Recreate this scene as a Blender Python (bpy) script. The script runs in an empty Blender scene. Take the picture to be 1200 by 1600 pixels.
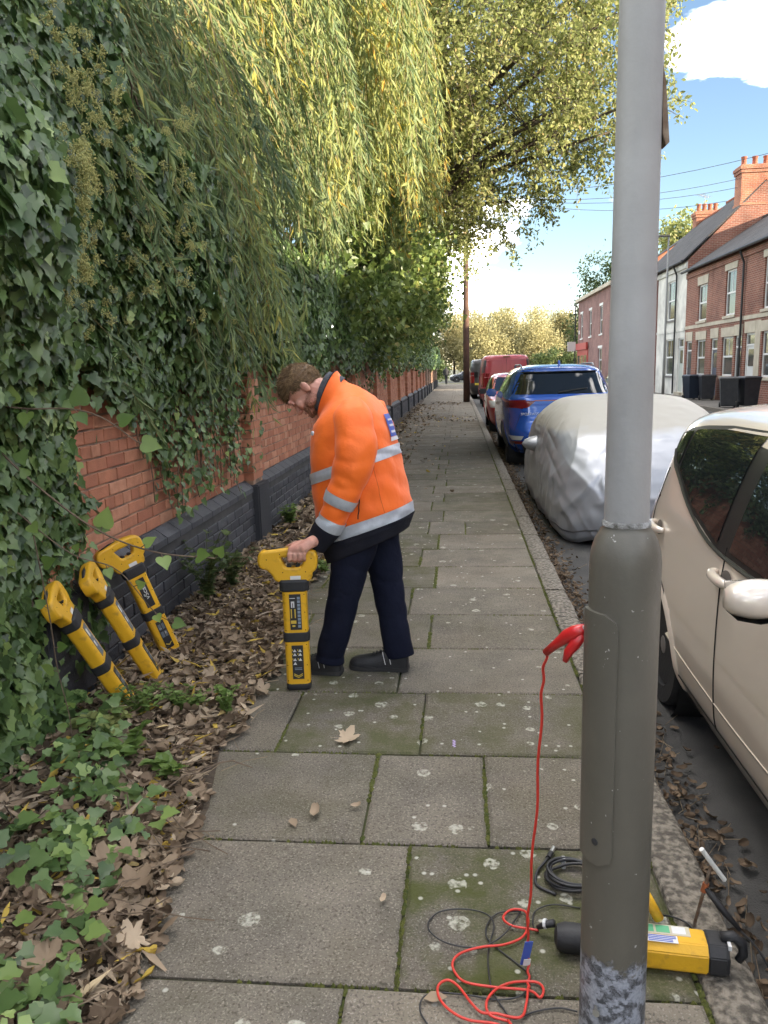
import bpy, bmesh, math, random
import numpy as np
from mathutils import Vector, Matrix, Euler, noise as mnoise
random.seed(7); RNG = np.random.default_rng(11)
SC = bpy.context.scene
COL = SC.collection
PI = math.pi

# ------------------------------------------------------------------ camera
cam_d = bpy.data.cameras.new('camera'); cam = bpy.data.objects.new('camera', cam_d); COL.objects.link(cam)
cam_d.sensor_fit = 'VERTICAL'; cam_d.sensor_height = 36.0; cam_d.lens = 27.0
cam_d.clip_start = 0.05; cam_d.clip_end = 2000
PITCH, YAW, ROLL = math.radians(10.467), math.radians(5.674), math.radians(1.6)
fw = Vector((-math.sin(YAW)*math.cos(PITCH), math.cos(YAW)*math.cos(PITCH), -math.sin(PITCH)))
rt = Vector((math.cos(YAW), math.sin(YAW), 0)); up = rt.cross(fw)
R_ = rt*math.cos(ROLL) - up*math.sin(ROLL); U_ = up*math.cos(ROLL) + rt*math.sin(ROLL)
cam.matrix_world = Matrix(((R_.x, U_.x, -fw.x, 0), (R_.y, U_.y, -fw.y, 0), (R_.z, U_.z, -fw.z, 1.55), (0, 0, 0, 1)))
SC.camera = cam

# ------------------------------------------------------------------ light
SUN_EL = math.radians(17.0)
SUN_TRAVEL = Vector((-math.sin(math.radians(64)), math.cos(math.radians(64)), 0))   # horizontal direction the light travels
to_sun = Vector((-SUN_TRAVEL.x*math.cos(SUN_EL), -SUN_TRAVEL.y*math.cos(SUN_EL), math.sin(SUN_EL)))
sd = bpy.data.lights.new('sun', 'SUN'); sd.energy = 2.8; sd.angle = math.radians(0.5); sd.color = (1.0, 0.86, 0.66)
sun = bpy.data.objects.new('sun', sd); COL.objects.link(sun)
sun.rotation_euler = to_sun.to_track_quat('Z', 'Y').to_euler(); sun.location = (20, -20, 30)
W = bpy.data.worlds.new('World'); SC.world = W; W.use_nodes = True
nt = W.node_tree; nt.nodes.clear()
def wn(t, **k):
    n = nt.nodes.new(t)
    for a, b in k.items(): setattr(n, a, b)
    return n
sky = wn('ShaderNodeTexSky', sky_type='NISHITA', sun_disc=False)
sky.sun_elevation = SUN_EL; sky.sun_rotation = math.atan2(to_sun.x, to_sun.y)
sky.air_density = 1.0; sky.dust_density = 0.0; sky.ozone_density = 1.6
tc = wn('ShaderNodeTexCoord'); mp = wn('ShaderNodeMapping'); mp.inputs['Scale'].default_value = (1.0, 1.0, 2.4)
mp.inputs['Location'].default_value = (4.7, 1.1, .435); mp.inputs['Rotation'].default_value = (0, 0, .375)
nz = wn('ShaderNodeTexNoise'); nz.inputs['Scale'].default_value = 2.6; nz.inputs['Detail'].default_value = 7; nz.inputs['Roughness'].default_value = 0.55
cr = wn('ShaderNodeValToRGB'); cr.color_ramp.elements[0].position = 0.525; cr.color_ramp.elements[1].position = 0.76
mx = wn('ShaderNodeMix', data_type='RGBA'); mx.inputs['B'].default_value = (94, 91, 88, 1)
bg = wn('ShaderNodeBackground'); bg.inputs['Strength'].default_value = 0.043
out = wn('ShaderNodeOutputWorld'); L = nt.links.new
L(tc.outputs['Generated'], mp.inputs['Vector']); L(mp.outputs['Vector'], nz.inputs['Vector']); L(nz.outputs['Fac'], cr.inputs['Fac'])
L(cr.outputs['Color'], mx.inputs['Factor']); L(sky.outputs['Color'], mx.inputs['A']); L(mx.outputs['Result'], bg.inputs['Color']); L(bg.outputs['Background'], out.inputs['Surface'])
SC.view_settings.view_transform = 'Standard'; SC.view_settings.look = 'None'; SC.view_settings.gamma = 1.0
SC.view_settings.exposure = 2.75; SC.view_settings.use_white_balance = True; SC.view_settings.white_balance_temperature = 6600; SC.view_settings.use_curve_mapping = False
SC.cycles.max_bounces = 8; SC.cycles.transparent_max_bounces = 8; SC.cycles.use_denoising = True

# ------------------------------------------------------------------ helpers
def tag(o, label=None, cat=None, group=None, kind=None):
    if label: o['label'] = label
    if cat: o['category'] = cat
    if group: o['group'] = group
    if kind: o['kind'] = kind
    return o
def empty(name, loc=(0, 0, 0), rz=0.0, label=None, cat=None, group=None):
    o = bpy.data.objects.new(name, None); COL.objects.link(o); o.location = loc; o.rotation_euler = (0, 0, rz); o.empty_display_size = 0.1
    return tag(o, label, cat, group)
def link(name, me, mat=None, parent=None):
    o = bpy.data.objects.new(name, me); COL.objects.link(o)
    if mat is not None and len(me.materials) == 0: me.materials.append(mat)
    if parent is not None: o.parent = parent
    return o
class MB:
    def __init__(s): s.v = []; s.f = []
    def add(s, vs, fs):
        b = len(s.v); s.v += [tuple(map(float, p)) for p in vs]; s.f += [tuple(b+i for i in q) for q in fs]; return s
    def box(s, c, d, rot=None):
        x, y, z = [k/2 for k in d]
        vs = [Vector((i*x, j*y, k*z)) for i in (-1, 1) for j in (-1, 1) for k in (-1, 1)]
        if rot is not None:
            m = rot if isinstance(rot, Matrix) else Euler(rot).to_matrix()
            vs = [m @ p for p in vs]
        return s.add([p+Vector(c) for p in vs], [(0,1,3,2),(4,6,7,5),(0,4,5,1),(2,3,7,6),(0,2,6,4),(1,5,7,3)])
    def bb(s, x0, x1, y0, y1, z0, z1): return s.box(((x0+x1)/2, (y0+y1)/2, (z0+z1)/2), (abs(x1-x0), abs(y1-y0), abs(z1-z0)))
    def rings(s, rs, cap=True, close=True):
        n = len(rs[0]); b = len(s.v)
        for r in rs: s.v += [tuple(map(float, p)) for p in r]
        m = n if close else n-1
        for i in range(len(rs)-1):
            for j in range(m): s.f.append((b+i*n+j, b+i*n+(j+1) % n, b+(i+1)*n+(j+1) % n, b+(i+1)*n+j))
        if cap:
            s.f.append(tuple(b+j for j in range(n))[::-1]); s.f.append(tuple(b+(len(rs)-1)*n+j for j in range(n)))
        return s
    def tube(s, path, rad, n=8, cap=True):
        path = [Vector(p) for p in path]; rs = []
        if not hasattr(rad, '__len__'): rad = [rad]*len(path)
        ref = None
        for i, p in enumerate(path):
            t = (path[min(i+1, len(path)-1)]-path[max(i-1, 0)]).normalized()
            if ref is None: ref = Vector((0, 0, 1)) if abs(t.z) < .9 else Vector((1, 0, 0))
            a = (ref - t*ref.dot(t)).normalized(); bvec = t.cross(a); ref = a
            rs.append([p + (a*math.cos(k*2*PI/n) + bvec*math.sin(k*2*PI/n))*rad[i] for k in range(n)])
        return s.rings(rs, cap)
    def lathe(s, prof, c=(0, 0, 0), n=24, cap=True):
        return s.rings([[(c[0]+r*math.cos(k*2*PI/n), c[1]+r*math.sin(k*2*PI/n), c[2]+z) for k in range(n)] for r, z in prof], cap)
    def prism(s, poly, axis, lo, hi):
        def P(a, b, t): return {'x': (t, a, b), 'y': (a, t, b), 'z': (a, b, t)}[axis]
        n = len(poly); vs = [P(a, b, lo) for a, b in poly]+[P(a, b, hi) for a, b in poly]
        return s.add(vs, [tuple(range(n))[::-1], tuple(range(n, 2*n))]+[(i, (i+1) % n, n+(i+1) % n, n+i) for i in range(n)])
    def grid(s, pts):
        nu, nv = len(pts), len(pts[0]); b = len(s.v)
        for r in pts: s.v += [tuple(map(float, p)) for p in r]
        for i in range(nu-1):
            for j in range(nv-1): s.f.append((b+i*nv+j, b+i*nv+j+1, b+(i+1)*nv+j+1, b+(i+1)*nv+j))
        return s
    def mesh(s, name, smooth=False, bevel=0, seg=2, fix=True):
        me = bpy.data.meshes.new(name); me.from_pydata(s.v, [], s.f)
        if fix or bevel:
            bm = bmesh.new(); bm.from_mesh(me)
            bmesh.ops.recalc_face_normals(bm, faces=bm.faces)
            if bevel:
                es = [e for e in bm.edges if len(e.link_faces) == 2 and e.calc_face_angle(0) > 0.5]
                bmesh.ops.bevel(bm, geom=es, offset=bevel, segments=seg, affect='EDGES', clamp_overlap=True)
            bm.to_mesh(me); bm.free()
        if smooth is True: me.shade_smooth()
        elif smooth: me.shade_smooth(); me.set_sharp_from_angle(angle=smooth)
        return me
    def build(s, name, mat, parent=None, smooth=False, bevel=0, seg=2):
        return link(name, s.mesh(name, smooth, bevel, seg), mat, parent)
def crom(pts, n):
    """Catmull-Rom through control rows -> n rows (numpy)."""
    P = np.asarray(pts, float); m = len(P); P = np.vstack([2*P[0]-P[1], P, 2*P[-1]-P[-2]])
    t = np.linspace(0, m-1-1e-9, n); i = t.astype(int); u = (t-i)[:, None]
    a, b, c, d = P[i], P[i+1], P[i+2], P[i+3]
    return .5*((2*b)+(-a+c)*u+(2*a-5*b+4*c-d)*u*u+(-a+3*b-3*c+d)*u**3)
def sub(n): return n.node_tree.nodes, n.node_tree.links.new
_M = {}
def nodes(name):
    m = bpy.data.materials.new(name); m.use_nodes = True
    return m, m.node_tree.nodes, m.node_tree.links.new, m.node_tree.nodes['Principled BSDF']
def rgb(c): return (c[0], c[1], c[2], 1)
def mat(name, c, rough=.6, c2=None, scale=8, detail=4, bump=0, bscale=40, metal=0, coat=0, spec=.5, lo=.35, hi=.65, coords='Object', emit=None, sheen=0, sss=0, bdist=.01):
    """plain surface: base colour with a noise blend to a second colour, and noise relief"""
    if name in _M: return _M[name]
    m, N, K, b = nodes(name); _M[name] = m
    b.inputs['Base Color'].default_value = rgb(c); b.inputs['Roughness'].default_value = rough; b.inputs['Metallic'].default_value = metal
    b.inputs['Coat Weight'].default_value = coat; b.inputs['Coat Roughness'].default_value = .04; b.inputs['Specular IOR Level'].default_value = spec
    if sheen: b.inputs['Sheen Weight'].default_value = sheen
    if sss: b.inputs['Subsurface Weight'].default_value = sss; b.inputs['Subsurface Radius'].default_value = (.012, .005, .003)
    t = N.new('ShaderNodeTexCoord')
    if c2 is not None:
        n = N.new('ShaderNodeTexNoise'); n.inputs['Scale'].default_value = scale; n.inputs['Detail'].default_value = detail
        r = N.new('ShaderNodeMapRange'); r.inputs['From Min'].default_value = lo; r.inputs['From Max'].default_value = hi
        x = N.new('ShaderNodeMix'); x.data_type = 'RGBA'; x.inputs['A'].default_value = rgb(c); x.inputs['B'].default_value = rgb(c2)
        K(t.outputs[coords], n.inputs['Vector']); K(n.outputs['Fac'], r.inputs['Value']); K(r.outputs['Result'], x.inputs['Factor']); K(x.outputs['Result'], b.inputs['Base Color'])
    if bump:
        n = N.new('ShaderNodeTexNoise'); n.inputs['Scale'].default_value = bscale; n.inputs['Detail'].default_value = 5
        p = N.new('ShaderNodeBump'); p.inputs['Strength'].default_value = bump; p.inputs['Distance'].default_value = bdist
        K(t.outputs[coords], n.inputs['Vector']); K(n.outputs['Fac'], p.inputs['Height']); K(p.outputs['Normal'], b.inputs['Normal'])
    if emit: b.inputs['Emission Color'].default_value = rgb(emit[0]); b.inputs['Emission Strength'].default_value = emit[1]
    return m
def leafmat(name, ramp, trans=.35, rough=.45, spec=.4):
    m, N, K, b = nodes(name); _M[name] = m
    a = N.new('ShaderNodeAttribute'); a.attribute_name = 'var'
    r = N.new('ShaderNodeValToRGB'); e = r.color_ramp.elements
    while len(e) < len(ramp): e.new(.5)
    for i, (p, c) in enumerate(ramp): e[i].position = p; e[i].color = rgb(c)
    K(a.outputs['Fac'], r.inputs['Fac']); K(r.outputs['Color'], b.inputs['Base Color'])
    b.inputs['Roughness'].default_value = rough; b.inputs['Specular IOR Level'].default_value = spec
    tr = N.new('ShaderNodeBsdfTranslucent'); K(r.outputs['Color'], tr.inputs['Color'])
    x = N.new('ShaderNodeMixShader'); x.inputs['Fac'].default_value = trans
    o = N['Material Output']; K(b.outputs['BSDF'], x.inputs[1]); K(tr.outputs['BSDF'], x.inputs[2]); K(x.outputs['Shader'], o.inputs['Surface'])
    return m
def fnoise(seed, k=6, f=1.0):
    r = np.random.default_rng(seed); A = r.normal(size=(k, 3)); A /= np.linalg.norm(A, axis=1)[:, None]; fr = f*(1.0+1.6*r.random(k)); ph = r.random(k)*6.28
    def g(P):
        P = np.atleast_2d(P); return np.sin((P @ (A*fr[:, None]).T)+ph).sum(1)/k*1.7
    return g
def unit(v): return v/np.maximum(np.linalg.norm(v, axis=-1, keepdims=True), 1e-9)
def scatter_mesh(name, tv, tf, P, D, Nn, S, var=None, W=None):
    """tv template verts (tip along +y, normal +z); P positions, D tip directions, Nn normals, S sizes, W widths factor"""
    P = np.asarray(P, float); n = len(P); tv = np.asarray(tv, float)
    D = unit(np.asarray(D, float)); X = unit(np.cross(D, Nn)); Z = np.cross(X, D)
    S = np.broadcast_to(np.asarray(S, float), (n,)); w = S if W is None else S*np.broadcast_to(W, (n,))
    V = P[:, None, :] + tv[None, :, 0:1]*w[:, None, None]*X[:, None, :] + tv[None, :, 1:2]*S[:, None, None]*D[:, None, :] + tv[None, :, 2:3]*S[:, None, None]*Z[:, None, :]
    nv = len(tv); V = V.reshape(-1, 3); sizes = np.array([len(q) for q in tf]); flat = np.concatenate([np.array(q) for q in tf])
    me = bpy.data.meshes.new(name); me.vertices.add(len(V)); me.vertices.foreach_set('co', V.astype(np.float32).ravel())
    loops = (flat[None, :] + (np.arange(n)*nv)[:, None]).ravel(); me.loops.add(len(loops)); me.loops.foreach_set('vertex_index', loops.astype(np.int32))
    ls = np.tile(sizes, n); st = np.concatenate([[0], np.cumsum(ls)[:-1]]); me.polygons.add(len(ls)); me.polygons.foreach_set('loop_start', st.astype(np.int32))
    me.update(calc_edges=True)
    if var is None: var = RNG.random(n)
    at = me.attributes.new('var', 'FLOAT', 'POINT'); at.data.foreach_set('value', np.repeat(np.asarray(var, np.float32), nv))
    me.shade_smooth()
    return me
def scatter(name, tmpl, P, D, Nn, S, m, parent=None, var=None, W=None):
    return link(name, scatter_mesh(name, tmpl[0], tmpl[1], P, D, Nn, S, var, W), m, parent)
def text(name, s, loc, rot, size, m, parent=None, align='CENTER', ext=.0006):
    cu = bpy.data.curves.new(name, 'FONT'); cu.body = s; cu.size = size; cu.align_x = align; cu.align_y = 'CENTER'; cu.extrude = ext
    tmp = bpy.data.objects.new('tmp', cu); COL.objects.link(tmp); bpy.context.view_layer.update()
    me = bpy.data.meshes.new_from_object(tmp.evaluated_get(bpy.context.evaluated_depsgraph_get())); bpy.data.objects.remove(tmp)
    me.name = name; me.materials.clear(); me.materials.append(m); o = bpy.data.objects.new(name, me); COL.objects.link(o); o.location = loc; o.rotation_euler = rot
    if parent is not None: o.parent = parent
    return o
def copy_tree(o, parent=None):
    c = o.copy(); COL.objects.link(c); c.parent = parent
    for ch in [k for k in bpy.data.objects if k.parent == o]: copy_tree(ch, c)
    return c

# leaf templates : tip along +y, unit length
def ivy_leaf():
    o = [(0, 0, 0), (.30, -.10, .02), (.50, .18, .05), (.33, .36, .03), (.35, .57, .05), (.19, .68, .02), (0, 1, -.06)]
    v = [(0, .02, 0), (0, .42, -.03)] + [o[1], o[2], o[3], o[4], o[5], o[6]] + [(-x, y, z) for x, y, z in o[5:0:-1]]
    ring = list(range(2, 13)); f = [(0, 2, 3), (0, 3, 1), (1, 3, 4), (1, 4, 5), (1, 5, 6), (1, 6, 7), (1, 7, 8), (1, 8, 9), (1, 9, 10), (1, 10, 11), (0, 1, 11), (0, 11, 12)]
    return v, f
def heart_leaf():
    o = [(.16, -.06, .03), (.34, -.03, .06), (.46, .12, .08), (.47, .30, .07), (.38, .50, .06), (.24, .70, .03), (.10, .88, -.01)]
    v = [(0, 0, 0)]+o+[(0, 1.04, -.06)]+[(-x, y, z) for x, y, z in o[::-1]]+[(0, .35, -.02), (0, .7, -.03)]
    n = len(v); c, d = n-2, n-1
    return v, [(0, 1, 2, c), (c, 2, 3, 4), (c, 4, 5, d), (d, 5, 6), (d, 6, 7, 8), (d, 8, 9, 10), (d, 10, 11), (c, d, 11, 12), (c, 12, 13, 14), (0, c, 14, 15)]
def oval_leaf():
    v = [(0, 0, 0), (.26, .35, .05), (.2, .7, .03), (0, 1, -.06), (-.2, .7, .03), (-.26, .35, .05)]
    return v, [(0, 1, 2, 3), (0, 3, 4, 5)]
def willow_leaf():
    v = [(0, 0, 0), (.5, .35, .03), (0, 1, -.08), (-.5, .35, .03)]
    return v, [(0, 1, 2), (0, 2, 3)]
def curl_leaf(seed=0, cl=1.0):
    r = random.Random(seed); v = []; f = []; nl, nw = 6, 4; ax = r.uniform(.5, 1.3)*cl; bw = r.uniform(.4, 1.1)*cl
    for i in range(nl+1):
        t = i/nl; w = .30*math.sin(PI*(.06+.90*t))**.75*(1+r.uniform(-.18, .18))
        for j in range(nw+1):
            u = j/nw*2-1; a = (t-.4)*ax*1.6
            v.append((w*u*(1-.12*bw*abs(u)), .4+math.sin(a)/(ax*1.6)+r.uniform(-.012, .012), (1-math.cos(a))/(ax*1.6)*.9+bw*.34*w*u*u*2.2+r.uniform(-.018, .018)+.05*math.sin(u*2+t*4)*w*3))
    for i in range(nl):
        for j in range(nw): f.append((i*(nw+1)+j, i*(nw+1)+j+1, (i+1)*(nw+1)+j+1, (i+1)*(nw+1)+j))
    return v, f
def plane_leaf():
    r = random.Random(4); out = []; n = 40
    for k in range(n):
        a = -PI/2+2*PI*k/n; lob = abs(math.cos(2.5*(a-PI/2)))**.8; rr = (.30+.27*lob)*(1+.10*(k % 2))*(.62 if math.sin(a) < -.75 else 1)*(1+r.uniform(-.07, .07))
        out.append((rr*math.cos(a)*1.05, .42+rr*math.sin(a)))
    v = [(0, .36, 0)]; f = []
    for q in (.55, 1.0):
        for k, (x, y) in enumerate(out): xx, yy = x*q, .36+(y-.36)*q; v.append((xx, yy, .55*xx*xx*q+.22*(yy-.4)**2+.05*math.sin(5*xx+7*yy)*q+r.uniform(-.02, .03)*q))
    f += [(0, 1+k, 1+(k+1) % n) for k in range(n)]+[(1+k, 1+n+k, 1+n+(k+1) % n, 1+(k+1) % n) for k in range(n)]
    b = len(v); v += [(-.008, .05, .0), (.008, .05, .0), (.006, -.3, .05), (-.006, -.3, .05)]; f.append((b, b+1, b+2, b+3))
    return v, f
IVY, HEART, OVAL, WILLOW, CURL, PLANE = ivy_leaf(), heart_leaf(), oval_leaf(), willow_leaf(), curl_leaf(), plane_leaf()

# ------------------------------------------------------------------ materials
def slab_material():
    m, N, K, b = nodes('slab_concrete')
    t = N.new('ShaderNodeTexCoord'); g = N.new('ShaderNodeNewGeometry')
    def noi(sc, det=5, rg=.6, vec=g.outputs['Position']):
        n = N.new('ShaderNodeTexNoise'); n.inputs['Scale'].default_value = sc; n.inputs['Detail'].default_value = det; n.inputs['Roughness'].default_value = rg; K(vec, n.inputs['Vector']); return n.outputs['Fac']
    def rng(v, a, bb, lo=0., hi=1.):
        n = N.new('ShaderNodeMapRange'); n.inputs[1].default_value = a; n.inputs[2].default_value = bb; n.inputs[3].default_value = lo; n.inputs[4].default_value = hi; K(v, n.inputs[0]); return n.outputs[0]
    def mixc(fac, A, B):
        n = N.new('ShaderNodeMix'); n.data_type = 'RGBA'
        if isinstance(fac, float): n.inputs['Factor'].default_value = fac
        else: K(fac, n.inputs['Factor'])
        for k, c in (('A', A), ('B', B)):
            if isinstance(c, tuple): n.inputs[k].default_value = rgb(c)
            else: K(c, n.inputs[k])
        return n.outputs['Result']
    def mth(op, a, bb):
        n = N.new('ShaderNodeMath'); n.operation = op
        for i, c in enumerate((a, bb)):
            if isinstance(c, (int, float)): n.inputs[i].default_value = c
            else: K(c, n.inputs[i])
        return n.outputs[0]
    def attr(nm):
        n = N.new('ShaderNodeAttribute'); n.attribute_type = 'OBJECT'; n.attribute_name = nm; return n.outputs['Fac']
    tone, moss, lich = attr('tone'), attr('moss'), attr('lichen')
    base = mixc(tone, (.10, .086, .07), (.235, .205, .165))
    base = mixc(rng(noi(3.5), .35, .7, 0, .75), base, (.085, .077, .062))
    base = mixc(rng(noi(1.1, 3), .45, .7, 0, .5), base, (.15, .118, .085))
    grit = noi(170, 2, .5); base = mixc(rng(grit, .55, .70, 0, .5), base, (.38, .345, .29))
    base = mixc(rng(noi(110, 2), .34, .46, .55, 0), base, (.028, .024, .019))
    mo = mth('MULTIPLY', rng(noi(4.5, 6, .65), .38, .62), moss); base = mixc(mo, base, (.055, .062, .016))
    # lichen: pale round crusts
    v = N.new('ShaderNodeTexVoronoi'); v.voronoi_dimensions = '2D'; v.feature = 'F1'; v.inputs['Scale'].default_value = 8.5; v.inputs['Randomness'].default_value = 1.0
    wob = N.new('ShaderNodeTexNoise'); wob.inputs['Scale'].default_value = 32; K(g.outputs['Position'], wob.inputs['Vector'])
    mixv = N.new('ShaderNodeMix'); mixv.data_type = 'VECTOR'; mixv.inputs['Factor'].default_value = .022; K(g.outputs['Position'], mixv.inputs['A']); K(wob.outputs['Color'], mixv.inputs['B']); K(mixv.outputs['Result'], v.inputs['Vector'])
    sep = N.new('ShaderNodeSeparateColor'); K(v.outputs['Color'], sep.inputs['Color'])
    rad = rng(sep.outputs[0], .0, 1., .02, .27); pick = mth('LESS_THAN', sep.outputs[1], mth('ADD', lich, .02))
    spot = mth('MULTIPLY', rng(mth('SUBTRACT', rad, v.outputs['Distance']), 0, .03), pick)
    spot = mth('MULTIPLY', spot, rng(noi(48, 5), .40, .58, .0, 1.)); base = mixc(mth('MULTIPLY', spot, .72), base, (.46, .455, .38))
    v2 = N.new('ShaderNodeTexVoronoi'); v2.voronoi_dimensions = '2D'; v2.inputs['Scale'].default_value = 26; K(g.outputs['Position'], v2.inputs['Vector'])
    s2 = N.new('ShaderNodeSeparateColor'); K(v2.outputs['Color'], s2.inputs['Color'])
    sp2 = mth('MULTIPLY', rng(v2.outputs['Distance'], .12, .24, 1, 0), mth('LESS_THAN', s2.outputs[1], mth('MULTIPLY', lich, .16))); base = mixc(mth('MULTIPLY', sp2, .7), base, (.48, .47, .41))
    K(base, b.inputs['Base Color']); b.inputs['Roughness'].default_value = .9; b.inputs['Specular IOR Level'].default_value = .25
    bp = N.new('ShaderNodeBump'); bp.inputs['Strength'].default_value = .9; bp.inputs['Distance'].default_value = .008
    h = mth('ADD', mth('MULTIPLY', noi(120, 3), .6), noi(9, 4)); K(h, bp.inputs['Height']); K(bp.outputs['Normal'], b.inputs['Normal'])
    return m
M_SLAB = slab_material()
M_KERB = mat('kerb_stone', (.25, .22, .178), .9, (.085, .074, .060), 42, 8, 1, 55, bdist=.02, lo=.40, hi=.60)
M_JOINT = mat('joint_dirt', (.03, .026, .018), .95, (.05, .06, .012), 5, 5, .6, 60)
M_MOSS = mat('moss', (.05, .065, .010), .95, (.10, .105, .018), 40, 4, 1, 160)
M_SOIL = mat('soil', (.042, .030, .020), .98, (.075, .055, .036), 7, 7, 1, 45, bdist=.02)
M_ROAD = mat('asphalt', (.040, .039, .038), .88, (.070, .067, .062), 3, 8, .9, 160, bdist=.006)
def brickmat(name, c1, c2, c3, rough=.85):
    m, N, K, b = nodes(name); _M[name] = m
    a = N.new('ShaderNodeAttribute'); a.attribute_type = 'OBJECT'; a.attribute_name = 'tone'
    a2 = N.new('ShaderNodeAttribute'); a2.attribute_name = 'var'
    ad = N.new('ShaderNodeMath'); ad.operation = 'ADD'; K(a.outputs['Fac'], ad.inputs[0]); K(a2.outputs['Fac'], ad.inputs[1])
    r = N.new('ShaderNodeValToRGB'); e = r.color_ramp.elements; e.new(.5)
    for i, c in enumerate((c1, c2, c3)): e[i].position = (0, .55, 1)[i]; e[i].color = rgb(c)
    g = N.new('ShaderNodeNewGeometry'); n = N.new('ShaderNodeTexNoise'); n.inputs['Scale'].default_value = 16; n.inputs['Detail'].default_value = 6; K(g.outputs['Position'], n.inputs['Vector'])
    mr = N.new('ShaderNodeMapRange'); mr.inputs[1].default_value = .35; mr.inputs[2].default_value = .75; mr.inputs[4].default_value = .6; K(n.outputs['Fac'], mr.inputs[0])
    x = N.new('ShaderNodeMix'); x.data_type = 'RGBA'; x.inputs['B'].default_value = rgb(tuple(k*.55 for k in c2)); K(mr.outputs[0], x.inputs['Factor']); K(ad.outputs[0], r.inputs['Fac']); K(r.outputs['Color'], x.inputs['A'])
    K(x.outputs['Result'], b.inputs['Base Color']); b.inputs['Roughness'].default_value = rough
    bp = N.new('ShaderNodeBump'); bp.inputs['Strength'].default_value = .7; bp.inputs['Distance'].default_value = .004
    n2 = N.new('ShaderNodeTexNoise'); n2.inputs['Scale'].default_value = 110; n2.inputs['Detail'].default_value = 4; K(g.outputs['Position'], n2.inputs['Vector']); K(n2.outputs['Fac'], bp.inputs['Height']); K(bp.outputs['Normal'], b.inputs['Normal'])
    return m
M_RED = brickmat('red_brick', (.32, .115, .065), (.44, .18, .10), (.50, .27, .17))
M_BLUE = brickmat('blue_brick', (.030, .031, .037), (.052, .054, .063), (.085, .088, .098), .6)
M_MORTAR = mat('mortar', (.36, .22, .145), .95, (.12, .09, .07), 9, 5, .5, 60)
M_MORTAR_D = mat('dark_mortar', (.055, .053, .052), .95, (.03, .03, .03), 9)
def housebrick(name, c1, c2, mortar=(.33, .26, .2)):
    m, N, K, b = nodes(name); _M[name] = m
    g = N.new('ShaderNodeNewGeometry'); mp = N.new('ShaderNodeMapping'); sp = N.new('ShaderNodeSeparateXYZ'); cb = N.new('ShaderNodeCombineXYZ')
    K(g.outputs['Position'], sp.inputs[0]); ad = N.new('ShaderNodeMath'); K(sp.outputs[0], ad.inputs[0]); K(sp.outputs[1], ad.inputs[1]); K(ad.outputs[0], cb.inputs[0]); K(sp.outputs[2], cb.inputs[1])
    br = N.new('ShaderNodeTexBrick'); br.inputs['Scale'].default_value = 1; br.inputs['Brick Width'].default_value = .225; br.inputs['Row Height'].default_value = .075; br.inputs['Mortar Size'].default_value = .008; br.inputs['Bias'].default_value = 0
    br.inputs['Color1'].default_value = rgb(c1); br.inputs['Color2'].default_value = rgb(c2); br.inputs['Mortar'].default_value = rgb(mortar); K(cb.outputs[0], br.inputs['Vector'])
    n = N.new('ShaderNodeTexNoise'); n.inputs['Scale'].default_value = 1.3; n.inputs['Detail'].default_value = 6; K(g.outputs['Position'], n.inputs['Vector'])
    x = N.new('ShaderNodeMix'); x.data_type = 'RGBA'; x.blend_type = 'MULTIPLY'; x.inputs['B'].default_value = (.55, .5, .5, 1); mr = N.new('ShaderNodeMapRange'); mr.inputs[1].default_value = .4; mr.inputs[2].default_value = .75
    K(n.outputs['Fac'], mr.inputs[0]); K(mr.outputs[0], x.inputs['Factor']); K(br.outputs['Color'], x.inputs['A']); K(x.outputs['Result'], b.inputs['Base Color']); b.inputs['Roughness'].default_value = .9
    bp = N.new('ShaderNodeBump'); bp.inputs['Strength'].default_value = .5; bp.inputs['Distance'].default_value = .01; bp.invert = True; K(br.outputs['Fac'], bp.inputs['Height']); K(bp.outputs['Normal'], b.inputs['Normal'])
    return m

# ------------------------------------------------------------------ ground, road, pavement
WALL_Y0, WALL_Y1 = -6.0, 72.0
def sheet(name, x0, x1, y0, y1, z, m, parent=None, nx=1, ny=1):
    b = MB(); b.grid([[(x0+(x1-x0)*i/nx, y0+(y1-y0)*j/ny, z) for j in range(ny+1)] for i in range(nx+1)])
    return b.build(name, m, parent)
tag(sheet('ground', -500, 500, -300, 900, -.32, mat('far_ground', (.09, .085, .05), .95, (.05, .06, .03), .2)), kind='structure')
tag(sheet('road', .76, 8.5, -30, 84, -.125, M_ROAD), kind='structure')
crossroad = tag(sheet('cross_road', -60, 80, 84.0, 93, -.03, M_ROAD), kind='structure')
pave = MB().bb(-2.4, .592, -30, 84, -.30, -.016).build('pavement', M_JOINT); tag(pave, kind='structure')
pv = MB(); far_pave = MB().bb(8.65, 10.6, -30, 84, -.3, 0.0).build('opposite_pavement', mat('far_paving', (.13, .12, .105), .9, (.08, .075, .065), 1.2, 6, .5, 30)); tag(far_pave, kind='structure')
fk = MB().bb(8.5, 8.648, -30, 84, -.3, .005).build('opposite_kerb', M_KERB); tag(fk, kind='structure')
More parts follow.
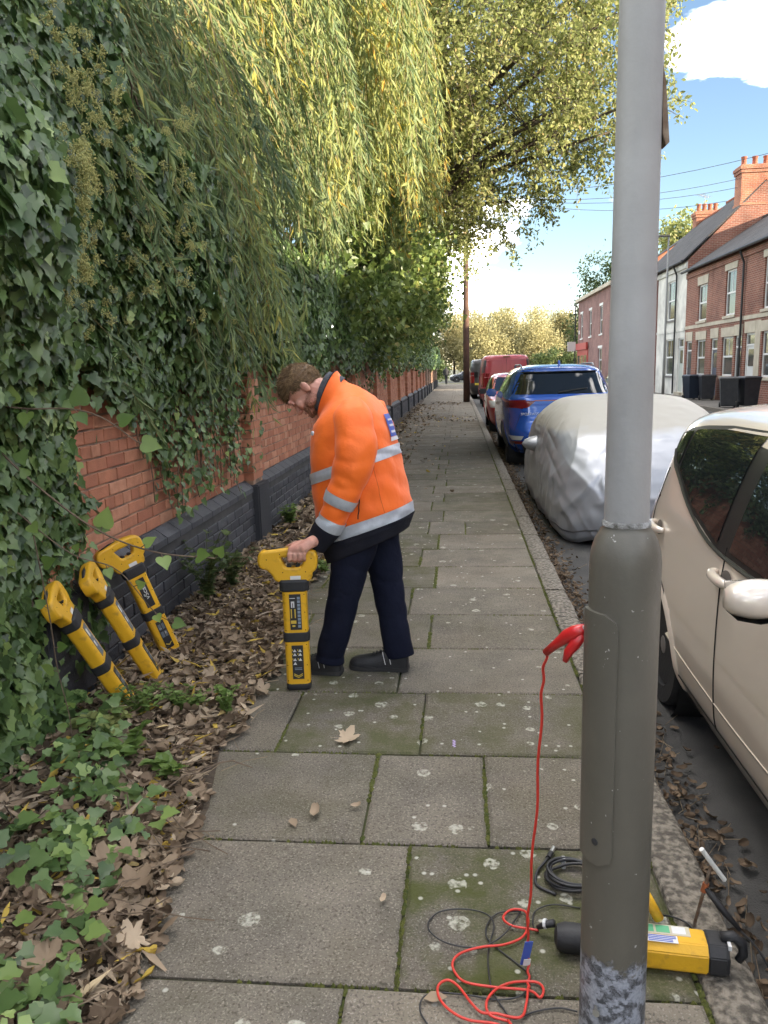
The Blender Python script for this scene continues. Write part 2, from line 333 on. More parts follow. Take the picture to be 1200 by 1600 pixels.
# slabs: rows of 0.607 m, joints as laid in the photograph
rowy = [1.70+.607*k for k in range(-5, 125)]
joints = {-3: [-1.25, -.55, .15], -2: [-.95, -.18], -1: [-1.2, -.303, .30], 0: [-.93, -.172], 1: [-1.05, -.34, .088], 2: [-1.35, -.775, -.17], 3: [-1.1, -.312], 4: [-.95, -.18], 5: [-1.1, -.335], 6: [-1.0, -.18], 7: [-1.0, -.322], 8: [-.95, -.19], 9: [-1.1, -.30, .06]}
r_ = random.Random(3)
slab_specs = []
for k in range(-5, 125):
    js = joints.get(k)
    if js is None:
        a = -.18 if k % 2 == 0 else -.33
        js = [a-.75+r_.uniform(-.06, .06), a+r_.uniform(-.02, .02)]
        if r_.random() < .25: js.append(a+.4)
    xs = [-1.80] + js + [.588]
    for i in range(len(xs)-1): slab_specs.append((k, i, xs[i], xs[i+1], 1.70+.607*k))
special = {(0, 2): (.28, .95, .62), (0, 1): (.52, .10, .10), (1, 1): (.42, .25, .10), (1, 2): (.5, .1, .13), (1, 3): (.42, .2, .30), (2, 2): (.28, .75, .34), (2, 3): (.34, .55, .48), (2, 1): (.5, .1, .05),
           (3, 1): (.3, .7, .25), (3, 2): (.55, .1, .2), (-1, 2): (.85, .1, .1), (-1, 1): (.55, .15, .12), (-1, 3): (.9, .05, .2), (4, 2): (.42, .2, .15), (4, 1): (.4, .3, .15), (5, 2): (.5, .12, .22), (6, 2): (.85, .05, .15), (7, 2): (.75, .08, .15), (8, 2): (.8, .05, .2), (9, 2): (.6, .1, .2), (6, 1): (.35, .6, .2), (7, 1): (.3, .7, .3), (8, 1): (.35, .6, .3)}
def slab_piece(b, x0, x1, y0, y1, rr, g=.005):
    x0 += g; x1 -= g; y0 += g; y1 -= g
    def edge(p, q, n):
        return [(p[0]+(q[0]-p[0])*i/n+rr.uniform(-.002, .002), p[1]+(q[1]-p[1])*i/n+rr.uniform(-.002, .002)) for i in range(n)]
    cs = [(x0, y0), (x1, y0), (x1, y1), (x0, y1)]; ring = []
    for i in range(4): ring += edge(cs[i], cs[(i+1) % 4], 5)
    dz = rr.uniform(-.003, .003); ax, ay = rr.uniform(-.004, .004), rr.uniform(-.004, .004); cx, cy = (x0+x1)/2, (y0+y1)/2
    def Z(p, z): return (p[0], p[1], z+dz+ax*(p[0]-cx)+ay*(p[1]-cy))
    inn = [(cx+(p[0]-cx)*(1-.010/abs(x1-x0)*2), cy+(p[1]-cy)*(1-.010/abs(y1-y0)*2)) for p in ring]
    b.rings([[Z(p, -.05) for p in ring], [Z(p, -.007) for p in ring], [Z(p, 0) for p in inn]], cap=False)
    n = len(ring); o = len(b.v)-n; b.f.append(tuple(range(o, o+n)))
far_b = MB(); cnt = 0
for (k, i, x0, x1, y0) in slab_specs:
    if x1 < -1.5: x1 = x1
    if y0 < 26:
        b = MB(); slab_piece(b, x0, x1, y0, y0+.607, r_); o = b.build('paving_slab', M_SLAB, pave)
        tn, mo, li = special.get((k, i), (r_.choice([.3, .45, .6, .75, .85]), r_.choice([.05, .15, .3, .5]) if y0 < 12 else .1, r_.choice([.05, .12, .25])))
        o['tone'], o['moss'], o['lichen'] = tn, mo, li
    else: slab_piece(far_b, x0, x1, y0, y0+.607, r_, .007)
o = far_b.build('paving_slab', M_SLAB, pave); o['kind'] = 'stuff'; o['tone'] = .7; o['moss'] = .05; o['lichen'] = .05
# moss in the joints
mb = MB()
def moss_line(p, q, w=.008, h=.006, dens=110):
    p, q = np.array(p), np.array(q); Ln = np.linalg.norm(q-p); n = int(Ln*dens); mm = fnoise(int(abs(p[0]*97+p[1]*31)), 4, 9.)
    for _ in range(n):
        t = r_.random(); c = p+(q-p)*t
        if mm(np.array([[c[0], c[1], 0]]))[0] < r_.uniform(-.6, .3): continue
        s = w*r_.uniform(.5, 1.5); cx, cy = c[0]+r_.uniform(-.5, .5)*w, c[1]+r_.uniform(-.5, .5)*w
        a0 = r_.random()*6
        mb.add([(cx+s*math.cos(a0+j*1.2566), cy+s*math.sin(a0+j*1.2566)*1.2, -.010) for j in range(5)]+[(cx, cy, h*r_.uniform(-.3, .9))], [(j, (j+1) % 5, 5) for j in range(5)])
for k in range(-1, 22):
    y = 1.70+.607*k; xs = [-1.8]+[s[3] for s in slab_specs if s[0] == k]
    wx = {4: 1.6, 5: 1.7, 6: 1.9, 7: 1.9, 1: 1.4, 2: 1.3}.get(k, 1.)
    for x in xs[1:-1]: moss_line((x, y), (x, y+.607), .008*wx+.003*(k > 3), .006, 150)
    moss_line((-1.0, y), (.588, y), .006, .004, 90)
moss_line((.592, 1.2), (.592, 14), .009, .004, 120)
o = mb.build('joint_moss', M_MOSS, pave); o['kind'] = 'stuff'
# kerb stones
kerb = MB().bb(.598, .742, -30, 84, -.30, -.03).build('kerb', M_JOINT); tag(kerb, kind='structure')
y = -4.0; first = True
ks = [1.935, 2.85, 3.78, 4.7, 5.3, 6.2]; far_k = MB()
yy = [-3, -2.1, -1.2, -.3, .4, 1.15] + ks
while yy[-1] < 80: yy.append(yy[-1]+r_.choice([.78, .9, .92, 1.0]))
for a, c in zip(yy[:-1], yy[1:]):
    b = MB() if a < 26 else far_k
    rs = []
    nseg = 8
    for j in range(nseg+1):
        t = a+.006+(c-a-.012)*j/nseg; w0, w1, h = r_.uniform(-.004, .004), r_.uniform(-.005, .005), r_.uniform(-.003, .003)
        if j in (0, nseg): h -= .004
        rs.append([(.598+w0, t, -.25), (.598+w0, t, -.008+h), (.607+w0, t, .002+h), (.68, t, .004+h+r_.uniform(-.002, .002)), (.728+w1, t, -.001+h), (.742+w1, t, -.018+h), (.748+w1, t, -.25)])
    b.rings(rs)
    if a < 26: b.build('kerb_stone', M_KERB, kerb, smooth=.9)
o = far_k.build('kerb_stone', M_KERB, kerb, smooth=.9); o['kind'] = 'stuff'
# soil strip between paving and wall
b = MB(); sn = fnoise(5, 6, 3.); rows = []
for j in range(140):
    y = -1+ j*.3
    if y > 40: break
    e = -.86 if y < 2.6 else (-1.0 if y < 3.0 else -1.16 if y < 8 else -1.3-.01*y)
    row = []
    for i in range(9):
        t = i/8; x = -1.86+(e+1.86)*t + (.05*sn(np.array([[y, 3, i*.1]]))[0] if i == 8 else 0)
        z = .055*(1-t)**.8 + .012*sn(np.array([[x*3, y*2, 1]]))[0] + (.0 if i < 8 else -.012)
        row.append((x, y, z+.006))
    rows.append(row)
b.grid(rows); soil = b.build('soil_strip', M_SOIL, None, True); tag(soil, kind='structure')

# ------------------------------------------------------------------ brick boundary wall
wall = empty('brick_wall', (-1.95, 0, 0), 0, 'long red brick boundary wall on a dark blue brick plinth, overgrown with ivy', 'wall')
def W_(o): o.location = (1.95, 0, 0); return o     # children are written in world coordinates
XP, XB, XPIL = -1.90, -1.82, -1.815                # panel face, plinth face, pilaster face
ZPL, ZTOP = .53, 1.86
PIL = [3.4+3.6*k-.2 for k in range(-3, 19)]        # pilaster centres
W_(MB().bb(-2.12, XP-.008, WALL_Y0, WALL_Y1, -.3, ZTOP).build('core', M_MORTAR, wall))
W_(MB().bb(-2.05, XB-.010, WALL_Y0, WALL_Y1, -.3, ZPL).build('plinth_core', M_MORTAR_D, wall))
rb = random.Random(5)
_bm = {}
def brick_mesh(w, h, d, key):
    if key in _bm: return _bm[key]
    b = MB(); rr = random.Random(hash(key) % 999)
    j = lambda: rr.uniform(-.0015, .0015)
    y0, y1, z0, z1 = -w/2, w/2, -h/2, h/2; e = .004
    b.rings([[(-d, y0+j(), z0+j()), (-d, y1+j(), z0+j()), (-d, y1, z1), (-d, y0, z1)], [(-e, y0, z0+j()), (-e, y1+j(), z0), (-e, y1, z1+j()), (-e, y0+j(), z1)], [(0+j(), y0+e, z0+e), (0+j(), y1-e, z0+e), (0, y1-e, z1-e), (0, y0+e, z1-e)]])
    _bm[key] = b.mesh('brick_%s' % (key,), fix=True); return _bm[key]
def in_pil(y): return any(abs(y-p) < .17 for p in PIL)
def bricks(z0, ncourse, xf, m, mname, ylim_obj, ylim_far, zlim_obj, header_every, n_obj):
    far = MB(); fv = []; count = 0
    for c in range(ncourse):
        z = z0+.075*c+.0375; hdr = (c % header_every == header_every-1)
        pitch = .1125 if hdr else .225; y = 2.3 + (.1125 if c % 2 else 0)
        while y < ylim_far:
            w = pitch-.010
            o_x = xf+rb.uniform(-.003, .002)
            if not (xf == XP and in_pil(y)):
                if y < ylim_obj and z < zlim_obj and count < n_obj:
                    me = brick_mesh(w, .065, .05, (mname, hdr, rb.randrange(6)))
                    if len(me.materials) == 0: me.materials.append(m)
                    o = bpy.data.objects.new('brick' if m is M_RED else 'plinth_brick', me); COL.objects.link(o); o.parent = wall
                    o.location = (1.95+o_x, y, z); o['tone'] = rb.random()*.9; o.rotation_euler = (rb.uniform(-.006, .006), rb.uniform(-.01, .01), rb.uniform(-.008, .008)); count += 1
                else:
                    far.bb(o_x-.03, o_x, y-w/2, y+w/2, z-.0325, z+.0325); fv += [rb.random()*.9]*8
            y += pitch
    me = far.mesh(mname+'_courses'); at = me.attributes.new('var', 'FLOAT', 'POINT'); at.data.foreach_set('value', fv)
    o = link(mname+'_courses', me, m, wall); o.location = (1.95, 0, 0); o['kind'] = 'stuff'
    return count
n1 = bricks(.61, 17, XP, M_RED, 'brick', 8.4, 46, 1.50, 4, 290)
n2 = bricks(-.07, 7, XB, M_BLUE, 'plinth_brick', 8.6, 46, 9, 99, 290)
# chamfered plinth course: header bricks on edge with sloping tops, one object each near the camera
def chamfer(y0, y1, ztop, b):
    b.add([(XP-.02, y0, ztop-.085), (XP-.02, y1, ztop-.085), (XB+.001, y1, ztop-.085), (XB+.001, y0, ztop-.085), (XP-.02, y0, ztop+.012), (XP-.02, y1, ztop+.012), (XP+.006, y1, ztop+.008), (XP+.006, y0, ztop+.008), (XB+.001, y1, ztop-.045), (XB+.001, y0, ztop-.045)],
          [(0, 3, 9, 7, 4), (1, 5, 6, 8, 2), (4, 7, 6, 5), (7, 9, 8, 6), (9, 3, 2, 8), (0, 1, 2, 3)])
fc = MB(); fcv = []
y = 2.3
while y < 46:
    if y < 8.5:
        b = MB(); chamfer(y+.005, y+.220, ZPL+.07, b); o = b.build('coping_brick', M_BLUE, wall); W_(o); o['tone'] = .55+.45*rb.random()
    else: n0 = len(fc.v); chamfer(y+.004, y+.221, ZPL+.07, fc); fcv += [.55+.4*rb.random()]*(len(fc.v)-n0)
    y += .225
me = fc.mesh('coping_courses'); at = me.attributes.new('var', 'FLOAT', 'POINT'); at.data.foreach_set('value', fcv); o = W_(link('coping_courses', me, M_BLUE, wall)); o['kind'] = 'stuff'
for p in PIL:
    if p < 2: continue
    pil = W_(empty('pilaster')); pil.parent = wall
    b = MB(); bv = []
    if p < 46:
        for c in range(17):
            z = .61+.075*c+.0375
            segs = [(-.165, .165)] if False else ([(-.165, .052), (.062, .165)] if c % 2 else [(-.165, -.062), (-.052, .165)])
            for a, e in segs:
                xo = XPIL+rb.uniform(-.002, .002); b.bb(XP-.02, xo, p+a, p+e, z-.0325, z+.0325); bv += [rb.random()*.9]*8
        me = b.mesh('pilaster_bricks'); at = me.attributes.new('var', 'FLOAT', 'POINT'); at.data.foreach_set('value', bv); o = link('pilaster_bricks', me, M_RED, pil); o['kind'] = 'stuff'
    MB().bb(XP-.05, XPIL-.008, p-.158, p+.158, .55, ZTOP).build('pilaster_core', M_MORTAR, pil)
    b = MB(); b.bb(XP-.05, XB+.055, p-.19, p+.19, -.05, ZPL+.045); b.build('pilaster_base', M_BLUE, pil, bevel=.012)
b = MB(); b.prism([(-2.17, ZTOP+.004), (-1.84, ZTOP+.004), (-1.84, ZTOP+.06), (-2.0, ZTOP+.12), (-2.17, ZTOP+.06)], 'y', WALL_Y0, WALL_Y1); W_(b.build('wall_coping', M_BLUE, wall))
# gate railing at the far end of the wall
gt = empty('end_railing', (-1.95, WALL_Y1, 0), 0, 'dark metal railing at the far end of the brick wall', 'railing')
for i in range(9): MB().tube([(0+.02*0, .15*i+.1, 0), (0, .15*i+.1, 2.0)], .018, 6).build('bar', mat('dark_metal', (.03, .03, .033), .5), gt)
MB().bb(-.02, .02, .05, 1.4, 1.85, 1.9).build('rail', mat('dark_metal', (0, 0, 0)), gt)

# ------------------------------------------------------------------ foliage materials
M_IVY = leafmat('ivy_leaf', [(0, (.032, .064, .020)), (.45, (.088, .152, .046)), (.8, (.175, .26, .08)), (1, (.33, .42, .13))], .28, .36, .45)
M_WIL = leafmat('willow_leaf', [(0, (.115, .165, .08)), (.4, (.22, .285, .12)), (.78, (.36, .38, .11)), (.93, (.48, .40, .08)), (1, (.52, .30, .05))], .48, .5, .35)
M_SYC = leafmat('lime_leaf', [(0, (.14, .175, .055)), (.5, (.33, .36, .13)), (.8, (.50, .49, .22)), (1, (.50, .38, .18))], .55, .5, .35)
M_AUT = leafmat('autumn_leaf', [(0, (.26, .23, .11)), (.5, (.37, .34, .17)), (1, (.44, .40, .22))], .4, .6, .2)
M_DKG = leafmat('evergreen_leaf', [(0, (.03, .05, .018)), (.6, (.08, .115, .04)), (1, (.15, .19, .06))], .35, .5, .3)
M_LIT = leafmat('dead_leaf', [(0, (.05, .034, .022)), (.3, (.155, .108, .070)), (.65, (.30, .225, .152)), (.95, (.46, .365, .26)), (1, (.48, .34, .07))], .12, .75, .2)
M_GRN = leafmat('lit_broad_leaf', [(0, (.05, .085, .022)), (.5, (.13, .19, .05)), (.85, (.26, .32, .09)), (1, (.36, .33, .10))], .42, .4, .4)
M_BRI = leafmat('young_leaf', [(0, (.10, .17, .04)), (1, (.26, .36, .10))], .4, .4, .4)
M_UMB = mat('ivy_flower', (.32, .33, .11), .8, (.46, .43, .16), 30)
M_STEM = mat('vine_stem', (.085, .055, .035), .8, (.15, .11, .07), 20)
M_BARK = mat('bark', (.09, .07, .05), .95, (.04, .032, .025), 6, 8, 1, 18, bdist=.05)
def rv(n, s=1.0): return RNG.normal(size=(n, 3))*s

# ------------------------------------------------------------------ ivy on the wall
ivy = empty('ivy', (-1.8, 3, 0), 0, 'dense dark ivy hanging over the top of the brick wall', 'ivy')
def I_(o): o.location = (1.8, -3, 0); return o
n1f, n2f, n3f = fnoise(21, 6, 1.1), fnoise(22, 6, 3.2), fnoise(23, 6, 8.)
def bulge(Y, Z):
    P = np.stack([Y, Z, Y*0], 1)
    t = np.clip((Z-1.35)/.7, 0, 1)
    near = np.clip((3.7-Y)/1.0, 0, 1)
    return .06+t*(.26+.14*n1f(P)+.09*n2f(P)) + near*.22*np.clip(.5+.5*n2f(P), 0, 1)
Ps, Ds, Ns, Ss, Vs = [], [], [], [], []
def addl(P, D, N, S, V):
    Ps.append(P); Ds.append(D); Ns.append(N); Ss.append(S); Vs.append(V)
def hang(n, p0, fx=.45): # directions for leaves on a vertical face: tip down, normal towards the street
    D = np.stack([RNG.normal(.18, .25, n), RNG.normal(0, .45, n), RNG.normal(-.85, .25, n)], 1)
    N = np.stack([np.abs(RNG.normal(.75, .3, n)), RNG.normal(-.15, .4, n), RNG.normal(.55, .35, n)], 1)
    return D, N
def ivymass(n, y0, y1, ztop, size, zlow):
    Y = RNG.uniform(y0, y1, n); Z = zlow+(ztop-zlow)*RNG.random(n)**.9
    edge = 1.64+.15*n1f(np.stack([Y, Y*0, Y*0], 1))+.12*n2f(np.stack([Y, Y*0, Y*0], 1))
    edge = np.where(Y < 3.35, np.minimum(edge, -.1+.9*np.clip((Y-2.9)/.45, 0, 1)), edge)
    k = (Z > edge-RNG.exponential(.06, n))
    Y, Z = Y[k], Z[k]; n = len(Y)
    X = -1.88+bulge(Y, Z)*(1-.55*RNG.random(n)**2)
    D, N = hang(n, None); P = np.stack([X, Y, Z], 1)
    cl = n3f(P)*.5+n2f(P)*.3
    keep = cl > RNG.uniform(-1.0, -.15, n)
    V = np.clip(.42+.24*cl+RNG.normal(0, .20, n), 0, 1)
    addl(P[keep], D[keep], N[keep], (size*RNG.uniform(.35, 1.35, n))[keep], V[keep])
ivymass(12000, 2.1, 3.7, 3.2, .064, .0)
ivymass(6500, 3.7, 4.6, 2.75, .064, 1.0)
ivymass(12000, 4.6, 9, 2.8, .068, 1.0)
ivymass(13000, 9, 20, 3.3, .078, 1.15)
ivymass(8000, 20, 42, 3.6, .10, 1.15)
ivymass(3500, 42, 71, 3.2, .13, 1.3)
# hanging vines on the brick face, with leaves along them
vines = MB()
rvn = random.Random(9)
def vine(y, z, length, step=.035, dens=1.0, size=.05):
    p = np.array([XP+.02, y, z]); path = [p.copy()]; a = rvn.uniform(-.35, .35); pts = []
    while length > 0:
        a += rvn.uniform(-.22, .22); a *= .93
        p = p+np.array([rvn.uniform(-.004, .006), math.sin(a)*step, -math.cos(a)*step]); p[0] = min(max(p[0], (XB if p[2] < .62 else XP)+.01), XP+.14); path.append(p.copy()); length -= step
        if rvn.random() < dens:
            for s in ((-1, 1) if rvn.random() < .6 else (rvn.choice((-1, 1)),)): pts.append(p+np.array([rvn.uniform(.005, .05), s*rvn.uniform(.01, .06), rvn.uniform(-.02, .02)]))
    vines.tube(path[::2] if len(path) > 5 else path, [.004]*len(path[::2] if len(path) > 5 else path), 4)
    if pts:
        n = len(pts); D, N = hang(n, None); D[:, 1] += RNG.normal(0, .5, n)
        addl(np.array(pts), D, N, size*RNG.uniform(.5, 1.25, n), np.clip(RNG.normal(.45, .2, n), 0, .98))
for _ in range(30): vine(rvn.uniform(3.0, 3.55), rvn.uniform(1.2, 1.7), rvn.uniform(.3, 1.3), size=.06)
for _ in range(9): vine(rvn.uniform(3.6, 4.2), rvn.uniform(1.5, 1.7), rvn.uniform(.05, .3), size=.055)
for _ in range(50): vine(rvn.uniform(4.3, 5.7), rvn.uniform(1.4, 1.65), abs(rvn.gauss(.34, .26)), dens=.7, size=.055)
for _ in range(36): vine(rvn.uniform(5.6, 7.1), rvn.uniform(1.35, 1.65), abs(rvn.gauss(.32, .24)), dens=.7, size=.052)
for _ in range(18): vine(rvn.uniform(4.4, 6.8), 1.4, rvn.uniform(.55, .85), dens=.55, size=.05)
for _ in range(60): vine(rvn.uniform(7.2, 20), rvn.uniform(1.3, 1.7), rvn.uniform(.05, .35), size=.06)
I_(vines.build('vine', M_STEM, ivy))
P = np.concatenate(Ps); D = np.concatenate(Ds); N = np.concatenate(Ns); S = np.concatenate(Ss); V = np.concatenate(Vs)
# the leaves that show largest are objects of their own
cp = np.array([0, 0, 1.55]); dist = np.linalg.norm(P-cp, axis=1)
outer = P[:, 0] - (-1.88+bulge(P[:, 1], P[:, 2])*.8)
infr = (P[:, 1] > 2.75) & (P[:, 0]/P[:, 1] > -.62) & (P[:, 2] < 3.0)
score = np.where(infr & (outer > 0), S/dist, 0); top = np.argsort(-score)[:280]
rest = np.ones(len(P), bool); rest[top] = False
def scattered_objects(name, tmpl, idx, m, parent, off):
    base = []
    for q in range(8):
        me = scatter_mesh(name, tmpl[0], tmpl[1], [(0, 0, 0)], [(0, 1, 0)], [(0, 0, 1)], 1.0, [.12+.11*q]); me.materials.append(m); base.append(me)
    for i in idx:
        d = unit(D[i]); x = unit(np.cross(d, N[i])); z = np.cross(x, d); s = S[i]
        o = bpy.data.objects.new(name, base[min(7, int(V[i]*8))]); COL.objects.link(o); o.parent = parent
        o.matrix_local = Matrix(((x[0]*s, d[0]*s, z[0]*s, P[i][0]+off[0]), (x[1]*s, d[1]*s, z[1]*s, P[i][1]+off[1]), (x[2]*s, d[2]*s, z[2]*s, P[i][2]+off[2]), (0, 0, 0, 1)))
scattered_objects('leaf', IVY, top, M_IVY, ivy, (1.8, -3, 0))
o = I_(scatter('foliage', IVY, P[rest], D[rest], N[rest], S[rest], M_IVY, ivy, V[rest])); o['kind'] = 'stuff'
# dark inner mass of stems behind the leaves above the wall
b = MB(); rs_ = random.Random(2)
for _ in range(260):
    y0 = rs_.uniform(2, 30); z0 = rs_.uniform(1.7, 2.0); path = [(-2.0+rs_.uniform(-.1, .2), y0, z0)]
    for _k in range(6): q = path[-1]; path.append((q[0]+rs_.uniform(-.06, .1), q[1]+rs_.uniform(-.25, .25), q[2]+rs_.uniform(.05, .28)))
    b.tube(path, [.012*(1-k*.1) for k in range(7)], 4)
I_(b.build('stem', M_STEM, ivy))
# ivy flower heads
ico = bmesh.new(); bmesh.ops.create_icosphere(ico, subdivisions=1, radius=1); IV = [v.co.copy() for v in ico.verts]; IF = [tuple(v.index for v in f.verts) for f in ico.faces]; ico.free()
um = []
for q in range(3):
    b = MB(); rr = random.Random(q)
    for i in range(30):
        d = Vector((rr.gauss(0, 1), rr.gauss(0, 1), rr.gauss(.3, 1))).normalized()*rr.uniform(.8, 1)
        s = rr.uniform(.11, .17); b.add([v*s+d for v in IV], IF); b.tube([(0, 0, 0), d], .022, 3, False)
    b.tube([(0, 0, 0), (0, 0, -2.2)], .05, 4)
    me = b.mesh('flower_head', fix=False); me.materials.append(M_UMB); um.append(me)
spots = []
for _ in range(90):
    y = rs_.choice([rs_.uniform(2.9, 3.4), rs_.uniform(3.2, 4.4), rs_.uniform(3.4, 5.5)]); z = rs_.uniform(1.85, 2.95)
    for _k in range(rs_.randint(1, 5)): spots.append((y+rs_.gauss(0, .06), z+rs_.gauss(0, .06)))
for y, z in spots[:230]:
    x = -1.88+float(bulge(np.array([y]), np.array([z]))[0])+rs_.uniform(.0, .1)
    o = bpy.data.objects.new('flower_head', rs_.choice(um)); COL.objects.link(o); o.parent = ivy; s = rs_.uniform(.017, .028); o.scale = (s, s, s)
    o.location = (x+1.8, y-3, z); o.rotation_euler = (rs_.uniform(-.5, .5), rs_.uniform(.2, 1.2), rs_.uniform(0, 6))
# arching stems with bright young leaves near the camera
def sprig(pts, label, leaves, size=.075, rad=.004):
    t = empty('trailing_stem', pts[0], 0, label, 'vine'); org = np.array(pts[0]); path = crom(pts, 24)-org
    MB().tube([Vector(p) for p in path], [rad*(1-.5*i/24) for i in range(24)], 5).build('stem', M_STEM, t)
    for (u, ang) in leaves:
        p = path[min(23, int(u*23))]; d = np.array([math.cos(ang), RNG.normal(-.3, .3), math.sin(ang)]); n = np.array([.4, -.8, .35])+RNG.normal(0, .2, 3); s = size*rs_.uniform(.6, 1.2)
        me = scatter_mesh('leaf', HEART[0], HEART[1], [p+d/np.linalg.norm(d)*.02], [d], [n], s, [rs_.random()]); me.materials.append(M_BRI); link('leaf', me, None, t)
        MB().tube([p, p+d/np.linalg.norm(d)*.022], .0018, 4).build('leaf_stalk', M_STEM, t)
sprig([(-1.80, 2.78, 1.34), (-1.59, 2.75, 1.15), (-1.38, 2.75, .985), (-1.16, 2.75, .895), (-.93, 2.78, .86)], 'long bare arching stem with a few bright leaves, reaching out above the leaning detectors', [(.25, 2.2), (.5, -.3), (.55, 1.2), (.72, .6), (.8, -.9), (.95, .2), (1, .9)], .07, .005)
sprig([(-1.78, 2.75, 1.47), (-1.6, 2.74, 1.445), (-1.43, 2.75, 1.44), (-1.32, 2.78, 1.40), (-1.21, 2.8, 1.31)], 'short horizontal stem with pale green leaves sticking out of the ivy at head height', [(.2, 1.3), (.3, -1.4), (.55, -.8), (.6, 1.6), (.85, .4), (1, -.3)], .075)
sprig([(-1.76, 2.8, 1.08), (-1.52, 2.8, .88), (-1.36, 2.85, .80), (-1.25, 2.9, .62), (-1.2, 2.95, .55)], 'thin leafy stem crossing in front of the leftmost leaning detector', [(.1, -.6), (.3, .9), (.45, -1.2), (.65, .3), (.8, -.7), (1, -.2)], .06, .003)
sprig([(-1.66, 2.8, .95), (-1.62, 2.78, .62), (-1.60, 2.76, .42), (-1.56, 2.74, .22), (-1.55, 2.72, .06)], 'leafy stem hanging down to the ground at the left of the detectors', [(.1, .4), (.25, 2.6), (.4, .2), (.55, 2.9), (.7, .5), (.85, 2.7), (.95, .1)], .06, .003)

# ------------------------------------------------------------------ leaf litter, ground ivy, weeds
def litter(n, xf, y0, y1, size, zf, seed):
    Y = RNG.uniform(y0, y1, n); X, keep = xf(Y, n); X, Y = X[keep], Y[keep]; n = len(X)
    Z = zf(X, n); P = np.stack([X, Y, Z], 1)
    a = RNG.uniform(0, 6.283, n); D = np.stack([np.cos(a), np.sin(a), RNG.normal(0, .25, n)], 1); N = np.stack([RNG.normal(0, .42, n), RNG.normal(0, .42, n), np.ones(n)], 1)
    N[RNG.random(n) < .35] *= np.array([1, 1, -1])
    return P, D, N, size*RNG.uniform(.45, 1.25, n), np.clip(RNG.normal(.48, .30, n), 0, 1)
def strip(Y, n):
    e = np.where(Y < 2.6, -.92, np.where(Y < 3.2, -1.02, np.where(Y < 8, -1.1, -1.25)))+.07*n2f(np.stack([Y, Y*0+4, Y*0], 1)); t = RNG.random(n)**.8
    return -1.80+(e+1.80)*t*1.05, np.ones(n, bool)
def soilz(X, n): return .012+.05*np.clip((-X-.9)/.9, 0, 1)+RNG.random(n)*.035*np.clip((-X-.75)/.4, .15, 1)
Ls = [litter(10500, strip, 1.1, 6.5, .062, soilz, 1), litter(2600, strip, 6.5, 16, .09, soilz, 2)]
def spreadf(Y, n):
    X = -1.75+RNG.exponential(.33, n); return X, X < .55
Ls.append(litter(1500, spreadf, 9, 34, .085, lambda X, n: .006+RNG.random(n)*.02, 3))
def far_right(Y, n):
    X = RNG.uniform(-1.2, .55, n); k = n1f(np.stack([X, Y*.6, Y*0], 1)) > .55; return X, k
Ls.append(litter(1600, far_right, 13, 40, .08, lambda X, n: .005+RNG.random(n)*.015, 3))
Pq, Dq, Nq, Sq, Vq = [np.concatenate([l[i] for l in Ls]) for i in range(5)]
isc = RNG.random(len(Pq)) < .88
kinds = RNG.integers(0, 5, len(Pq)); lit = None
for q in range(5):
    k = isc & (kinds == q); o = scatter('leaf_litter', curl_leaf(q+3, (.5, .9, 1.3, 1.7, 1.1)[q]), Pq[k], Dq[k], Nq[k], Sq[k], M_LIT, lit, Vq[k], W=RNG.uniform(.45, 1.3, k.sum()))
    if lit is None: lit = tag(o, 'brown fallen leaves heaped along the foot of the wall', 'fallen leaves', kind='stuff')
    else: o['kind'] = 'stuff'
Pc, Dc, Nc, Sc, Vc = litter(9000, strip, 1.1, 8, .024, lambda X, n: soilz(X, n)*.8, 7)
o = scatter('leaf_crumbs', OVAL, Pc, Dc, Nc, Sc, M_LIT, lit, Vc, W=RNG.uniform(.5, 1.6, len(Pc))); o['kind'] = 'stuff'
lit2 = scatter('lobed_leaf_litter', PLANE, Pq[~isc], Dq[~isc], Nq[~isc], Sq[~isc]*1.15, M_LIT, None, Vq[~isc]*.8+.05); tag(lit2, 'brown lobed leaves among the litter along the wall', 'fallen leaves', kind='stuff')
Pw, Dw, Nw, Sw, Vw = litter(1500, strip, 1.1, 9, .10, lambda X, n: soilz(X, n)+.012, 6)
o = scatter('willow_leaf_litter', WILLOW, Pw, Dw, Nw, Sw, M_LIT, None, np.clip(Vw+.3, 0, 1), W=.2); tag(o, 'narrow dry willow leaves strewn over the litter', 'fallen leaves', kind='stuff')
def gut(Y, n): return .76+np.abs(RNG.normal(0, .09, n)), np.ones(n, bool)
Pq, Dq, Nq, Sq, Vq = litter(3200, gut, 1.2, 22, .047, lambda X, n: -.115+RNG.random(n)*.03, 4)
g_ = scatter('gutter_leaves', CURL, Pq, Dq, Nq, Sq, M_LIT, None, Vq*.45); tag(g_, 'dark wet leaves and twigs lying in the gutter along the kerb', 'fallen leaves', kind='stuff')
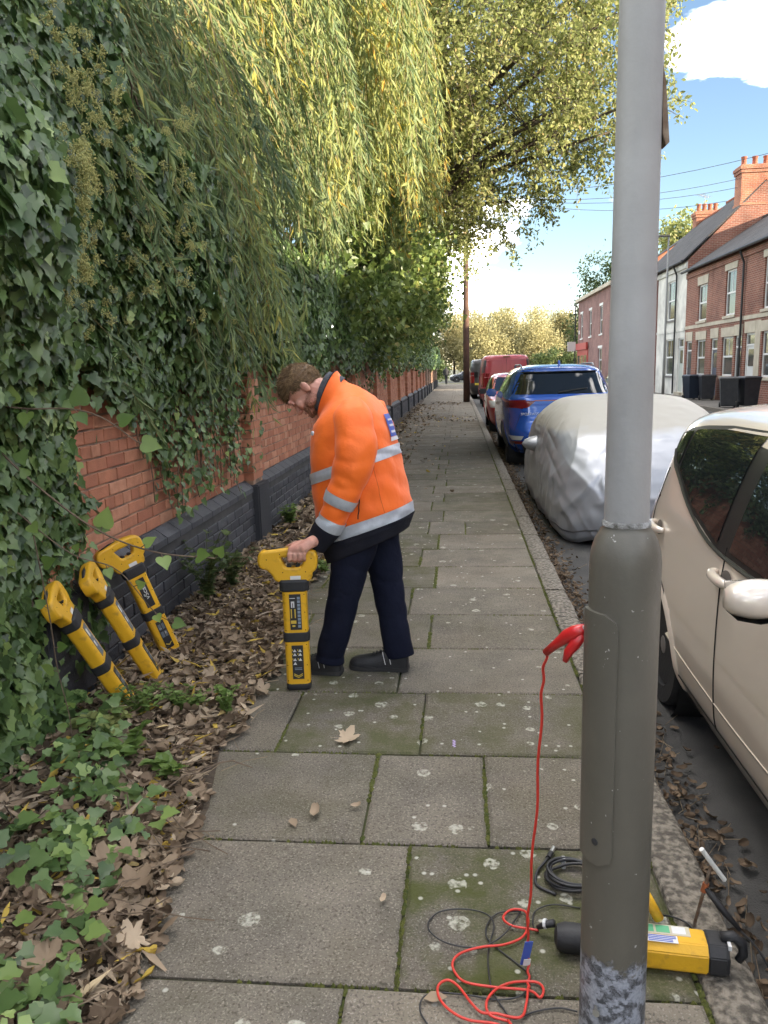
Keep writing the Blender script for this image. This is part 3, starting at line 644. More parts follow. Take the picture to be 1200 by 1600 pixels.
# twigs and straw
b = MB(); rt_ = random.Random(12)
for _ in range(420):
    x, y = rt_.uniform(-1.75, -.9), rt_.uniform(1.2, 7); a = rt_.uniform(0, 6.28); l = rt_.uniform(.05, .22); z = .03+.05*max(0, (-x-.9)/.9)
    b.tube([(x, y, z), (x+math.cos(a)*l*.5, y+math.sin(a)*l*.5, z+rt_.uniform(0, .03)), (x+math.cos(a)*l, y+math.sin(a)*l, z+rt_.uniform(-.01, .03))], .0016, 3)
for _ in range(200):
    x, y = .77+abs(rt_.gauss(0, .07)), rt_.uniform(1.2, 7); a = rt_.gauss(1.57, .6); l = rt_.uniform(.04, .18)
    b.tube([(x, y, -.11), (x+math.cos(a)*l, y+math.sin(a)*l, -.105)], .0017, 3)
tag(b.build('twig_litter', mat('twig', (.16, .12, .08), .9, (.26, .2, .13), 9)), 'thin twigs and dry stalks scattered through the fallen leaves', 'twigs', kind='stuff')
# single leaves out on the slabs
singles = [(-.52, 2.42, 'curled brown leaf lying alone on the second slab row left of the red lead', CURL, .07), (-.40, 2.50, 'small tan leaf sliver on a slab in front of the man', CURL, .045), (-.53, 3.02, 'dry crumpled leaf lying just below the standing detector', PLANE, .10), (-.24, 2.0, 'small pale leaf on the large plain slab', CURL, .035), (-.10, 1.66, 'orange brown leaf at the joint beside the cable loops', OVAL, .06), (-.60, 2.42, 'thin reddish leaf near the edge of the leaf litter on the slab', OVAL, .06), (.30, 1.73, 'tan leaf tucked beside the foot of the lamp post', CURL, .06), (-1.0, 2.3, 'long pale dry leaf at the litter edge beside the big slab', OVAL, .12)]
for x, y, lab, tm, s in singles:
    a = rt_.uniform(0, 6.28); me = scatter_mesh('fallen_leaf', tm[0], tm[1], [(0, 0, .004)], [(math.cos(a), math.sin(a), .05)], [(.1, -.15, 1)], s, [rt_.uniform(.45, .9)]); me.materials.append(M_LIT)
    o = link('fallen_leaf', me); o.location = (x, y, .004 if x > -.9 else .05); tag(o, lab, 'leaf', 'single leaves on the paving')
b = MB(); q_ = []
for i in range(13): q_.append((.006*math.sin(i*2.1), .0052*i, .0))
for i in range(12):
    (x0, y0, _), (x1, y1, _) = q_[i], q_[i+1]; b.add([(x0-.004, y0, 0), (x0+.004, y0, 0), (x1+.004, y1, 0), (x1-.004, y1, 0)], [(0, 1, 2, 3)])
o = b.build('paint_mark', mat('purple_paint', (.40, .30, .55), .8)); o.location = (-.03, 2.96, .008); tag(o, 'small purple spray paint squiggle on the lichen spotted slab', 'paint mark')
b = MB(); b.grid([[(-.03+.015*i, -.02+.013*j, .012*math.sin(i*2.3+j*1.7)) for j in range(4)] for i in range(5)]); o = b.build('sweet_wrapper', mat('wrapper_blue', (.08, .06, .35), .3, (.5, .45, .5), 40), None, True); o.location = (-1.35, 4.27, .06); tag(o, 'crumpled blue and white wrapper in the fallen leaves by the wall', 'wrapper')
b = MB(); b.tube([Vector(p) for p in crom([(-.11, -.06, .03), (-.03, -.02, .05), (.02, .03, .045), (.12, .08, .06)], 16)], [.006]*8+[.004]*8, 6); o = b.build('dead_stick', mat('pale_stick', (.42, .34, .25), .8)); o.location = (-1.16, 4.55, .03); tag(o, 'pale bent stick lying in the leaves left of the standing detector', 'stick')
# big leaves resting on top of the litter in the near corner
bigs = [(-1.30, 1.55, .15), (-1.17, 1.50, .14), (-1.05, 1.62, .13), (-1.21, 1.42, .15), (-.98, 1.92, .15), (-1.12, 2.0, .16), (-1.02, 2.12, .12), (-1.38, 1.60, .12), (-.95, 1.75, .10)]
bl_ = ['large tan lobed leaf second from the left in the bottom left corner', 'large tan lobed leaf in the middle of the bottom left corner cluster', 'tan lobed leaf nearest the slabs in the bottom corner cluster', 'large tan lobed leaf lowest in the bottom left corner', 'large tan lobed leaf by the slab edge, above the corner cluster', 'largest tan lobed leaf of the pair above the corner cluster', 'tan lobed leaf highest up the litter edge beside the big slab', 'tan lobed leaf at the far left of the bottom corner cluster', 'small tan lobed leaf at the slab edge near the bottom']
for i, (x, y, s) in enumerate(bigs):
    a = rt_.uniform(0, 6.28); me = scatter_mesh('fallen_leaf', PLANE[0], PLANE[1], [(0, 0, 0)], [(math.cos(a), math.sin(a), .15)], [(.25*math.cos(i), -.3, 1)], s*.66, [.42+.06*(i % 4)]); me.materials.append(M_LIT)
    o = link('fallen_leaf', me); o.location = (x, y, .075); tag(o, bl_[i], 'leaf', 'large leaves in the near left corner')
# ground ivy
n = 2600; Y = RNG.uniform(.9, 3.1, n); X = -1.85+.95*RNG.random(n)**1.15; lim = np.where(Y < 2.45, -.90-.12*RNG.random(n)+.10*n2f(np.stack([Y, Y*0, Y*0], 1)), -1.25-.4*(Y-2.45))
k = (X < lim) & (n3f(np.stack([X*.9, Y*.9, Y*0], 1)) > RNG.uniform(-.9, .5, n)); X, Y = X[k], Y[k]; n = len(X)
P2 = np.stack([X, Y, .06+.14*np.clip((-X-1.1)/.7, 0, 1)*RNG.random(n)+RNG.random(n)*.05], 1); a = RNG.uniform(0, 6.28, n)
D2 = np.stack([np.cos(a)*.8+.3, np.sin(a)*.8-.2, RNG.normal(-.1, .25, n)], 1); N2 = np.stack([RNG.normal(.25, .35, n), RNG.normal(-.35, .35, n), np.ones(n)], 1)
gi = scatter('ground_ivy', IVY, P2, D2, N2, .054*RNG.uniform(.4, 1.35, n), M_IVY, None, np.clip(RNG.normal(.55, .2, n), 0, 1)); tag(gi, 'ivy creeping over the fallen leaves in the near left corner', 'ivy', kind='stuff')
b = MB()
for _ in range(70):
    x, y = rt_.uniform(-1.8, -1.05), rt_.uniform(1.1, 2.8); a = rt_.uniform(-.9, .9); path = [(x, y, .06)]
    for _k in range(5): q = path[-1]; a += rt_.uniform(-.3, .3); path.append((q[0]+math.cos(a)*.08, q[1]+math.sin(a)*.08, .05+rt_.uniform(0, .05)))
    b.tube(path, .0025, 4)
o = b.build('runner', M_STEM, gi)
# individual bright leaves in the ground ivy
for i, (x, y) in enumerate([(-1.03, 1.80), (-1.17, 1.72), (-1.10, 1.57), (-.98, 1.70), (-1.35, 2.2), (-1.22, 2.05), (-.99, 2.25), (-1.4, 2.5)]):
    a = i*2.1; me = scatter_mesh('leaf', IVY[0], IVY[1], [(0, 0, 0)], [(math.cos(a), math.sin(a), .1)], [(.2, -.3, 1)], .06, [.3+.08*i]); me.materials.append(M_BRI); o = link('leaf', me, None, gi); o.location = (x, y, .12)
def weed(x, y, h, n, spread, size, tm, label, m=M_BRI, z=.04, v=(.1, .6)):
    t = empty('weed', (x, y, z), 0, label, 'plant'); rr = random.Random(int(x*1000+y*77)); b = MB(); PP, DD, NN, SS = [], [], [], []
    for i in range(n):
        a = rr.uniform(0, 6.28); s = rr.uniform(.3, 1)*spread; hh = h*rr.uniform(.6, 1); path = [Vector((0, 0, 0)), Vector((math.cos(a)*s*.3, math.sin(a)*s*.3, hh*.55)), Vector((math.cos(a)*s, math.sin(a)*s, hh))]
        pc = crom(path, 9); b.tube([Vector(p) for p in pc], .0022, 4)
        for p in pc[2:]:
            for _k in range(3): aa = rr.uniform(0, 6.28); PP.append(p); DD.append((math.cos(aa), math.sin(aa), rr.uniform(-.2, .5))); NN.append((rr.gauss(0, .3), rr.gauss(0, .3), 1)); SS.append(size*rr.uniform(.5, 1.2))
    b.build('stem', mat('green_stem', (.08, .10, .03), .7), t); me = scatter_mesh('leaves', tm[0], tm[1], PP, DD, NN, SS, [rr.uniform(*v) for _ in PP]); o = link('leaves', me, m, t); o['kind'] = 'stuff'
weed(-1.66, 4.75, .52, 16, .22, .05, WILLOW, 'tall wispy dark weed growing at the wall behind the detectors', M_DKG, v=(.3, 1)); weed(-1.60, 5.1, .35, 10, .2, .05, WILLOW, 'lower wispy weed beside the tall one at the wall', M_DKG, v=(.3, 1))
weed(-1.44, 3.12, .14, 16, .16, .035, OVAL, 'feathery green weed under the foot of the leftmost detector'); weed(-1.25, 3.18, .13, 14, .14, .035, OVAL, 'feathery green weed in the leaves right of the detector feet'); weed(-1.05, 3.15, .16, 8, .08, .03, WILLOW, 'upright grassy weed at the edge of the paving')
weed(-1.33, 2.75, .10, 4, .13, .058, HEART, 'broad leaved green weed in the leaf litter below the detectors', v=(0, .4)); weed(-1.12, 2.62, .08, 3, .11, .05, HEART, 'small broad leaved weed near the edge of the slabs', v=(.1, .5)); weed(-1.68, 7.4, .22, 10, .12, .06, OVAL, 'light green weed at the wall left of the man')
weed(-1.5, 2.95, .12, 9, .18, .05, OVAL, 'dry olive weed tuft at the wall foot', M_SYC, v=(.2, .5)); weed(-1.02, 5.6, .1, 8, .1, .04, OVAL, 'small green weed in the leaf litter behind the standing detector')

# ------------------------------------------------------------------ weeping willow
wil = empty('willow_tree', (-5.2, 8.0, 0), 0, 'weeping willow trailing long yellow green strands over the wall and pavement', 'tree')
def Wl(o): o.location = (5.2, -8.0, 0); return o
b = MB(); b.tube([(-5.2, 8, -.2), (-5.1, 8, 1.5), (-4.9, 8.1, 3.5), (-4.6, 8.2, 5.5)], [.42, .34, .28, .2], 12)
limbs = []
for (ex, ey, ez) in [(-2.6, 4.6, 6.0), (-2.2, 6.6, 6.6), (-1.6, 9.0, 7.6), (-1.2, 11.5, 8.2), (-3.0, 13, 7.5), (-4.5, 3.2, 6.0), (-3.4, 10, 8.5)]:
    pth = crom([(-4.8, 8.1, 4.2), ((-4.8+ex)/2-.3, (8+ey)/2, ez+.3), (ex, ey, ez), (ex+.9, ey+.1, ez-1.0)], 12); b.tube([Vector(p) for p in pth], [.09*(1-i/13)+.012 for i in range(12)], 6); limbs.append(pth)
Wl(b.build('trunk', M_BARK, wil, True))
tw = MB(); WP, WD, WN, WS, WV = [], [], [], [], []
nA = fnoise(41, 5, 1.6)
def strand(B, Ln, a, dy, vbase, lsz=.1, step=.03):
    nseg = 9; t = np.linspace(0, 1, nseg)
    w1, w2 = RNG.normal(0, .05, 2); pts = np.stack([B[0]-a*Ln*t**1.35+w1*np.sin(t*5), B[1]+dy*Ln*t+w2*np.sin(t*4+1), B[2]+Ln*t*(1-.12*t)], 1)
    tw.tube([Vector(p) for p in pts[::2]], [.0015, .002, .003, .004, .005], 3, False)
    n = int(Ln/step); u = RNG.random(n); P = np.stack([np.interp(u, t, pts[:, i]) for i in range(3)], 1)
    T = np.stack([np.interp(u, t, np.gradient(pts[:, i], t)) for i in range(3)], 1); T = -unit(T)
    D = unit(T + rv(n, .36)); N = rv(n)
    WP.append(P); WD.append(D); WN.append(N); WS.append(lsz*RNG.uniform(.6, 1.2, n)); WV.append(np.clip(vbase+RNG.normal(0, .14, n), 0, 1))
rw = np.random.default_rng(8)
def curtain(n, y0, y1, xr, zr, Lr, ar, vb, lsz, step):
    nc = max(6, n//9); cl = []
    for _ in range(nc): Y = rw.uniform(y0, y1); X = rw.uniform(*xr(Y)); cl.append((X, Y, rw.normal(0, .38), rw.normal(0, .13), rw.uniform(*ar), rw.normal(0, .08)))
    for _ in range(n):
        X, Y, dz, dv, a, dy = cl[rw.integers(nc)]; X += rw.normal(0, .09); Y += rw.normal(0, .12); z = zr(X, Y)+dz+rw.normal(0, .16)
        strand((X, Y, z), rw.uniform(*Lr), a+rw.normal(0, .05), dy+rw.normal(0, .04), vb+dv+rw.normal(0, .08), lsz*rw.uniform(.8, 1.2), step)
curtain(150, 3.3, 4.6, lambda Y: (-2.0, -1.42), lambda X, Y: 2.45+.25*(4.6-Y), (.9, 1.7), (.3, .7), .30, .125, .03)
curtain(230, 4.4, 6.4, lambda Y: (-2.2, -1.40+.14*(Y-4.4)), lambda X, Y: 2.25+.12*(6.4-Y), (1.2, 2.4), (.2, .55), .33, .13, .032)
curtain(16, 5.2, 6.0, lambda Y: (-1.45, -1.2), lambda X, Y: 1.78, (1.8, 2.6), (.1, .3), .46, .13, .026)
curtain(340, 6.2, 9.0, lambda Y: (-2.4, -.85), lambda X, Y: 2.8+.25*(X+2.4), (1.6, 3.2), (.1, .35), .42, .14, .037)
curtain(470, 8.5, 12.0, lambda Y: (-2.4, -.12), lambda X, Y: 3.55+.25*(X+2.0), (2.2, 4.2), (.05, .25), .60, .16, .042)
curtain(260, 12, 15.0, lambda Y: (-2.8, -.35), lambda X, Y: 4.4, (2.5, 4.5), (.05, .2), .66, .18, .05)
curtain(200, 4.0, 9.0, lambda Y: (-4.2, -2.4), lambda X, Y: 2.9, (1.8, 3.4), (.0, .3), .4, .12, .035)
o = Wl(tw.build('twig', mat('willow_twig', (.20, .16, .05), .7, (.12, .1, .04), 8), wil)); o['kind'] = 'stuff'
P, D, N, S, V = map(np.concatenate, (WP, WD, WN, WS, WV))
o = Wl(scatter('crown', WILLOW, P, D, N, S, M_WIL, wil, V, W=.15)); o['kind'] = 'stuff'

# ------------------------------------------------------------------ broad leaved trees
def tree(name, base, trunk_h, ells, nclump, perclump, sig, size, m, label, cat='tree', group=None, vmu=.5, vsd=.2, tr=.25, tmpl=OVAL, vz=0., branch=True, seed=0, spray=0):
    rg = np.random.default_rng(seed+int(abs(base[0])*13+base[1]*7)); t = empty(name, base, 0, label, cat, group); B0 = np.array(base)
    cs = []
    for (c, r) in ells:
        k = int(nclump*np.prod(r)/sum(np.prod(e[1]) for e in ells))+1
        d = unit(rg.normal(size=(k, 3)))*(.30+.70*rg.random((k, 1))**.6); cs.append(np.array(c)+d*np.array(r))
    C = np.concatenate(cs); C = C[C[:, 2] > 0.2]
    b = MB(); mid = np.array(ells[0][0]); tp = np.array([base[0]+(mid[0]-base[0])*.3, base[1]+(mid[1]-base[1])*.3, base[2]+trunk_h])
    b.tube([Vector((0, 0, -.3)), Vector((tp-B0)*.5+np.array([.05, 0, 0])), Vector(tp-B0), Vector((mid-B0)*.75+(tp-B0)*.25)], [tr*1.25, tr, tr*.8, tr*.45], 9)
    if branch:
        mains = []
        for (c, r) in ells:
            for _ in range(max(3, int(9*np.prod(r)**.33/2.5))):
                e = np.array(c)+unit(rg.normal(size=3))*np.array(r)*.55; p = crom([tp, (tp+e)/2+np.array([0, 0, .25]), e], 7); b.tube([Vector(q-B0) for q in p], [tr*.26*(1-i/7.5)+.008 for i in range(7)], 5); mains.append(p)
        allp = np.concatenate(mains)
        for c in C[::2 if len(C) > 250 else 1]:
            j = np.argmin(((allp-c)**2).sum(1)); a = allp[j]; b.tube([Vector(a-B0), Vector((a+c)/2-B0+Vector((0, 0, .06))), Vector(c-B0)], [.011, .008, .004], 3, False)
    b.build('trunk', M_BARK, t, True)
    n = len(C)*perclump; ci = np.repeat(np.arange(len(C)), perclump); P = C[ci]+rg.normal(size=(n, 3))*sig*np.array([1, 1, .8]); D = rg.normal(size=(n, 3))+np.array([0, 0, -.6]); N = rg.normal(size=(n, 3))+np.array([0, 0, .5])
    if spray:
        sd_ = unit(rg.normal(size=(len(C), spray, 3))+np.array([0, 0, -.25])); si = rg.integers(0, spray, n); u = rg.random(n)**.7; P = C[ci]+sd_[ci, si]*(u*sig*2.1)[:, None]+rg.normal(size=(n, 3))*.05+np.array([0, 0, -.10])*(u**2)[:, None]
        b2 = MB()
        for c, ds in zip(C, sd_):
            for d in ds: b2.tube([Vector(c-B0), Vector(c+d*sig*1.1-B0), Vector(c+d*sig*2.0+np.array([0, 0, -.09])-B0)], [.005, .004, .002], 3, False)
        o2 = b2.build('twig', M_BARK, t); o2['kind'] = 'stuff'
    V = np.clip(vmu+rg.normal(0, vsd, n)+rg.normal(0, .10, len(C))[ci]+vz*(P[:, 2]-mid[2]), 0, 1)
    o = scatter('crown', tmpl, P-B0, D, N, size*rg.uniform(.6, 1.25, n), m, t, V); o['kind'] = 'stuff'
    return t
tree('lime_tree', (-2.9, 17.5, 0), 4.2, [((.0, 16, 8.0), (4.0, 3.8, 3.7)), ((-2.0, 17, 8.5), (3.2, 4, 4)), ((2.5, 15.5, 6.6), (1.4, 2.2, 1.7)), ((.2, 18, 5.2), (2.0, 2.5, 1.3)), ((-.6, 21, 4.9), (1.3, 2.8, 1.5))], 1350, 120, .27, .090, M_SYC, 'broad tree with pale yellowing leaves spreading over the pavement and parked cars', vmu=.47, tr=.3, spray=7)
tree('ivy_clad_tree', (-2.9, 14.5, 0), 2.5, [((-1.6, 12.0, 3.2), (1.0, 2.4, 1.5)), ((-1.35, 15.5, 3.5), (1.2, 2.4, 1.8)), ((-1.5, 20, 3.6), (1.2, 3.4, 1.8)), ((-1.3, 26, 3.8), (1.0, 3.4, 1.7))], 340, 110, .22, .085, M_GRN, 'dark green ivy clad tree rising behind the wall under the yellow tree', vmu=.5, tmpl=IVY)
tree('holly_tree', (-3.2, 28, 0), 2.5, [((-2.0, 28, 4.2), (1.5, 3.5, 2.4)), ((-2.4, 36, 4.4), (1.5, 4, 2.6))], 160, 110, .32, .13, M_DKG, 'dark rounded evergreen behind the far part of the wall', vmu=.6, tmpl=OVAL)
tree('sycamore_tree', (-7.5, 8.0, 0), 3, [((-6.2, 6.5, 5.0), (2.2, 4.2, 3.8)), ((-5.6, 12.0, 6.0), (2.4, 4.5, 4.5)), ((-4.0, 14.0, 7.5), (2.2, 3, 4))], 300, 80, .42, .17, M_DKG, 'shadowy green tree filling the gap behind the willow strands', vmu=.75, vsd=.2)
tree('elder_tree', (-4.0, 3.2, 0), 2, [((-3.3, 3.4, 3.2), (1.1, 1.9, 1.6)), ((-3.2, 5.8, 3.1), (1.0, 1.5, 1.3))], 110, 90, .25, .11, M_DKG, 'leafy bush standing behind the near end of the wall', 'bush', vmu=.4)
fars = [(-6, 104, 8.5), (-.5, 108, 9.2), (3.5, 103, 7.8), (6.5, 110, 9.8), (10.5, 105, 9.0), (14.5, 112, 9.5), (-11, 109, 10), (19, 108, 9), (2, 118, 10.5)]
tones = ['ochre', 'pale brown', 'yellowish', 'golden', 'russet tinted', 'thinning tan', 'dull brown', 'greenish tan', 'tall straw coloured']
for i, (x, y, h) in enumerate(fars):
    tree('autumn_tree', (x, y, -.2), h*.35, [((x, y, h*.52), (2.9, 2.6, h*.46))], 95, 120, .62, .30, M_AUT, '%s autumn tree in the row beyond the end of the street' % tones[i], 'tree', 'autumn trees at the end of the street', vmu=.3+.09*(i % 5), vsd=.16, tr=.16, seed=i)
for i, (x, y, h, lab) in enumerate([(11.5, 98, 3.8, 'round dark evergreen bush left of the corner shop at the street end'), (14.5, 99, 3.2, 'low dark hedge bush beside the corner shop at the street end'), (-3.2, 97, 2.6, 'green bush behind the dark car at the street end'), (8.5, 99, 2.2, 'small green bush behind the red van at the street end')]):
    tree('bush', (x, y, -.2), .5, [((x, y, h*.5), (2.2, 1.5, h*.5))], 40, 70, .35, .3, M_DKG, lab, 'bush', vmu=.55, tr=.08, branch=False, seed=i+40)
tree('conifer_tree', (15.2, 84, 0), 5, [((14.6, 84, 8.4), (2.1, 2.0, 4.8)), ((13.0, 83, 5.5), (1.5, 2, 3.4)), ((16.8, 80, 8.5), (2.4, 2.4, 4.4))], 120, 70, .5, .32, M_DKG, 'tall dark tree behind the corner shop', vmu=.5, tr=.2)
tree('garden_tree', (24, 78, 0), 7, [((23.0, 78, 12.3), (4.0, 4, 3.0))], 120, 60, .6, .4, M_SYC, 'tree top showing over the terrace roofs', vmu=.45, tr=.25)

# ------------------------------------------------------------------ lamp post in the foreground
def post_material():
    m, N, K, b = nodes('post_paint_worn')
    g = N.new('ShaderNodeNewGeometry'); sp = N.new('ShaderNodeSeparateXYZ'); K(g.outputs['Position'], sp.inputs[0])
    def noi(sc, det=6):
        n = N.new('ShaderNodeTexNoise'); n.inputs['Scale'].default_value = sc; n.inputs['Detail'].default_value = det; n.inputs['Roughness'].default_value = .62; K(g.outputs['Position'], n.inputs['Vector']); return n.outputs['Fac']
    def mth(op, a, c):
        n = N.new('ShaderNodeMath'); n.operation = op
        for i, q in enumerate((a, c)):
            if isinstance(q, (int, float)): n.inputs[i].default_value = q
            else: K(q, n.inputs[i])
        return n.outputs[0]
    def rng(v, a, c, lo=0., hi=1.):
        n = N.new('ShaderNodeMapRange'); n.inputs[1].default_value = a; n.inputs[2].default_value = c; n.inputs[3].default_value = lo; n.inputs[4].default_value = hi; K(v, n.inputs[0]); return n.outputs[0]
    def mix(f, A, B):
        n = N.new('ShaderNodeMix'); n.data_type = 'RGBA'; K(f, n.inputs['Factor'])
        for k, c in (('A', A), ('B', B)):
            if isinstance(c, tuple): n.inputs[k].default_value = rgb(c)
            else: K(c, n.inputs[k])
        return n.outputs['Result']
    paint = mix(rng(noi(5), .3, .7), (.098, .090, .072), (.122, .112, .090))
    chips = rng(noi(46, 3), .70, .72); paint = mix(chips, paint, (.42, .41, .38))
    wear = mth('ADD', mth('MULTIPLY', noi(9, 7), .30), mth('MULTIPLY', sp.outputs[2], 1.0))     # paint lost near the ground
    bare = mix(rng(noi(34, 6), .46, .54), (.33, .35, .40), (.055, .058, .066)); bare = mix(rng(noi(120, 3), .45, .6, 0, .6), bare, (.20, .21, .235))
    base = mix(rng(wear, .375, .39, 1, 0), paint, bare)
    K(base, b.inputs['Base Color']); b.inputs['Roughness'].default_value = .42; b.inputs['Specular IOR Level'].default_value = .45
    bp = N.new('ShaderNodeBump'); bp.inputs['Strength'].default_value = .5; bp.inputs['Distance'].default_value = .004
    K(mth('ADD', rng(wear, .37, .395), mth('MULTIPLY', noi(70, 4), .35)), bp.inputs['Height']); K(bp.outputs['Normal'], b.inputs['Normal'])
    return m
M_POST = post_material()
M_POSTU = mat('post_grey_paint', (.34, .335, .325), .5, (.255, .25, .24), 4, 9, .15, 60)
PX, PY = .345, 1.60
lp = empty('lamp_post', (PX, PY, 0), 0, 'grey street lamp post with a thick olive base and peeling paint, close to the camera', 'lamp post')
MB().lathe([(.074, -.3), (.074, .0), (.0735, .6), (.073, 1.10), (.0725, 1.145), (.070, 1.168), (.063, 1.192), (.053, 1.210), (.048, 1.218), (.048, 1.222)], n=64).build('base_column', M_POST, lp, .7)
MB().lathe([(.0495, 1.221), (.0485, 1.229), (.0455, 1.232)], n=48, cap=False).build('weld_collar', mat('chipped_collar', (.30, .30, .29), .7, (.09, .085, .07), 40, 4, 1, 90), lp, True)
MB().lathe([(.0452, 1.225), (.0445, 1.4), (.0405, 2.3), (.036, 4), (.03, 6.2)], n=48).build('shaft', M_POSTU, lp, .7)
def curved_door(r, a0, a1, z0, z1, cr):
    b = MB(); na, nz_ = 26, 40; g = []; am = (a0+a1)/2; ah = (a1-a0)/2
    for j in range(nz_+1):
        z = z0+(z1-z0)*j/nz_; d = min(z-z0, z1-z); k = 0 if d > cr else cr-math.sqrt(max(0, cr*cr-(cr-d)**2)); h = ah-k/r
        g.append([(r*math.cos(am+h*(2*i/na-1)), r*math.sin(am+h*(2*i/na-1)), z) for i in range(na+1)])
    b.grid(g); edge = [row[0] for row in g]+g[-1][1:-1]+[row[-1] for row in g[::-1]]+g[0][1:-1][::-1]
    inn = [(x*(r-.012)/r, y*(r-.012)/r, z) for x, y, z in edge]; n = len(edge); o = len(b.v)
    b.add(edge+inn, [(i, (i+1) % n, n+(i+1) % n, n+i) for i in range(n)]); return b
curved_door(.081, math.radians(158), math.radians(251), .475, 1.045, .03).build('access_door', M_POST, lp, .8)
MB().lathe([(.008, 0), (.008, .004), (.005, .005)], n=10).build('door_lock', mat('dark_metal', (.03, .03, .033), .5), lp).matrix_local = Matrix.Translation((.0785*math.cos(3.9), .0785*math.sin(3.9), .53)) @ Euler((0, PI/2, 3.9)).to_matrix().to_4x4()
bo = empty('earth_bolt', (-.045, -.058, .118)); bo.parent = lp
MB().tube([(0, .01, 0), (-.006, -.022, .004)], .004, 8).build('bolt_shank', mat('zinc', (.45, .45, .43), .4, metal=.9), bo); MB().tube([(-.004, -.016, .003), (-.0065, -.023, .0045)], .0085, 6).build('bolt_head', mat('zinc', (0, 0, 0)), bo)
b = MB(); b.prism([(.038, 2.09), (.044, 2.06), (.054, 1.955), (.048, 1.950), (.041, 1.97)], 'y', -.016, .016); b.build('loose_bracket', mat('rust_plate', (.26, .20, .14), .7, (.12, .07, .04), 30), lp)
b = MB(); b.box((.35, 0, 6.2), (.9, .12, .1)); b.build('lantern', M_POSTU, lp, bevel=.03)

# ------------------------------------------------------------------ terrace houses on the opposite side
FX = 10.4
M_HB = housebrick('house_brick', (.26, .09, .055), (.19, .066, .042)); M_HB2 = housebrick('house_brick_dark', (.24, .085, .06), (.18, .062, .045), (.22, .17, .14)); M_CH = housebrick('chimney_brick', (.42, .15, .075), (.32, .11, .06))
M_REN = mat('white_render', (.70, .68, .61), .85, (.48, .465, .42), 1.5, 6, .3, 20); M_CREAM = mat('cream_stone', (.48, .43, .33), .85, (.40, .35, .27), 3)
M_SLATE = housebrick('slate', (.075, .070, .068), (.052, .052, .056), (.025, .024, .024)); M_WFR = mat('white_frame', (.62, .62, .60), .5); M_GLS = mat('house_glass', (.05, .055, .055), .06, spec=.9, c2=(.10, .10, .09), scale=1.5)
M_GUT = mat('black_gutter', (.018, .018, .019), .5); M_POT = mat('terracotta', (.36, .11, .055), .85, (.22, .07, .04), 6); M_ALU = mat('aerial_metal', (.4, .4, .4), .4, metal=.8)
M_SHOP = mat('shop_red', (.36, .045, .035), .5); M_DOOR = {'white': mat('door_white', (.58, .58, .56), .45), 'dark': mat('door_dark', (.03, .03, .04), .4), 'blue': mat('door_navy', (.04, .05, .09), .4), 'green': mat('door_sage', (.42, .45, .40), .5)}
def facade(b, y0, y1, z0, z1, ops, x=FX, dep=.14):
    ys = sorted(set([y0, y1]+[o[0] for o in ops]+[o[1] for o in ops])); zs = sorted(set([z0, z1]+[o[2] for o in ops]+[o[3] for o in ops]))
    for a, c in zip(ys[:-1], ys[1:]):
        for d, e in zip(zs[:-1], zs[1:]):
            if any(o[0] <= a and c <= o[1] and o[2] <= d and e <= o[3] for o in ops): continue
            b.add([(x, a, d), (x, c, d), (x, c, e), (x, a, e)], [(0, 1, 2, 3)])
    for (a, c, d, e) in ops:
        b.add([(x, a, d), (x, c, d), (x, c, e), (x, a, e), (x+dep, a, d), (x+dep, c, d), (x+dep, c, e), (x+dep, a, e)], [(0, 4, 5, 1), (1, 5, 6, 2), (2, 6, 7, 3), (3, 7, 4, 0)])
def window(t, y0, y1, z0, z1, lint=M_CREAM, sill=M_CREAM, x=FX, lint_h=.36):
    w = empty('window'); w.parent = t; f = MB(); fr = .07
    for q in ((y0, y0+fr, z0, z1), (y1-fr, y1, z0, z1), (y0+fr, y1-fr, z0, z0+fr), (y0+fr, y1-fr, z1-fr, z1), (y0+fr, y1-fr, (z0+z1)/2-.035, (z0+z1)/2+.035)): f.bb(x+.06, x+.115, *q)
    f.bb(x+.075, x+.105, (y0+y1)/2-.02, (y0+y1)/2+.02, (z0+z1)/2+.035, z1-fr); f.build('frame', M_WFR, w)
    MB().bb(x+.09, x+.10, y0+fr, y1-fr, z0+fr, (z0+z1)/2-.035).build('pane', M_GLS, w); MB().bb(x+.083, x+.093, y0+fr, (y0+y1)/2-.02, (z0+z1)/2+.035, z1-fr).build('pane', M_GLS, w); MB().bb(x+.083, x+.093, (y0+y1)/2+.02, y1-fr, (z0+z1)/2+.035, z1-fr).build('pane', M_GLS, w)
    MB().bb(x-.06, x+.1, y0-.08, y1+.08, z0-.10, z0-.002).build('sill', sill, w)
    if lint: MB().prism([(y0-.10, z1+.004), (y1+.10, z1+.004), (y1+.14, z1+lint_h), (y0-.14, z1+lint_h)], 'x', x-.025, x+.06).build('lintel', lint, w)
    # net curtain behind the glass
    MB().bb(x+.118, x+.121, y0+fr, y1-fr, z0+fr, z1-fr).build('curtain', mat('curtain', (.30, .29, .26), .9, (.12, .12, .11), 2.5), w)
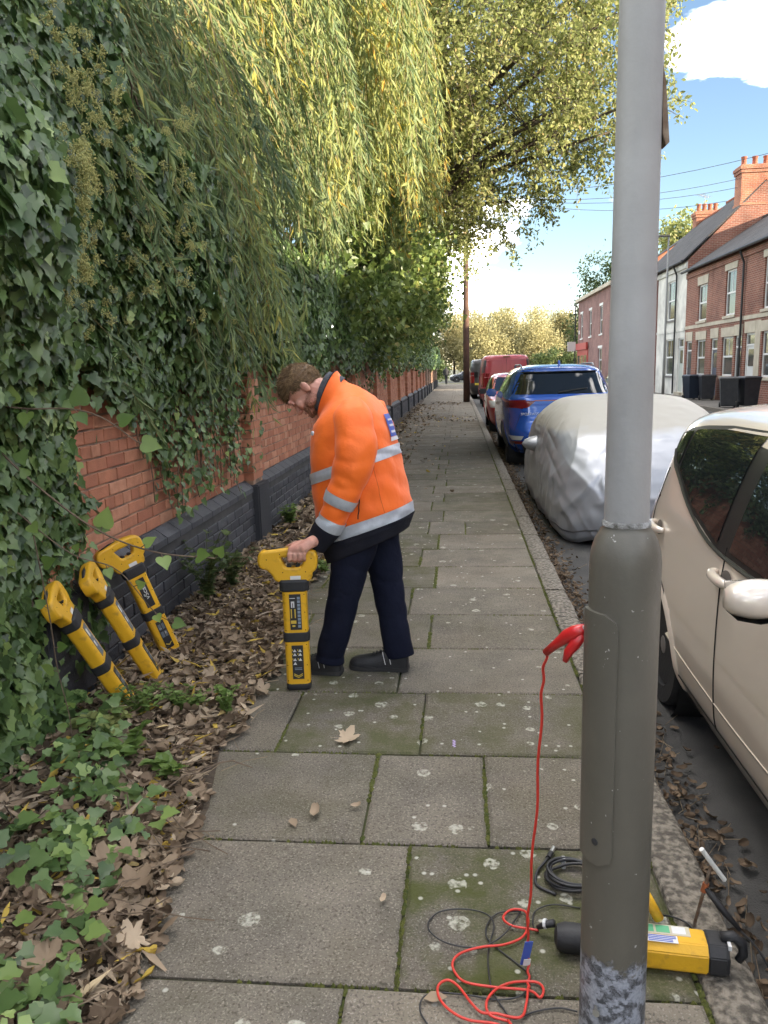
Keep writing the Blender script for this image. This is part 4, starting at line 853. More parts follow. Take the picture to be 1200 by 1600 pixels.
def door(t, y0, y1, z0, z1, m, lint=M_CREAM, x=FX):
    w = empty('door'); w.parent = t; zf = z1-.42
    f = MB(); f.bb(x+.05, x+.12, y0, y0+.07, z0, z1); f.bb(x+.05, x+.12, y1-.07, y1, z0, z1); f.bb(x+.05, x+.12, y0+.07, y1-.07, z1-.07, z1); f.bb(x+.05, x+.12, y0+.07, y1-.07, zf-.03, zf+.03); f.build('frame', M_WFR, w)
    MB().bb(x+.08, x+.12, y0+.072, y1-.072, z0, zf-.032).build('door_leaf', m, w); MB().bb(x+.09, x+.10, y0+.072, y1-.072, zf+.032, z1-.072).build('fanlight', M_GLS, w)
    MB().bb(x+.065, x+.078, y0+.2, y1-.2, zf-.75, zf-.15).build('door_pane', M_GLS, w); MB().bb(x+.055, x+.078, y0+.12, y0+.16, z0+.95, z0+1.1).build('handle', M_ALU, w)
    if lint: MB().prism([(y0-.06, z1+.004), (y1+.06, z1+.004), (y1+.09, z1+.40), (y0-.09, z1+.40)], 'x', x-.025, x+.06).build('lintel', lint, w)
    MB().bb(x-.12, x+.14, y0, y1, -.02, z0-.002).build('step', M_CREAM, w)
def pitched(t, y0, y1, eave, ridge, rx=13.6, bx=16.8):
    MB().add([(FX-.22, y0, eave+.02), (rx, y0, ridge), (bx+.2, y0, eave), (FX-.22, y1, eave+.02), (rx, y1, ridge), (bx+.2, y1, eave), (FX-.22, y0, eave-.06), (FX-.22, y1, eave-.06), (bx+.2, y0, eave-.08), (bx+.2, y1, eave-.08), (rx, y0, ridge-.12), (rx, y1, ridge-.12)],
             [(0, 3, 4, 1), (1, 4, 5, 2), (0, 6, 7, 3), (2, 5, 9, 8), (6, 10, 11, 7), (10, 8, 9, 11), (0, 1, 10, 6), (1, 2, 8, 10), (3, 7, 11, 4), (4, 11, 9, 5)]).build('roof', M_SLATE, t)
    MB().tube([(rx, y0, ridge+.02), (rx, y1, ridge+.02)], .07, 8).build('ridge_tiles', M_POT if ridge > 8.4 else M_SLATE, t)
    b = MB(); b.tube([(FX-.26, y0, eave-.03), (FX-.26, y1, eave-.03)], .06, 8); b.build('gutter', M_GUT, t)
def shell(t, y0, y1, eave, ridge, ops, m, rx=13.6, bx=16.8):
    b = MB(); facade(b, y0, y1, -.1, eave, ops)
    for y in (y0, y1): b.add([(FX, y, -.1), (bx, y, -.1), (bx, y, eave), (rx, y, ridge-.1), (FX, y, eave)], [(0, 1, 2, 3, 4)])
    b.add([(bx, y0, -.1), (bx, y1, -.1), (bx, y1, eave), (bx, y0, eave), (FX+.5, y0+.05, -.1), (FX+.5, y1-.05, -.1), (FX+.5, y1-.05, eave), (FX+.5, y0+.05, eave)], [(0, 1, 2, 3), (4, 5, 6, 7)])
    return b.build('wall', m, t)
def pipe(t, y, z1, z0=.05):
    MB().tube([(FX-.24, y, z1-.05), (FX-.2, y, z1-.2), (FX-.08, y, z1-.5), (FX-.08, y, z1-.6), (FX-.08, y, z0)], .042, 8).build('drainpipe', M_GUT, t)
def chimney(t, x0, x1, y0, y1, z0, z1, npots, m=M_CH):
    c = empty('chimney_stack'); c.parent = t
    MB().bb(x0, x1, y0, y1, z0, z1-.34).build('stack', m, c); b = MB()
    
    for q in ((.05, z1-.338, z1-.20), (.09, z1-.198, z1-.06), (.03, z1-.058, z1), (.04, z0+.9, z0+1.0)): MB().bb(x0-q[0], x1+q[0], y0-q[0], y1+q[0], q[1], q[2]).build('corbel', m, c)
    for i in range(npots):
        x = x0+.2+(x1-x0-.4)*i/max(1, npots-1); MB().lathe([(.13, 0), (.135, .05), (.115, .1), (.11, .34), (.13, .38), (.13, .43), (.09, .43), (.09, .3)], (x, (y0+y1)/2, z1-.02), 12).build('chimney_pot', M_POT, c, .6)
def aerial(loc, h, label, rz=.3):
    t = empty('tv_aerial', loc, rz, label, 'aerial'); MB().tube([(0, 0, 0), (0, 0, h)], .018, 6).build('mast', M_ALU, t); MB().tube([(-.7, 0, h-.05), (.5, 0, h-.05)], .012, 6).build('boom', M_ALU, t)
    for i in range(7): MB().tube([(-.65+.17*i, -.22, h-.04), (-.65+.17*i, .22, h-.04)], .007, 5).build('rod', M_ALU, t)
def terrace(y0, y1, eave, ridge, ops_w, ops_d, m, label, group=None, lint=M_CREAM, sill=M_CREAM, doors=('dark',), pipes=(), band=None):
    t = empty('terrace_house', (0, 0, 0), 0, label, 'house', group)
    shell(t, y0, y1, eave, ridge, list(ops_w)+list(ops_d), m)
    for o in ops_w: window(t, *o, lint=lint, sill=sill)
    for o, c in zip(ops_d, doors): door(t, *o, M_DOOR[c], lint=lint)
    pitched(t, y0, y1, eave, ridge)
    for p in pipes: pipe(t, p, eave)
    if band: MB().bb(FX-.02, FX+.05, y0, y1, band-.07, band+.07).build('string_course', M_CREAM, t); MB().bb(FX-.05, FX+.05, y0, y1, eave-.32, eave-.08).build('eaves_course', m, t)
    return t
E_, R2 = 5.52, 7.75
t1 = terrace(33.62, 37.28, E_, R2, [(34.25, 35.45, .95, 2.45), (34.3, 35.5, 3.25, 4.75)], [(36.15, 37.0, .15, 2.45)], M_HB, 'red brick terrace house adjoining the white house, with cream lintels', 'terrace houses opposite', doors=('dark',), band=3.05)
t2 = terrace(29.92, 33.60, E_, R2, [(30.9, 32.15, .95, 2.45), (30.9, 32.05, 3.25, 4.95)], [(32.68, 33.5, .15, 2.45), (30.0, 30.7, .1, 2.45)], M_HB, 'red brick terrace house with two dark doors and a black drainpipe', 'terrace houses opposite', doors=('blue', 'dark'), pipes=(29.98,), band=3.05)
t3 = terrace(26.2, 29.90, E_, R2, [(26.6, 28.1, .95, 2.5), (27.0, 28.2, 3.25, 4.95)], [(28.75, 29.65, .15, 2.5)], M_HB, 'red brick terrace house with painted cream ground floor at the picture edge', 'terrace houses opposite', doors=('white',), band=3.05)
MB().bb(FX-.018, FX-.004, 28.22, 28.7, -.05, 2.9).build('painted_front', M_CREAM, t3)
wh = terrace(37.30, 42.38, 6.05, 9.35, [(39.05, 40.6, .9, 2.65), (39.05, 40.55, 3.55, 5.4)], [(37.45, 38.35, .15, 2.65)], M_REN, 'white rendered terrace house with black drainpipe', 'terrace houses opposite', lint=None, sill=mat('grey_sill', (.16, .15, .14), .8), doors=('green',), pipes=(38.75,))
MB().bb(FX-.03, FX+.05, 37.3, 42.38, 2.95, 3.08).build('string_course', M_REN, wh); MB().bb(FX-.08, FX+.05, 37.3, 42.38, 5.72, 5.95).build('eaves_course', M_REN, wh)
MB().add([(FX, 37.292, 5.3), (16.8, 37.292, 5.3), (16.8, 37.292, 6.05), (13.6, 37.292, 9.3), (FX, 37.292, 6.05)], [(0, 1, 2, 3, 4)]).build('gable_wall', M_HB, wh)
chimney(wh, 12.55, 15.3, 37.31, 38.15, 7.4, 10.0, 6)
rd = terrace(42.40, 47.2, 6.0, 9.2, [(43.2, 44.6, .9, 2.6), (43.2, 44.6, 3.5, 5.2)], [(45.5, 46.4, .15, 2.6)], M_HB2, 'dark red brick house beyond the white house, half hidden by the lamp post', 'terrace houses opposite', doors=('white',), pipes=(42.55,))
chimney(rd, 13.3, 14.6, 46.4, 47.1, 7.6, 9.75, 4)
bh = empty('side_street_house', (0, 0, 0), 0, 'orange brick gable end standing behind the white house', 'house')
MB().add([(12.5, 52, 0), (20.5, 52, 0), (20.5, 52, 8.0), (16.5, 52, 10.6), (12.5, 52, 8.0), (12.5, 55, 0), (20.5, 55, 0), (20.5, 55, 8.0), (16.5, 55, 10.6), (12.5, 55, 8.0)], [(0, 1, 2, 3, 4), (5, 9, 8, 7, 6), (0, 4, 9, 5), (1, 6, 7, 2)]).build('wall', M_CH, bh)
MB().add([(12.2, 51.8, 7.85), (16.5, 51.8, 10.68), (20.8, 51.8, 7.85), (12.2, 55, 7.85), (16.5, 55, 10.68), (20.8, 55, 7.85)], [(0, 3, 4, 1), (1, 4, 5, 2)]).build('roof', M_SLATE, bh)
chimney(bh, 18.0, 19.6, 52.6, 53.4, 9.0, 11.9, 5)
tall = empty('shade_building', (0, 0, 0), 0, 'unseen taller brick building behind the camera on the opposite side, added to shade the near willow', 'building'); shell(tall, -40, -1.5, 6.4, 8.9, [], M_HB); pitched(tall, -40, -1.5, 6.4, 8.9)  # out of view; added, with its height set, to throw shade on the near willow
row = empty('terrace_row', (0, 0, 0), 0, 'brick terrace continuing along the opposite side towards the camera', 'house'); shell(row, -1.48, 26.18, E_, R2, [], M_HB); pitched(row, -1.48, 26.18, E_, R2)
for i, y in enumerate((18.7, 11.3, 3.9)): chimney(row, 12.9, 14.8, y, y+.8, 6.9, 9.3, 6)
# corner shop at the far end
cs = empty('corner_shop', (0, 0, 0), 0, 'two storey pinkish brick corner shop with red shopfront at the far end', 'shop')
M_PINK = housebrick('pink_brick', (.26, .13, .11), (.21, .10, .085), (.24, .18, .16))
ops = [(66.9, 68.0, 3.7, 5.7), (62.6, 63.7, 3.7, 5.7), (58.0, 59.1, 3.7, 5.7), (58.0, 59.4, 1.0, 2.7)]
b = MB(); facade(b, 54.5, 69.4, -.1, 6.75, ops)
for y in (54.5, 69.4): b.add([(FX, y, -.1), (17, y, -.1), (17, y, 6.75), (FX, y, 6.75)], [(0, 1, 2, 3)])
b.add([(FX+.6, 54.6, -.1), (FX+.6, 69.3, -.1), (FX+.6, 69.3, 6.7), (FX+.6, 54.6, 6.7)], [(0, 1, 2, 3)]); b.build('wall', M_PINK, cs)
for o in ops: window(cs, *o, lint=M_WFR, sill=M_WFR, lint_h=.18)
MB().bb(FX-.25, 17.2, 54.3, 69.6, 6.752, 7.0).build('cornice', M_CREAM, cs); MB().prism([(FX-.2, 7.002), (17.1, 7.002), (13.7, 8.6)], 'y', 54.4, 69.5).build('roof', M_SLATE, cs)
MB().bb(FX-.07, FX-.005, 63.9, 69.3, 0, 2.75).build('shopfront', M_SHOP, cs)
for k in range(3): MB().bb(FX-.09, FX-.072, 64.3+1.7*k, 65.6+1.7*k, .8, 2.3).build('shop_window', M_GLS, cs)
MB().bb(FX-.22, FX-.075, 63.8, 69.4, 2.76, 3.3).build('fascia', M_SHOP, cs); MB().bb(FX-.9, FX-.23, 69.15, 69.3, 2.7, 3.5).build('hanging_sign', mat('sign_white', (.55, .52, .5), .6), cs); MB().bb(FX-.02, FX-.004, 68.4, 69.0, 4.1, 4.4).build('street_nameplate', mat('sign_white', (0, 0, 0)), cs)
MB().bb(FX-.3, FX-.2, 69.32, 69.4, 0, 6.7).build('drainpipe', M_GUT, cs)
aerial((14.65, 37.2, 9.4), 2.2, 'tv aerial on the big chimney stack', .4); aerial((13.8, 46.7, 9.7), .9, 'tv aerial on the smaller chimney beyond the white house', .9)

# ------------------------------------------------------------------ poles, wires, bins, street lamp
tp_ = empty('telegraph_pole', (.40, 36, 0), 0, 'tall brown wooden telegraph pole at the kerb', 'telegraph pole')
M_POLE = mat('creosote_wood', (.10, .052, .034), .9, (.055, .032, .022), 3, 6, .6, 30)
MB().tube([(0, 0, -.3), (0, 0, 3), (.03, 0, 9.4)], [.15, .14, .10], 14).build('pole', M_POLE, tp_, True); MB().bb(-.35, .35, -.05, .05, 9.0, 9.1).build('crossarm', M_POLE, tp_)
for i in range(3): MB().tube([(.13, -.02, 2.4+.45*i), (.30, -.02, 2.4+.45*i)], .012, 5).build('step_iron', M_GUT, tp_)
for i, (e, lab) in enumerate([((14.3, 33.0, 9.9), 'topmost overhead wire running to the right edge'), ((13.2, 37.6, 9.6), 'second overhead wire, reaching the big chimney'), ((13.1, 37.9, 9.25), 'third overhead wire, just below the second'), ((13.0, 40.5, 9.1), 'lowest overhead wire above the white house roof')]):
    s = Vector((.4, 36, 9.05)); e = Vector(e); b = MB(); b.tube([s+(e-s)*(k/12)+Vector((0, 0, -.55*4*(k/12)*(1-k/12))) for k in range(13)], .011, 5); tag(b.build('overhead_wire', M_GUT), lab, 'wire', 'overhead wires')
sl = empty('street_lamp', (9.85, 38.6, 0), 0, 'slim grey street lamp standing before the white house', 'street lamp')
MB().tube([(0, 0, 0), (0, 0, 1.2), (0, 0, 7.3)], [.075, .06, .04], 10).build('column', mat('lamp_grey', (.20, .20, .19), .5), sl, True); MB().box((-.22, 0, 7.33), (.55, .16, .09)).build('lantern', M_GUT, sl, bevel=.03)
gp = empty('bollard', (9.75, 41.0, 0), 0, 'dark bollard on the opposite pavement by the white house', 'bollard'); MB().lathe([(.09, 0), (.09, .9), (.07, .95), (.08, 1.0), (.03, 1.1)], n=12).build('shaft', M_GUT, gp)
M_BIN = mat('bin_plastic', (.016, .018, .024), .45, (.03, .032, .038), 6); M_BIN2 = mat('bin_plastic_navy', (.02, .028, .045), .45)
def wheelie(loc, rz, label, m, s=1.0):
    t = empty('wheelie_bin', loc, rz, label, 'bin', 'wheelie bins on the opposite pavement'); t.scale = (s, s, s)
    MB().rings([[(x*w, y*w*1.15-.0, z) for x, y in ((-1, -1), (1, -1), (1, 1), (-1, 1))] for w, z in ((.22, .06), (.23, .1), (.285, .95), (.30, .952), (.30, 1.0))]).build('body', m, t, bevel=.015)
    MB().rings([[(x*.31, y*.36-.02, z) for x, y in ((-1, -1), (1, -1), (1, 1), (-1, 1))] for z in (1.002, 1.03)]+[[(x*.25, y*.29-.02, 1.075) for x, y in ((-1, -1), (1, -1), (1, 1), (-1, 1))]]).build('lid', m, t, bevel=.012)
    MB().tube([(-.24, .38, 1.0), (.24, .38, 1.0)], .016, 6).build('handle', m, t)
    for sx in (-1, 1): MB().tube([(sx*.24-.03, .24, .1), (sx*.24+.03, .24, .1)], .1, 14).build('wheel', M_GUT, t)
wheelie((8.98, 26.9, 0), -.25, 'black wheelie bin with lid ajar, left of the near pair', M_BIN, .95); wheelie((9.62, 26.9, 0), .1, 'black wheelie bin, right of the near pair', M_BIN, .95)
wheelie((9.62, 33.2, 0), .2, 'navy wheelie bin with a pale sticker, in front of the brick house', M_BIN2, .95); wheelie((9.95, 32.3, 0), -.1, 'black wheelie bin touching the navy one', M_BIN, .95)

# ------------------------------------------------------------------ vehicles
M_TYRE = mat('tyre', (.016, .016, .017), .85, bump=.3, bscale=60); M_RIM = mat('alloy', (.42, .42, .43), .3, metal=.9); M_CGL = mat('car_glass', (.010, .012, .013), .02, spec=.55); M_TRIM = mat('black_trim', (.014, .014, .015), .45)
M_CHR = mat('chrome', (.6, .6, .6), .12, metal=1); M_LRED = mat('tail_lamp_red', (.15, .006, .008), .15, coat=.6); M_LWH = mat('headlamp', (.55, .55, .52), .12, coat=.8, spec=.8); M_GAP = mat('panel_gap', (.008, .008, .008), .9)
class Car:
    def __init__(s, name, loc, rz, rows, paint, label, cat, axles, wr=.31, ns=112, nr=54, group='parked vehicles', arch=True, cut=.06):
        s.t = empty(name, loc, rz, label, cat, group); s.paint = paint
        rows = np.array(rows, float); s.tab = crom(rows, 240); s.tab = s.tab[np.argsort(s.tab[:, 0])]
        zz = np.unique(np.concatenate([np.linspace(rows[0, 0], rows[-1, 0], nr), rows[-4:, 0]])); R = []
        for z in zz:
            w, yr, yf, n = s.at(z); yc, l = (yr+yf)/2, (yf-yr)/2; ring = []
            for k in range(ns):
                a = 2*PI*(k+.5)/ns; c_, s_ = math.cos(a), math.sin(a); ring.append((w*math.copysign(abs(c_)**(2/n), c_), yc+l*math.copysign(abs(s_)**(2/n), s_), z))
            R.append(ring)
        R = np.array(R); b = MB(); nr = len(R); b.v = [tuple(p) for p in R.reshape(-1, 3)]
        for i in range(nr-1):
            for k in range(ns):
                q = (R[i, k]+R[i, (k+1) % ns]+R[i+1, k]+R[i+1, (k+1) % ns])/4
                if arch and abs(q[0]) > .55*s.at(q[2])[0] and any((q[1]-ay)**2+(q[2]-wr)**2 < (wr+cut)**2 for ay in axles): continue
                b.f.append((i*ns+k, i*ns+(k+1) % ns, (i+1)*ns+(k+1) % ns, (i+1)*ns+k))
        b.f.append(tuple((nr-1)*ns+k for k in range(ns))); b.f.append(tuple(k for k in range(ns))[::-1])
        s.body = b.build('body', paint, s.t, .6); s.axles = axles; s.wr = wr
        for ay in axles:
            for sg in (-1, 1):
                wx = s.at(wr)[0]*sg
                if arch:
                    ab = MB(); g = []
                    for j in range(25):
                        a = -.25+(PI+.5)*j/24; g.append([(s.sx(ay+math.cos(a)*(wr+cut+.012*q), wr+math.sin(a)*(wr+cut+.012*q))*sg+sg*(.012-.003*q*q), ay+math.cos(a)*(wr+cut-.012+.016*q), wr+math.sin(a)*(wr+cut-.012+.016*q)) for q in range(4)])
                    ab.grid(g); ab.build('arch_lip', paint, s.t, True)
                    h = MB(); h.rings([[(x, ay+(wr+cut-.005)*math.cos(k*PI/12), wr+(wr+cut-.005)*math.sin(k*PI/12)) for k in range(24)] for x in (wx*.97, wx*.6)], cap=False); h.add([(wx*.6, ay+(wr+cut)*math.cos(k*PI/12), wr+(wr+cut)*math.sin(k*PI/12)) for k in range(24)], [tuple(range(24))]); h.build('wheel_housing', M_GAP, s.t)
                s.wheel(wx-sg*.10, ay, sg)
    def at(s, z): T = s.tab; return [float(np.interp(z, T[:, 0], T[:, i])) for i in range(1, 5)]
    def sx(s, y, z):
        w, yr, yf, n = s.at(z); yc, l = (yr+yf)/2, (yf-yr)/2; q = min(.999, abs((y-yc)/l)); return w*(1-q**n)**(1/n)
    def ry(s, x, z, end=-1):
        w, yr, yf, n = s.at(z); yc, l = (yr+yf)/2, (yf-yr)/2; q = min(.999, abs(x/w)); return yc+end*l*(1-q**n)**(1/n)
    def wheel(s, x, y, sg):
        w = empty('wheel', (x, y, s.wr)); w.parent = s.t; r = s.wr
        def ln(prof, nm, m, n=28): MB().rings([[(sg*a, q*math.cos(k*2*PI/n), q*math.sin(k*2*PI/n)) for k in range(n)] for q, a in prof]).build(nm, m, w, .7)
        ln([(r*.66, -.09), (r*.93, -.10), (r, -.075), (r, .065), (r*.95, .088), (r*.68, .085), (r*.66, .07)], 'tyre', M_TYRE)
        ln([(r*.67, -.05), (r*.67, .06), (r*.64, .075), (r*.62, .03), (.02, .025)], 'rim', M_GAP)
        b = MB()
        for k in range(5): a = k*2*PI/5; b.prism([(-.03, .03), (.03, .03), (.045, r*.64), (-.045, r*.64)], 'x', .035, .06); 
        b = MB()
        for k in range(5):
            a = k*2*PI/5; ca, sa = math.cos(a), math.sin(a); q = [(-.032, .02), (.032, .02), (.05, r*.645), (-.05, r*.645)]; pts = [(u*ca-v*sa, u*sa+v*ca) for u, v in q]; b.prism(pts, 'x', sg*.03, sg*.062)
        b.build('spokes', M_RIM, w); ln([(r*.16, .03), (r*.15, .072), (.01, .074)], 'hub_cap', M_RIM, 12)
    def side(s, name, sg, ys, zlo, zhi, m, off=.004, ny=14, nz=8, parent=None):
        g = []
        for y in np.linspace(ys[0], ys[1], ny):
            a, c = np.interp(y, [p[0] for p in zlo], [p[1] for p in zlo]), np.interp(y, [p[0] for p in zhi], [p[1] for p in zhi]); g.append([(sg*(s.sx(y, z)+off), y, z) for z in np.linspace(a, c, nz)])
        return MB().grid(g).build(name, m, parent or s.t, True)
    def end(s, name, zr, xl, xr, m, off=.004, end=-1, nx=16, nz=8, parent=None):
        g = []
        for z in np.linspace(zr[0], zr[1], nz):
            a, c = np.interp(z, [p[0] for p in xl], [p[1] for p in xl]), np.interp(z, [p[0] for p in xr], [p[1] for p in xr]); g.append([(x, s.ry(x, z, end)+end*off, z) for x in np.linspace(a, c, nx)])
        return MB().grid(g).build(name, m, parent or s.t, True)
    def seam(s, name, sg, pts, w=.004, off=.002, m=None):
        P = crom(np.array(pts, float), 20) if len(pts) > 2 else np.linspace(pts[0], pts[1], 12); b = MB(); b.tube([Vector((sg*(s.sx(y, z)+off-.002), y, z)) for y, z in P], w, 5); return b.build(name, m or M_GAP, s.t)
    def plate(s, x, z, end, m, txt=None, off=.012):
        y = s.ry(x, z, end)+end*off; t = MB().box((x, y, z), (.52, .012, .11)).build('number_plate', m, s.t)
# --- beige hatchback, nose towards the camera
M_BEIGE = mat('champagne_paint', (.72, .625, .53), .28, coat=1, metal=.2, spec=.5)
bg_ = Car('parked_hatchback', (1.77, 4.45, -.125), PI, [(.17, .735, .24, 3.5, 6), (.24, .77, .14, 3.58, 6), (.32, .80, .06, 3.62, 6), (.50, .818, .0, 3.65, 6), (.70, .822, .02, 3.62, 6), (.85, .815, .05, 3.45, 6), (.95, .80, .08, 3.0, 5.5), (1.02, .785, .10, 2.85, 5), (1.2, .725, .16, 2.45, 5), (1.36, .655, .24, 2.1, 5), (1.43, .57, .36, 1.85, 4), (1.468, .40, .55, 1.65, 3.5), (1.48, .2, .8, 1.45, 3)], M_BEIGE, 'champagne beige hatchback parked with its nose towards the camera beside the lamp post', 'car', [.70, 3.05], .295, ns=160, nr=80)
lo = [(.50, 1.275), (.62, 1.215), (.8, 1.165), (1.1, 1.07), (1.5, .995), (2.1, .985), (2.5, .985)]; hi = [(.50, 1.31), (.62, 1.345), (.8, 1.37), (1.1, 1.39), (1.5, 1.395), (1.9, 1.37), (2.2, 1.21), (2.5, 1.02)]
lo_o = [(y, z-.022) for y, z in lo]; hi_o = [(y, z+.016) for y, z in hi]
for sg in (1, -1):
    bg_.side('window_trim', sg, (.465, 2.5), lo_o, hi_o, M_TRIM, .003, 40, 8)
    bg_.side('quarter_window', sg, (.53, .70), lo, hi, M_CGL, .007); bg_.side('rear_door_window', sg, (.735, 1.50), lo, hi, M_CGL, .007, 20); bg_.side('front_door_window', sg, (1.64, 2.42), lo, hi, M_CGL, .007, 20)
    bg_.seam('window_seal', sg, [(y, z-.028) for y, z in lo], .009, .004, M_TRIM)
    bg_.seam('door_seam', sg, [(1.60, 1.0), (1.62, .75), (1.60, .45), (1.58, .27)]); bg_.seam('door_seam', sg, [(.52, 1.16), (.50, 1.0), (.56, .80), (.82, .66), (1.0, .5), (1.05, .3)]); bg_.seam('sill_seam', sg, [(1.05, .285), (1.6, .275), (2.2, .275), (2.6, .28)])
    bg_.seam('door_crease', sg, [(.9, .42), (1.3, .395), (1.8, .385), (2.4, .40)], .012, -.006, M_BEIGE)
    for hy in (.70, 1.66):
        hd = empty('door_handle'); hd.parent = bg_.t; x = bg_.sx(hy, .90)
        P = [(sg*(bg_.sx(hy+d, .895)+o), hy+d, .895+dz) for d, o, dz in ((-.10, .002, .006), (-.085, .026, .006), (-.04, .036, .003), (.03, .034, 0), (.075, .02, -.002), (.085, .0, -.003))]
        b = MB(); rr_ = [.013, .017, .019, .019, .016, .012]; b.tube([Vector(p) for p in crom(P, 14)], list(np.interp(np.linspace(0, 5, 14), range(6), rr_)), 10); b.build('grip', M_BEIGE, hd, True)
        g = [[(sg*(bg_.sx(hy+.055*r*math.cos(a), .893+.035*r*math.sin(a))+.003-.001*(1-r)), hy+.055*r*math.cos(a), .893+.035*r*math.sin(a)) for a in np.linspace(0, 2*PI, 20)] for r in (.05, .5, 1)]; MB().grid(g).build('recess', mat('handle_recess', (.10, .09, .08), .5), hd, True)
    mr = empty('door_mirror', (sg*.90, 2.14, .985)); mr.parent = bg_.t
    b = MB(); b.rings([[(sg*(.02+px*.0+.105*cx*q), py+.055*sy*q*1.0, .075*math.sin(a)*q*(1.0)) for a in [0]] for q, cx, px, py, sy in [(1, 1, 0, 0, 0)]]) if False else None
    rings = []
    for j in range(12):
        u = j/11; q = math.sin(PI*min(.995, .03+.94*u))**.32; cx = sg*(-.095+.19*u)
        rings.append([(cx, .045+.075*q*math.cos(k*PI/10)*(1.0 if math.cos(k*PI/10) > 0 else .35)*(.75+.25*u), .060*q*math.copysign(abs(math.sin(k*PI/10))**.8, math.sin(k*PI/10))) for k in range(20)])
    MB().rings(rings).build('shell', M_BEIGE, mr, True); MB().rings([[(sg*x, .018-.008*k, z) for x, z in ((-.06, -.05), (.075, -.045), (.085, .045), (-.06, .05))] for k in range(2)]).build('glass', M_CHR, mr); MB().tube([(sg*-.16, .03, -.07), (sg*-.06, .03, -.035)], .02, 8).build('stalk', M_TRIM, mr)
    MB().rings([[(sg*(-.06+.13*u), .045+.05*math.cos(a), -.052-.012*math.sin(PI*u)) for a in np.linspace(0, 2*PI, 12, endpoint=False)] for u in (0, .5, 1)]).build('under_cover', M_TRIM, mr)
bg_.end('rear_window', (1.05, 1.34), [(1.05, -.60), (1.34, -.5)], [(1.05, .60), (1.34, .5)], M_CGL); bg_.end('windscreen', (1.04, 1.38), [(1.04, -.66), (1.38, -.52)], [(1.04, .66), (1.38, .52)], M_CGL, end=1)
for sg in (-1, 1):
    bg_.end('tail_lamp', (.78, 1.02), [(.78, sg*.58), (1.02, sg*.62)], [(.78, sg*.79), (1.02, sg*.76)], M_LRED); bg_.end('headlamp', (.58, .72), [(.58, sg*.45), (.72, sg*.55)], [(.58, sg*.76), (.72, sg*.78)], M_LWH, end=1)
bg_.plate(0, .62, -1, mat('plate_yellow', (.55, .42, .04), .4)); bg_.plate(0, .42, 1, mat('plate_white', (.6, .6, .6), .4))
# --- blue SUV, tail towards the camera
M_BLUEP = mat('blue_paint', (.012, .075, .36), .25, coat=1, metal=.25)
su = Car('parked_suv', (1.69, 12.75, -.125), 0, [(.24, .80, .24, 4.2, 6), (.36, .87, .08, 4.4, 6), (.56, .92, 0, 4.45, 6), (.80, .93, .06, 4.45, 6), (1.0, .93, .085, 4.2, 6), (1.13, .925, .10, 3.6, 6), (1.24, .885, .17, 3.3, 5), (1.45, .80, .36, 2.8, 5), (1.58, .73, .46, 2.5, 5), (1.65, .62, .58, 2.2, 4), (1.69, .42, .85, 2.0, 3)], M_BLUEP, 'blue suv parked behind the covered car, seen from the back', 'car', [.85, 3.52], .355, ns=140)
su.end('rear_window', (1.215, 1.575), [(1.215, -.80), (1.575, -.62)], [(1.215, .80), (1.575, .62)], M_CGL, .006, nx=24); su.end('roof_spoiler', (1.58, 1.645), [(1.58, -.64), (1.645, -.56)], [(1.58, .64), (1.645, .56)], M_BLUEP, .05); su.end('spoiler_underside', (1.565, 1.585), [(1.56, -.62), (1.59, -.62)], [(1.56, .62), (1.59, .62)], M_TRIM, .035)
for sg in (-1, 1):
    su.end('tail_lamp', (1.0, 1.115), [(1.0, sg*.56), (1.115, sg*.42)], [(1.0, sg*.925), (1.115, sg*.918)], M_LRED, .008, nx=24); su.side('tail_lamp_side', sg, (.115, .42), [(.115, .985), (.42, 1.06)], [(.115, 1.13), (.42, 1.12)], M_LRED, .008)
    su.end('fog_lamp', (.475, .545), [(.475, sg*.66), (.545, sg*.62)], [(.475, sg*.80), (.545, sg*.85)], M_LWH, .010); su.end('rear_reflector', (.405, .455), [(.405, sg*.58), (.455, sg*.58)], [(.405, sg*.82), (.455, sg*.82)], M_LRED, .012)
    su.side('side_window', sg, (.75, 3.0), [(.75, 1.30), (1.1, 1.22), (3.0, 1.16)], [(.75, 1.42), (1.1, 1.53), (2.4, 1.54), (3.0, 1.22)], M_CGL, .004, 24); su.side('arch_cladding', sg, (.42, 1.30), [(.42, .40), (1.3, .3)], [(.42, .42), (.6, .70), (.85, .78), (1.1, .70), (1.3, .34)], M_TRIM, .002, 20)
    MB().tube([(sg*.60, .80, 1.655), (sg*.61, .95, 1.695), (sg*.61, 2.1, 1.69), (sg*.60, 2.3, 1.64)], .016, 6).build('roof_rail', mat('rail_grey', (.25, .25, .26), .4, metal=.6), su.t)
    mr = MB().box((sg*1.02, 3.0, 1.17), (.2, .1, .15)); mr.build('door_mirror', M_BLUEP, su.t, bevel=.03)
su.end('lower_bumper', (.25, .40), [(.25, -.78), (.40, -.86)], [(.25, .78), (.40, .86)], M_TRIM, .006); su.end('light_strip', (1.105, 1.125), [(1.1, -.45), (1.13, -.45)], [(1.1, .45), (1.13, .45)], M_LRED, .010); su.end('plate_recess', (.70, .90), [(.70, -.36), (.9, -.40)], [(.70, .36), (.9, .40)], mat('recess_blue', (.008, .04, .2), .4), .003)
su.plate(0, .80, -1, mat('plate_yellow', (0, 0, 0)), off=.010)
MB().lathe([(.0, .0), (.075, .0), (.075, .012), (.06, .014)], n=20).build('emblem_oval', M_CHR, su.t).matrix_local = Matrix.Translation((-.02, su.ry(0, 1.06)-.004, 1.085)) @ Matrix.Diagonal((1, 1, .55, 1)) @ Euler((PI/2, 0, 0)).to_matrix().to_4x4()
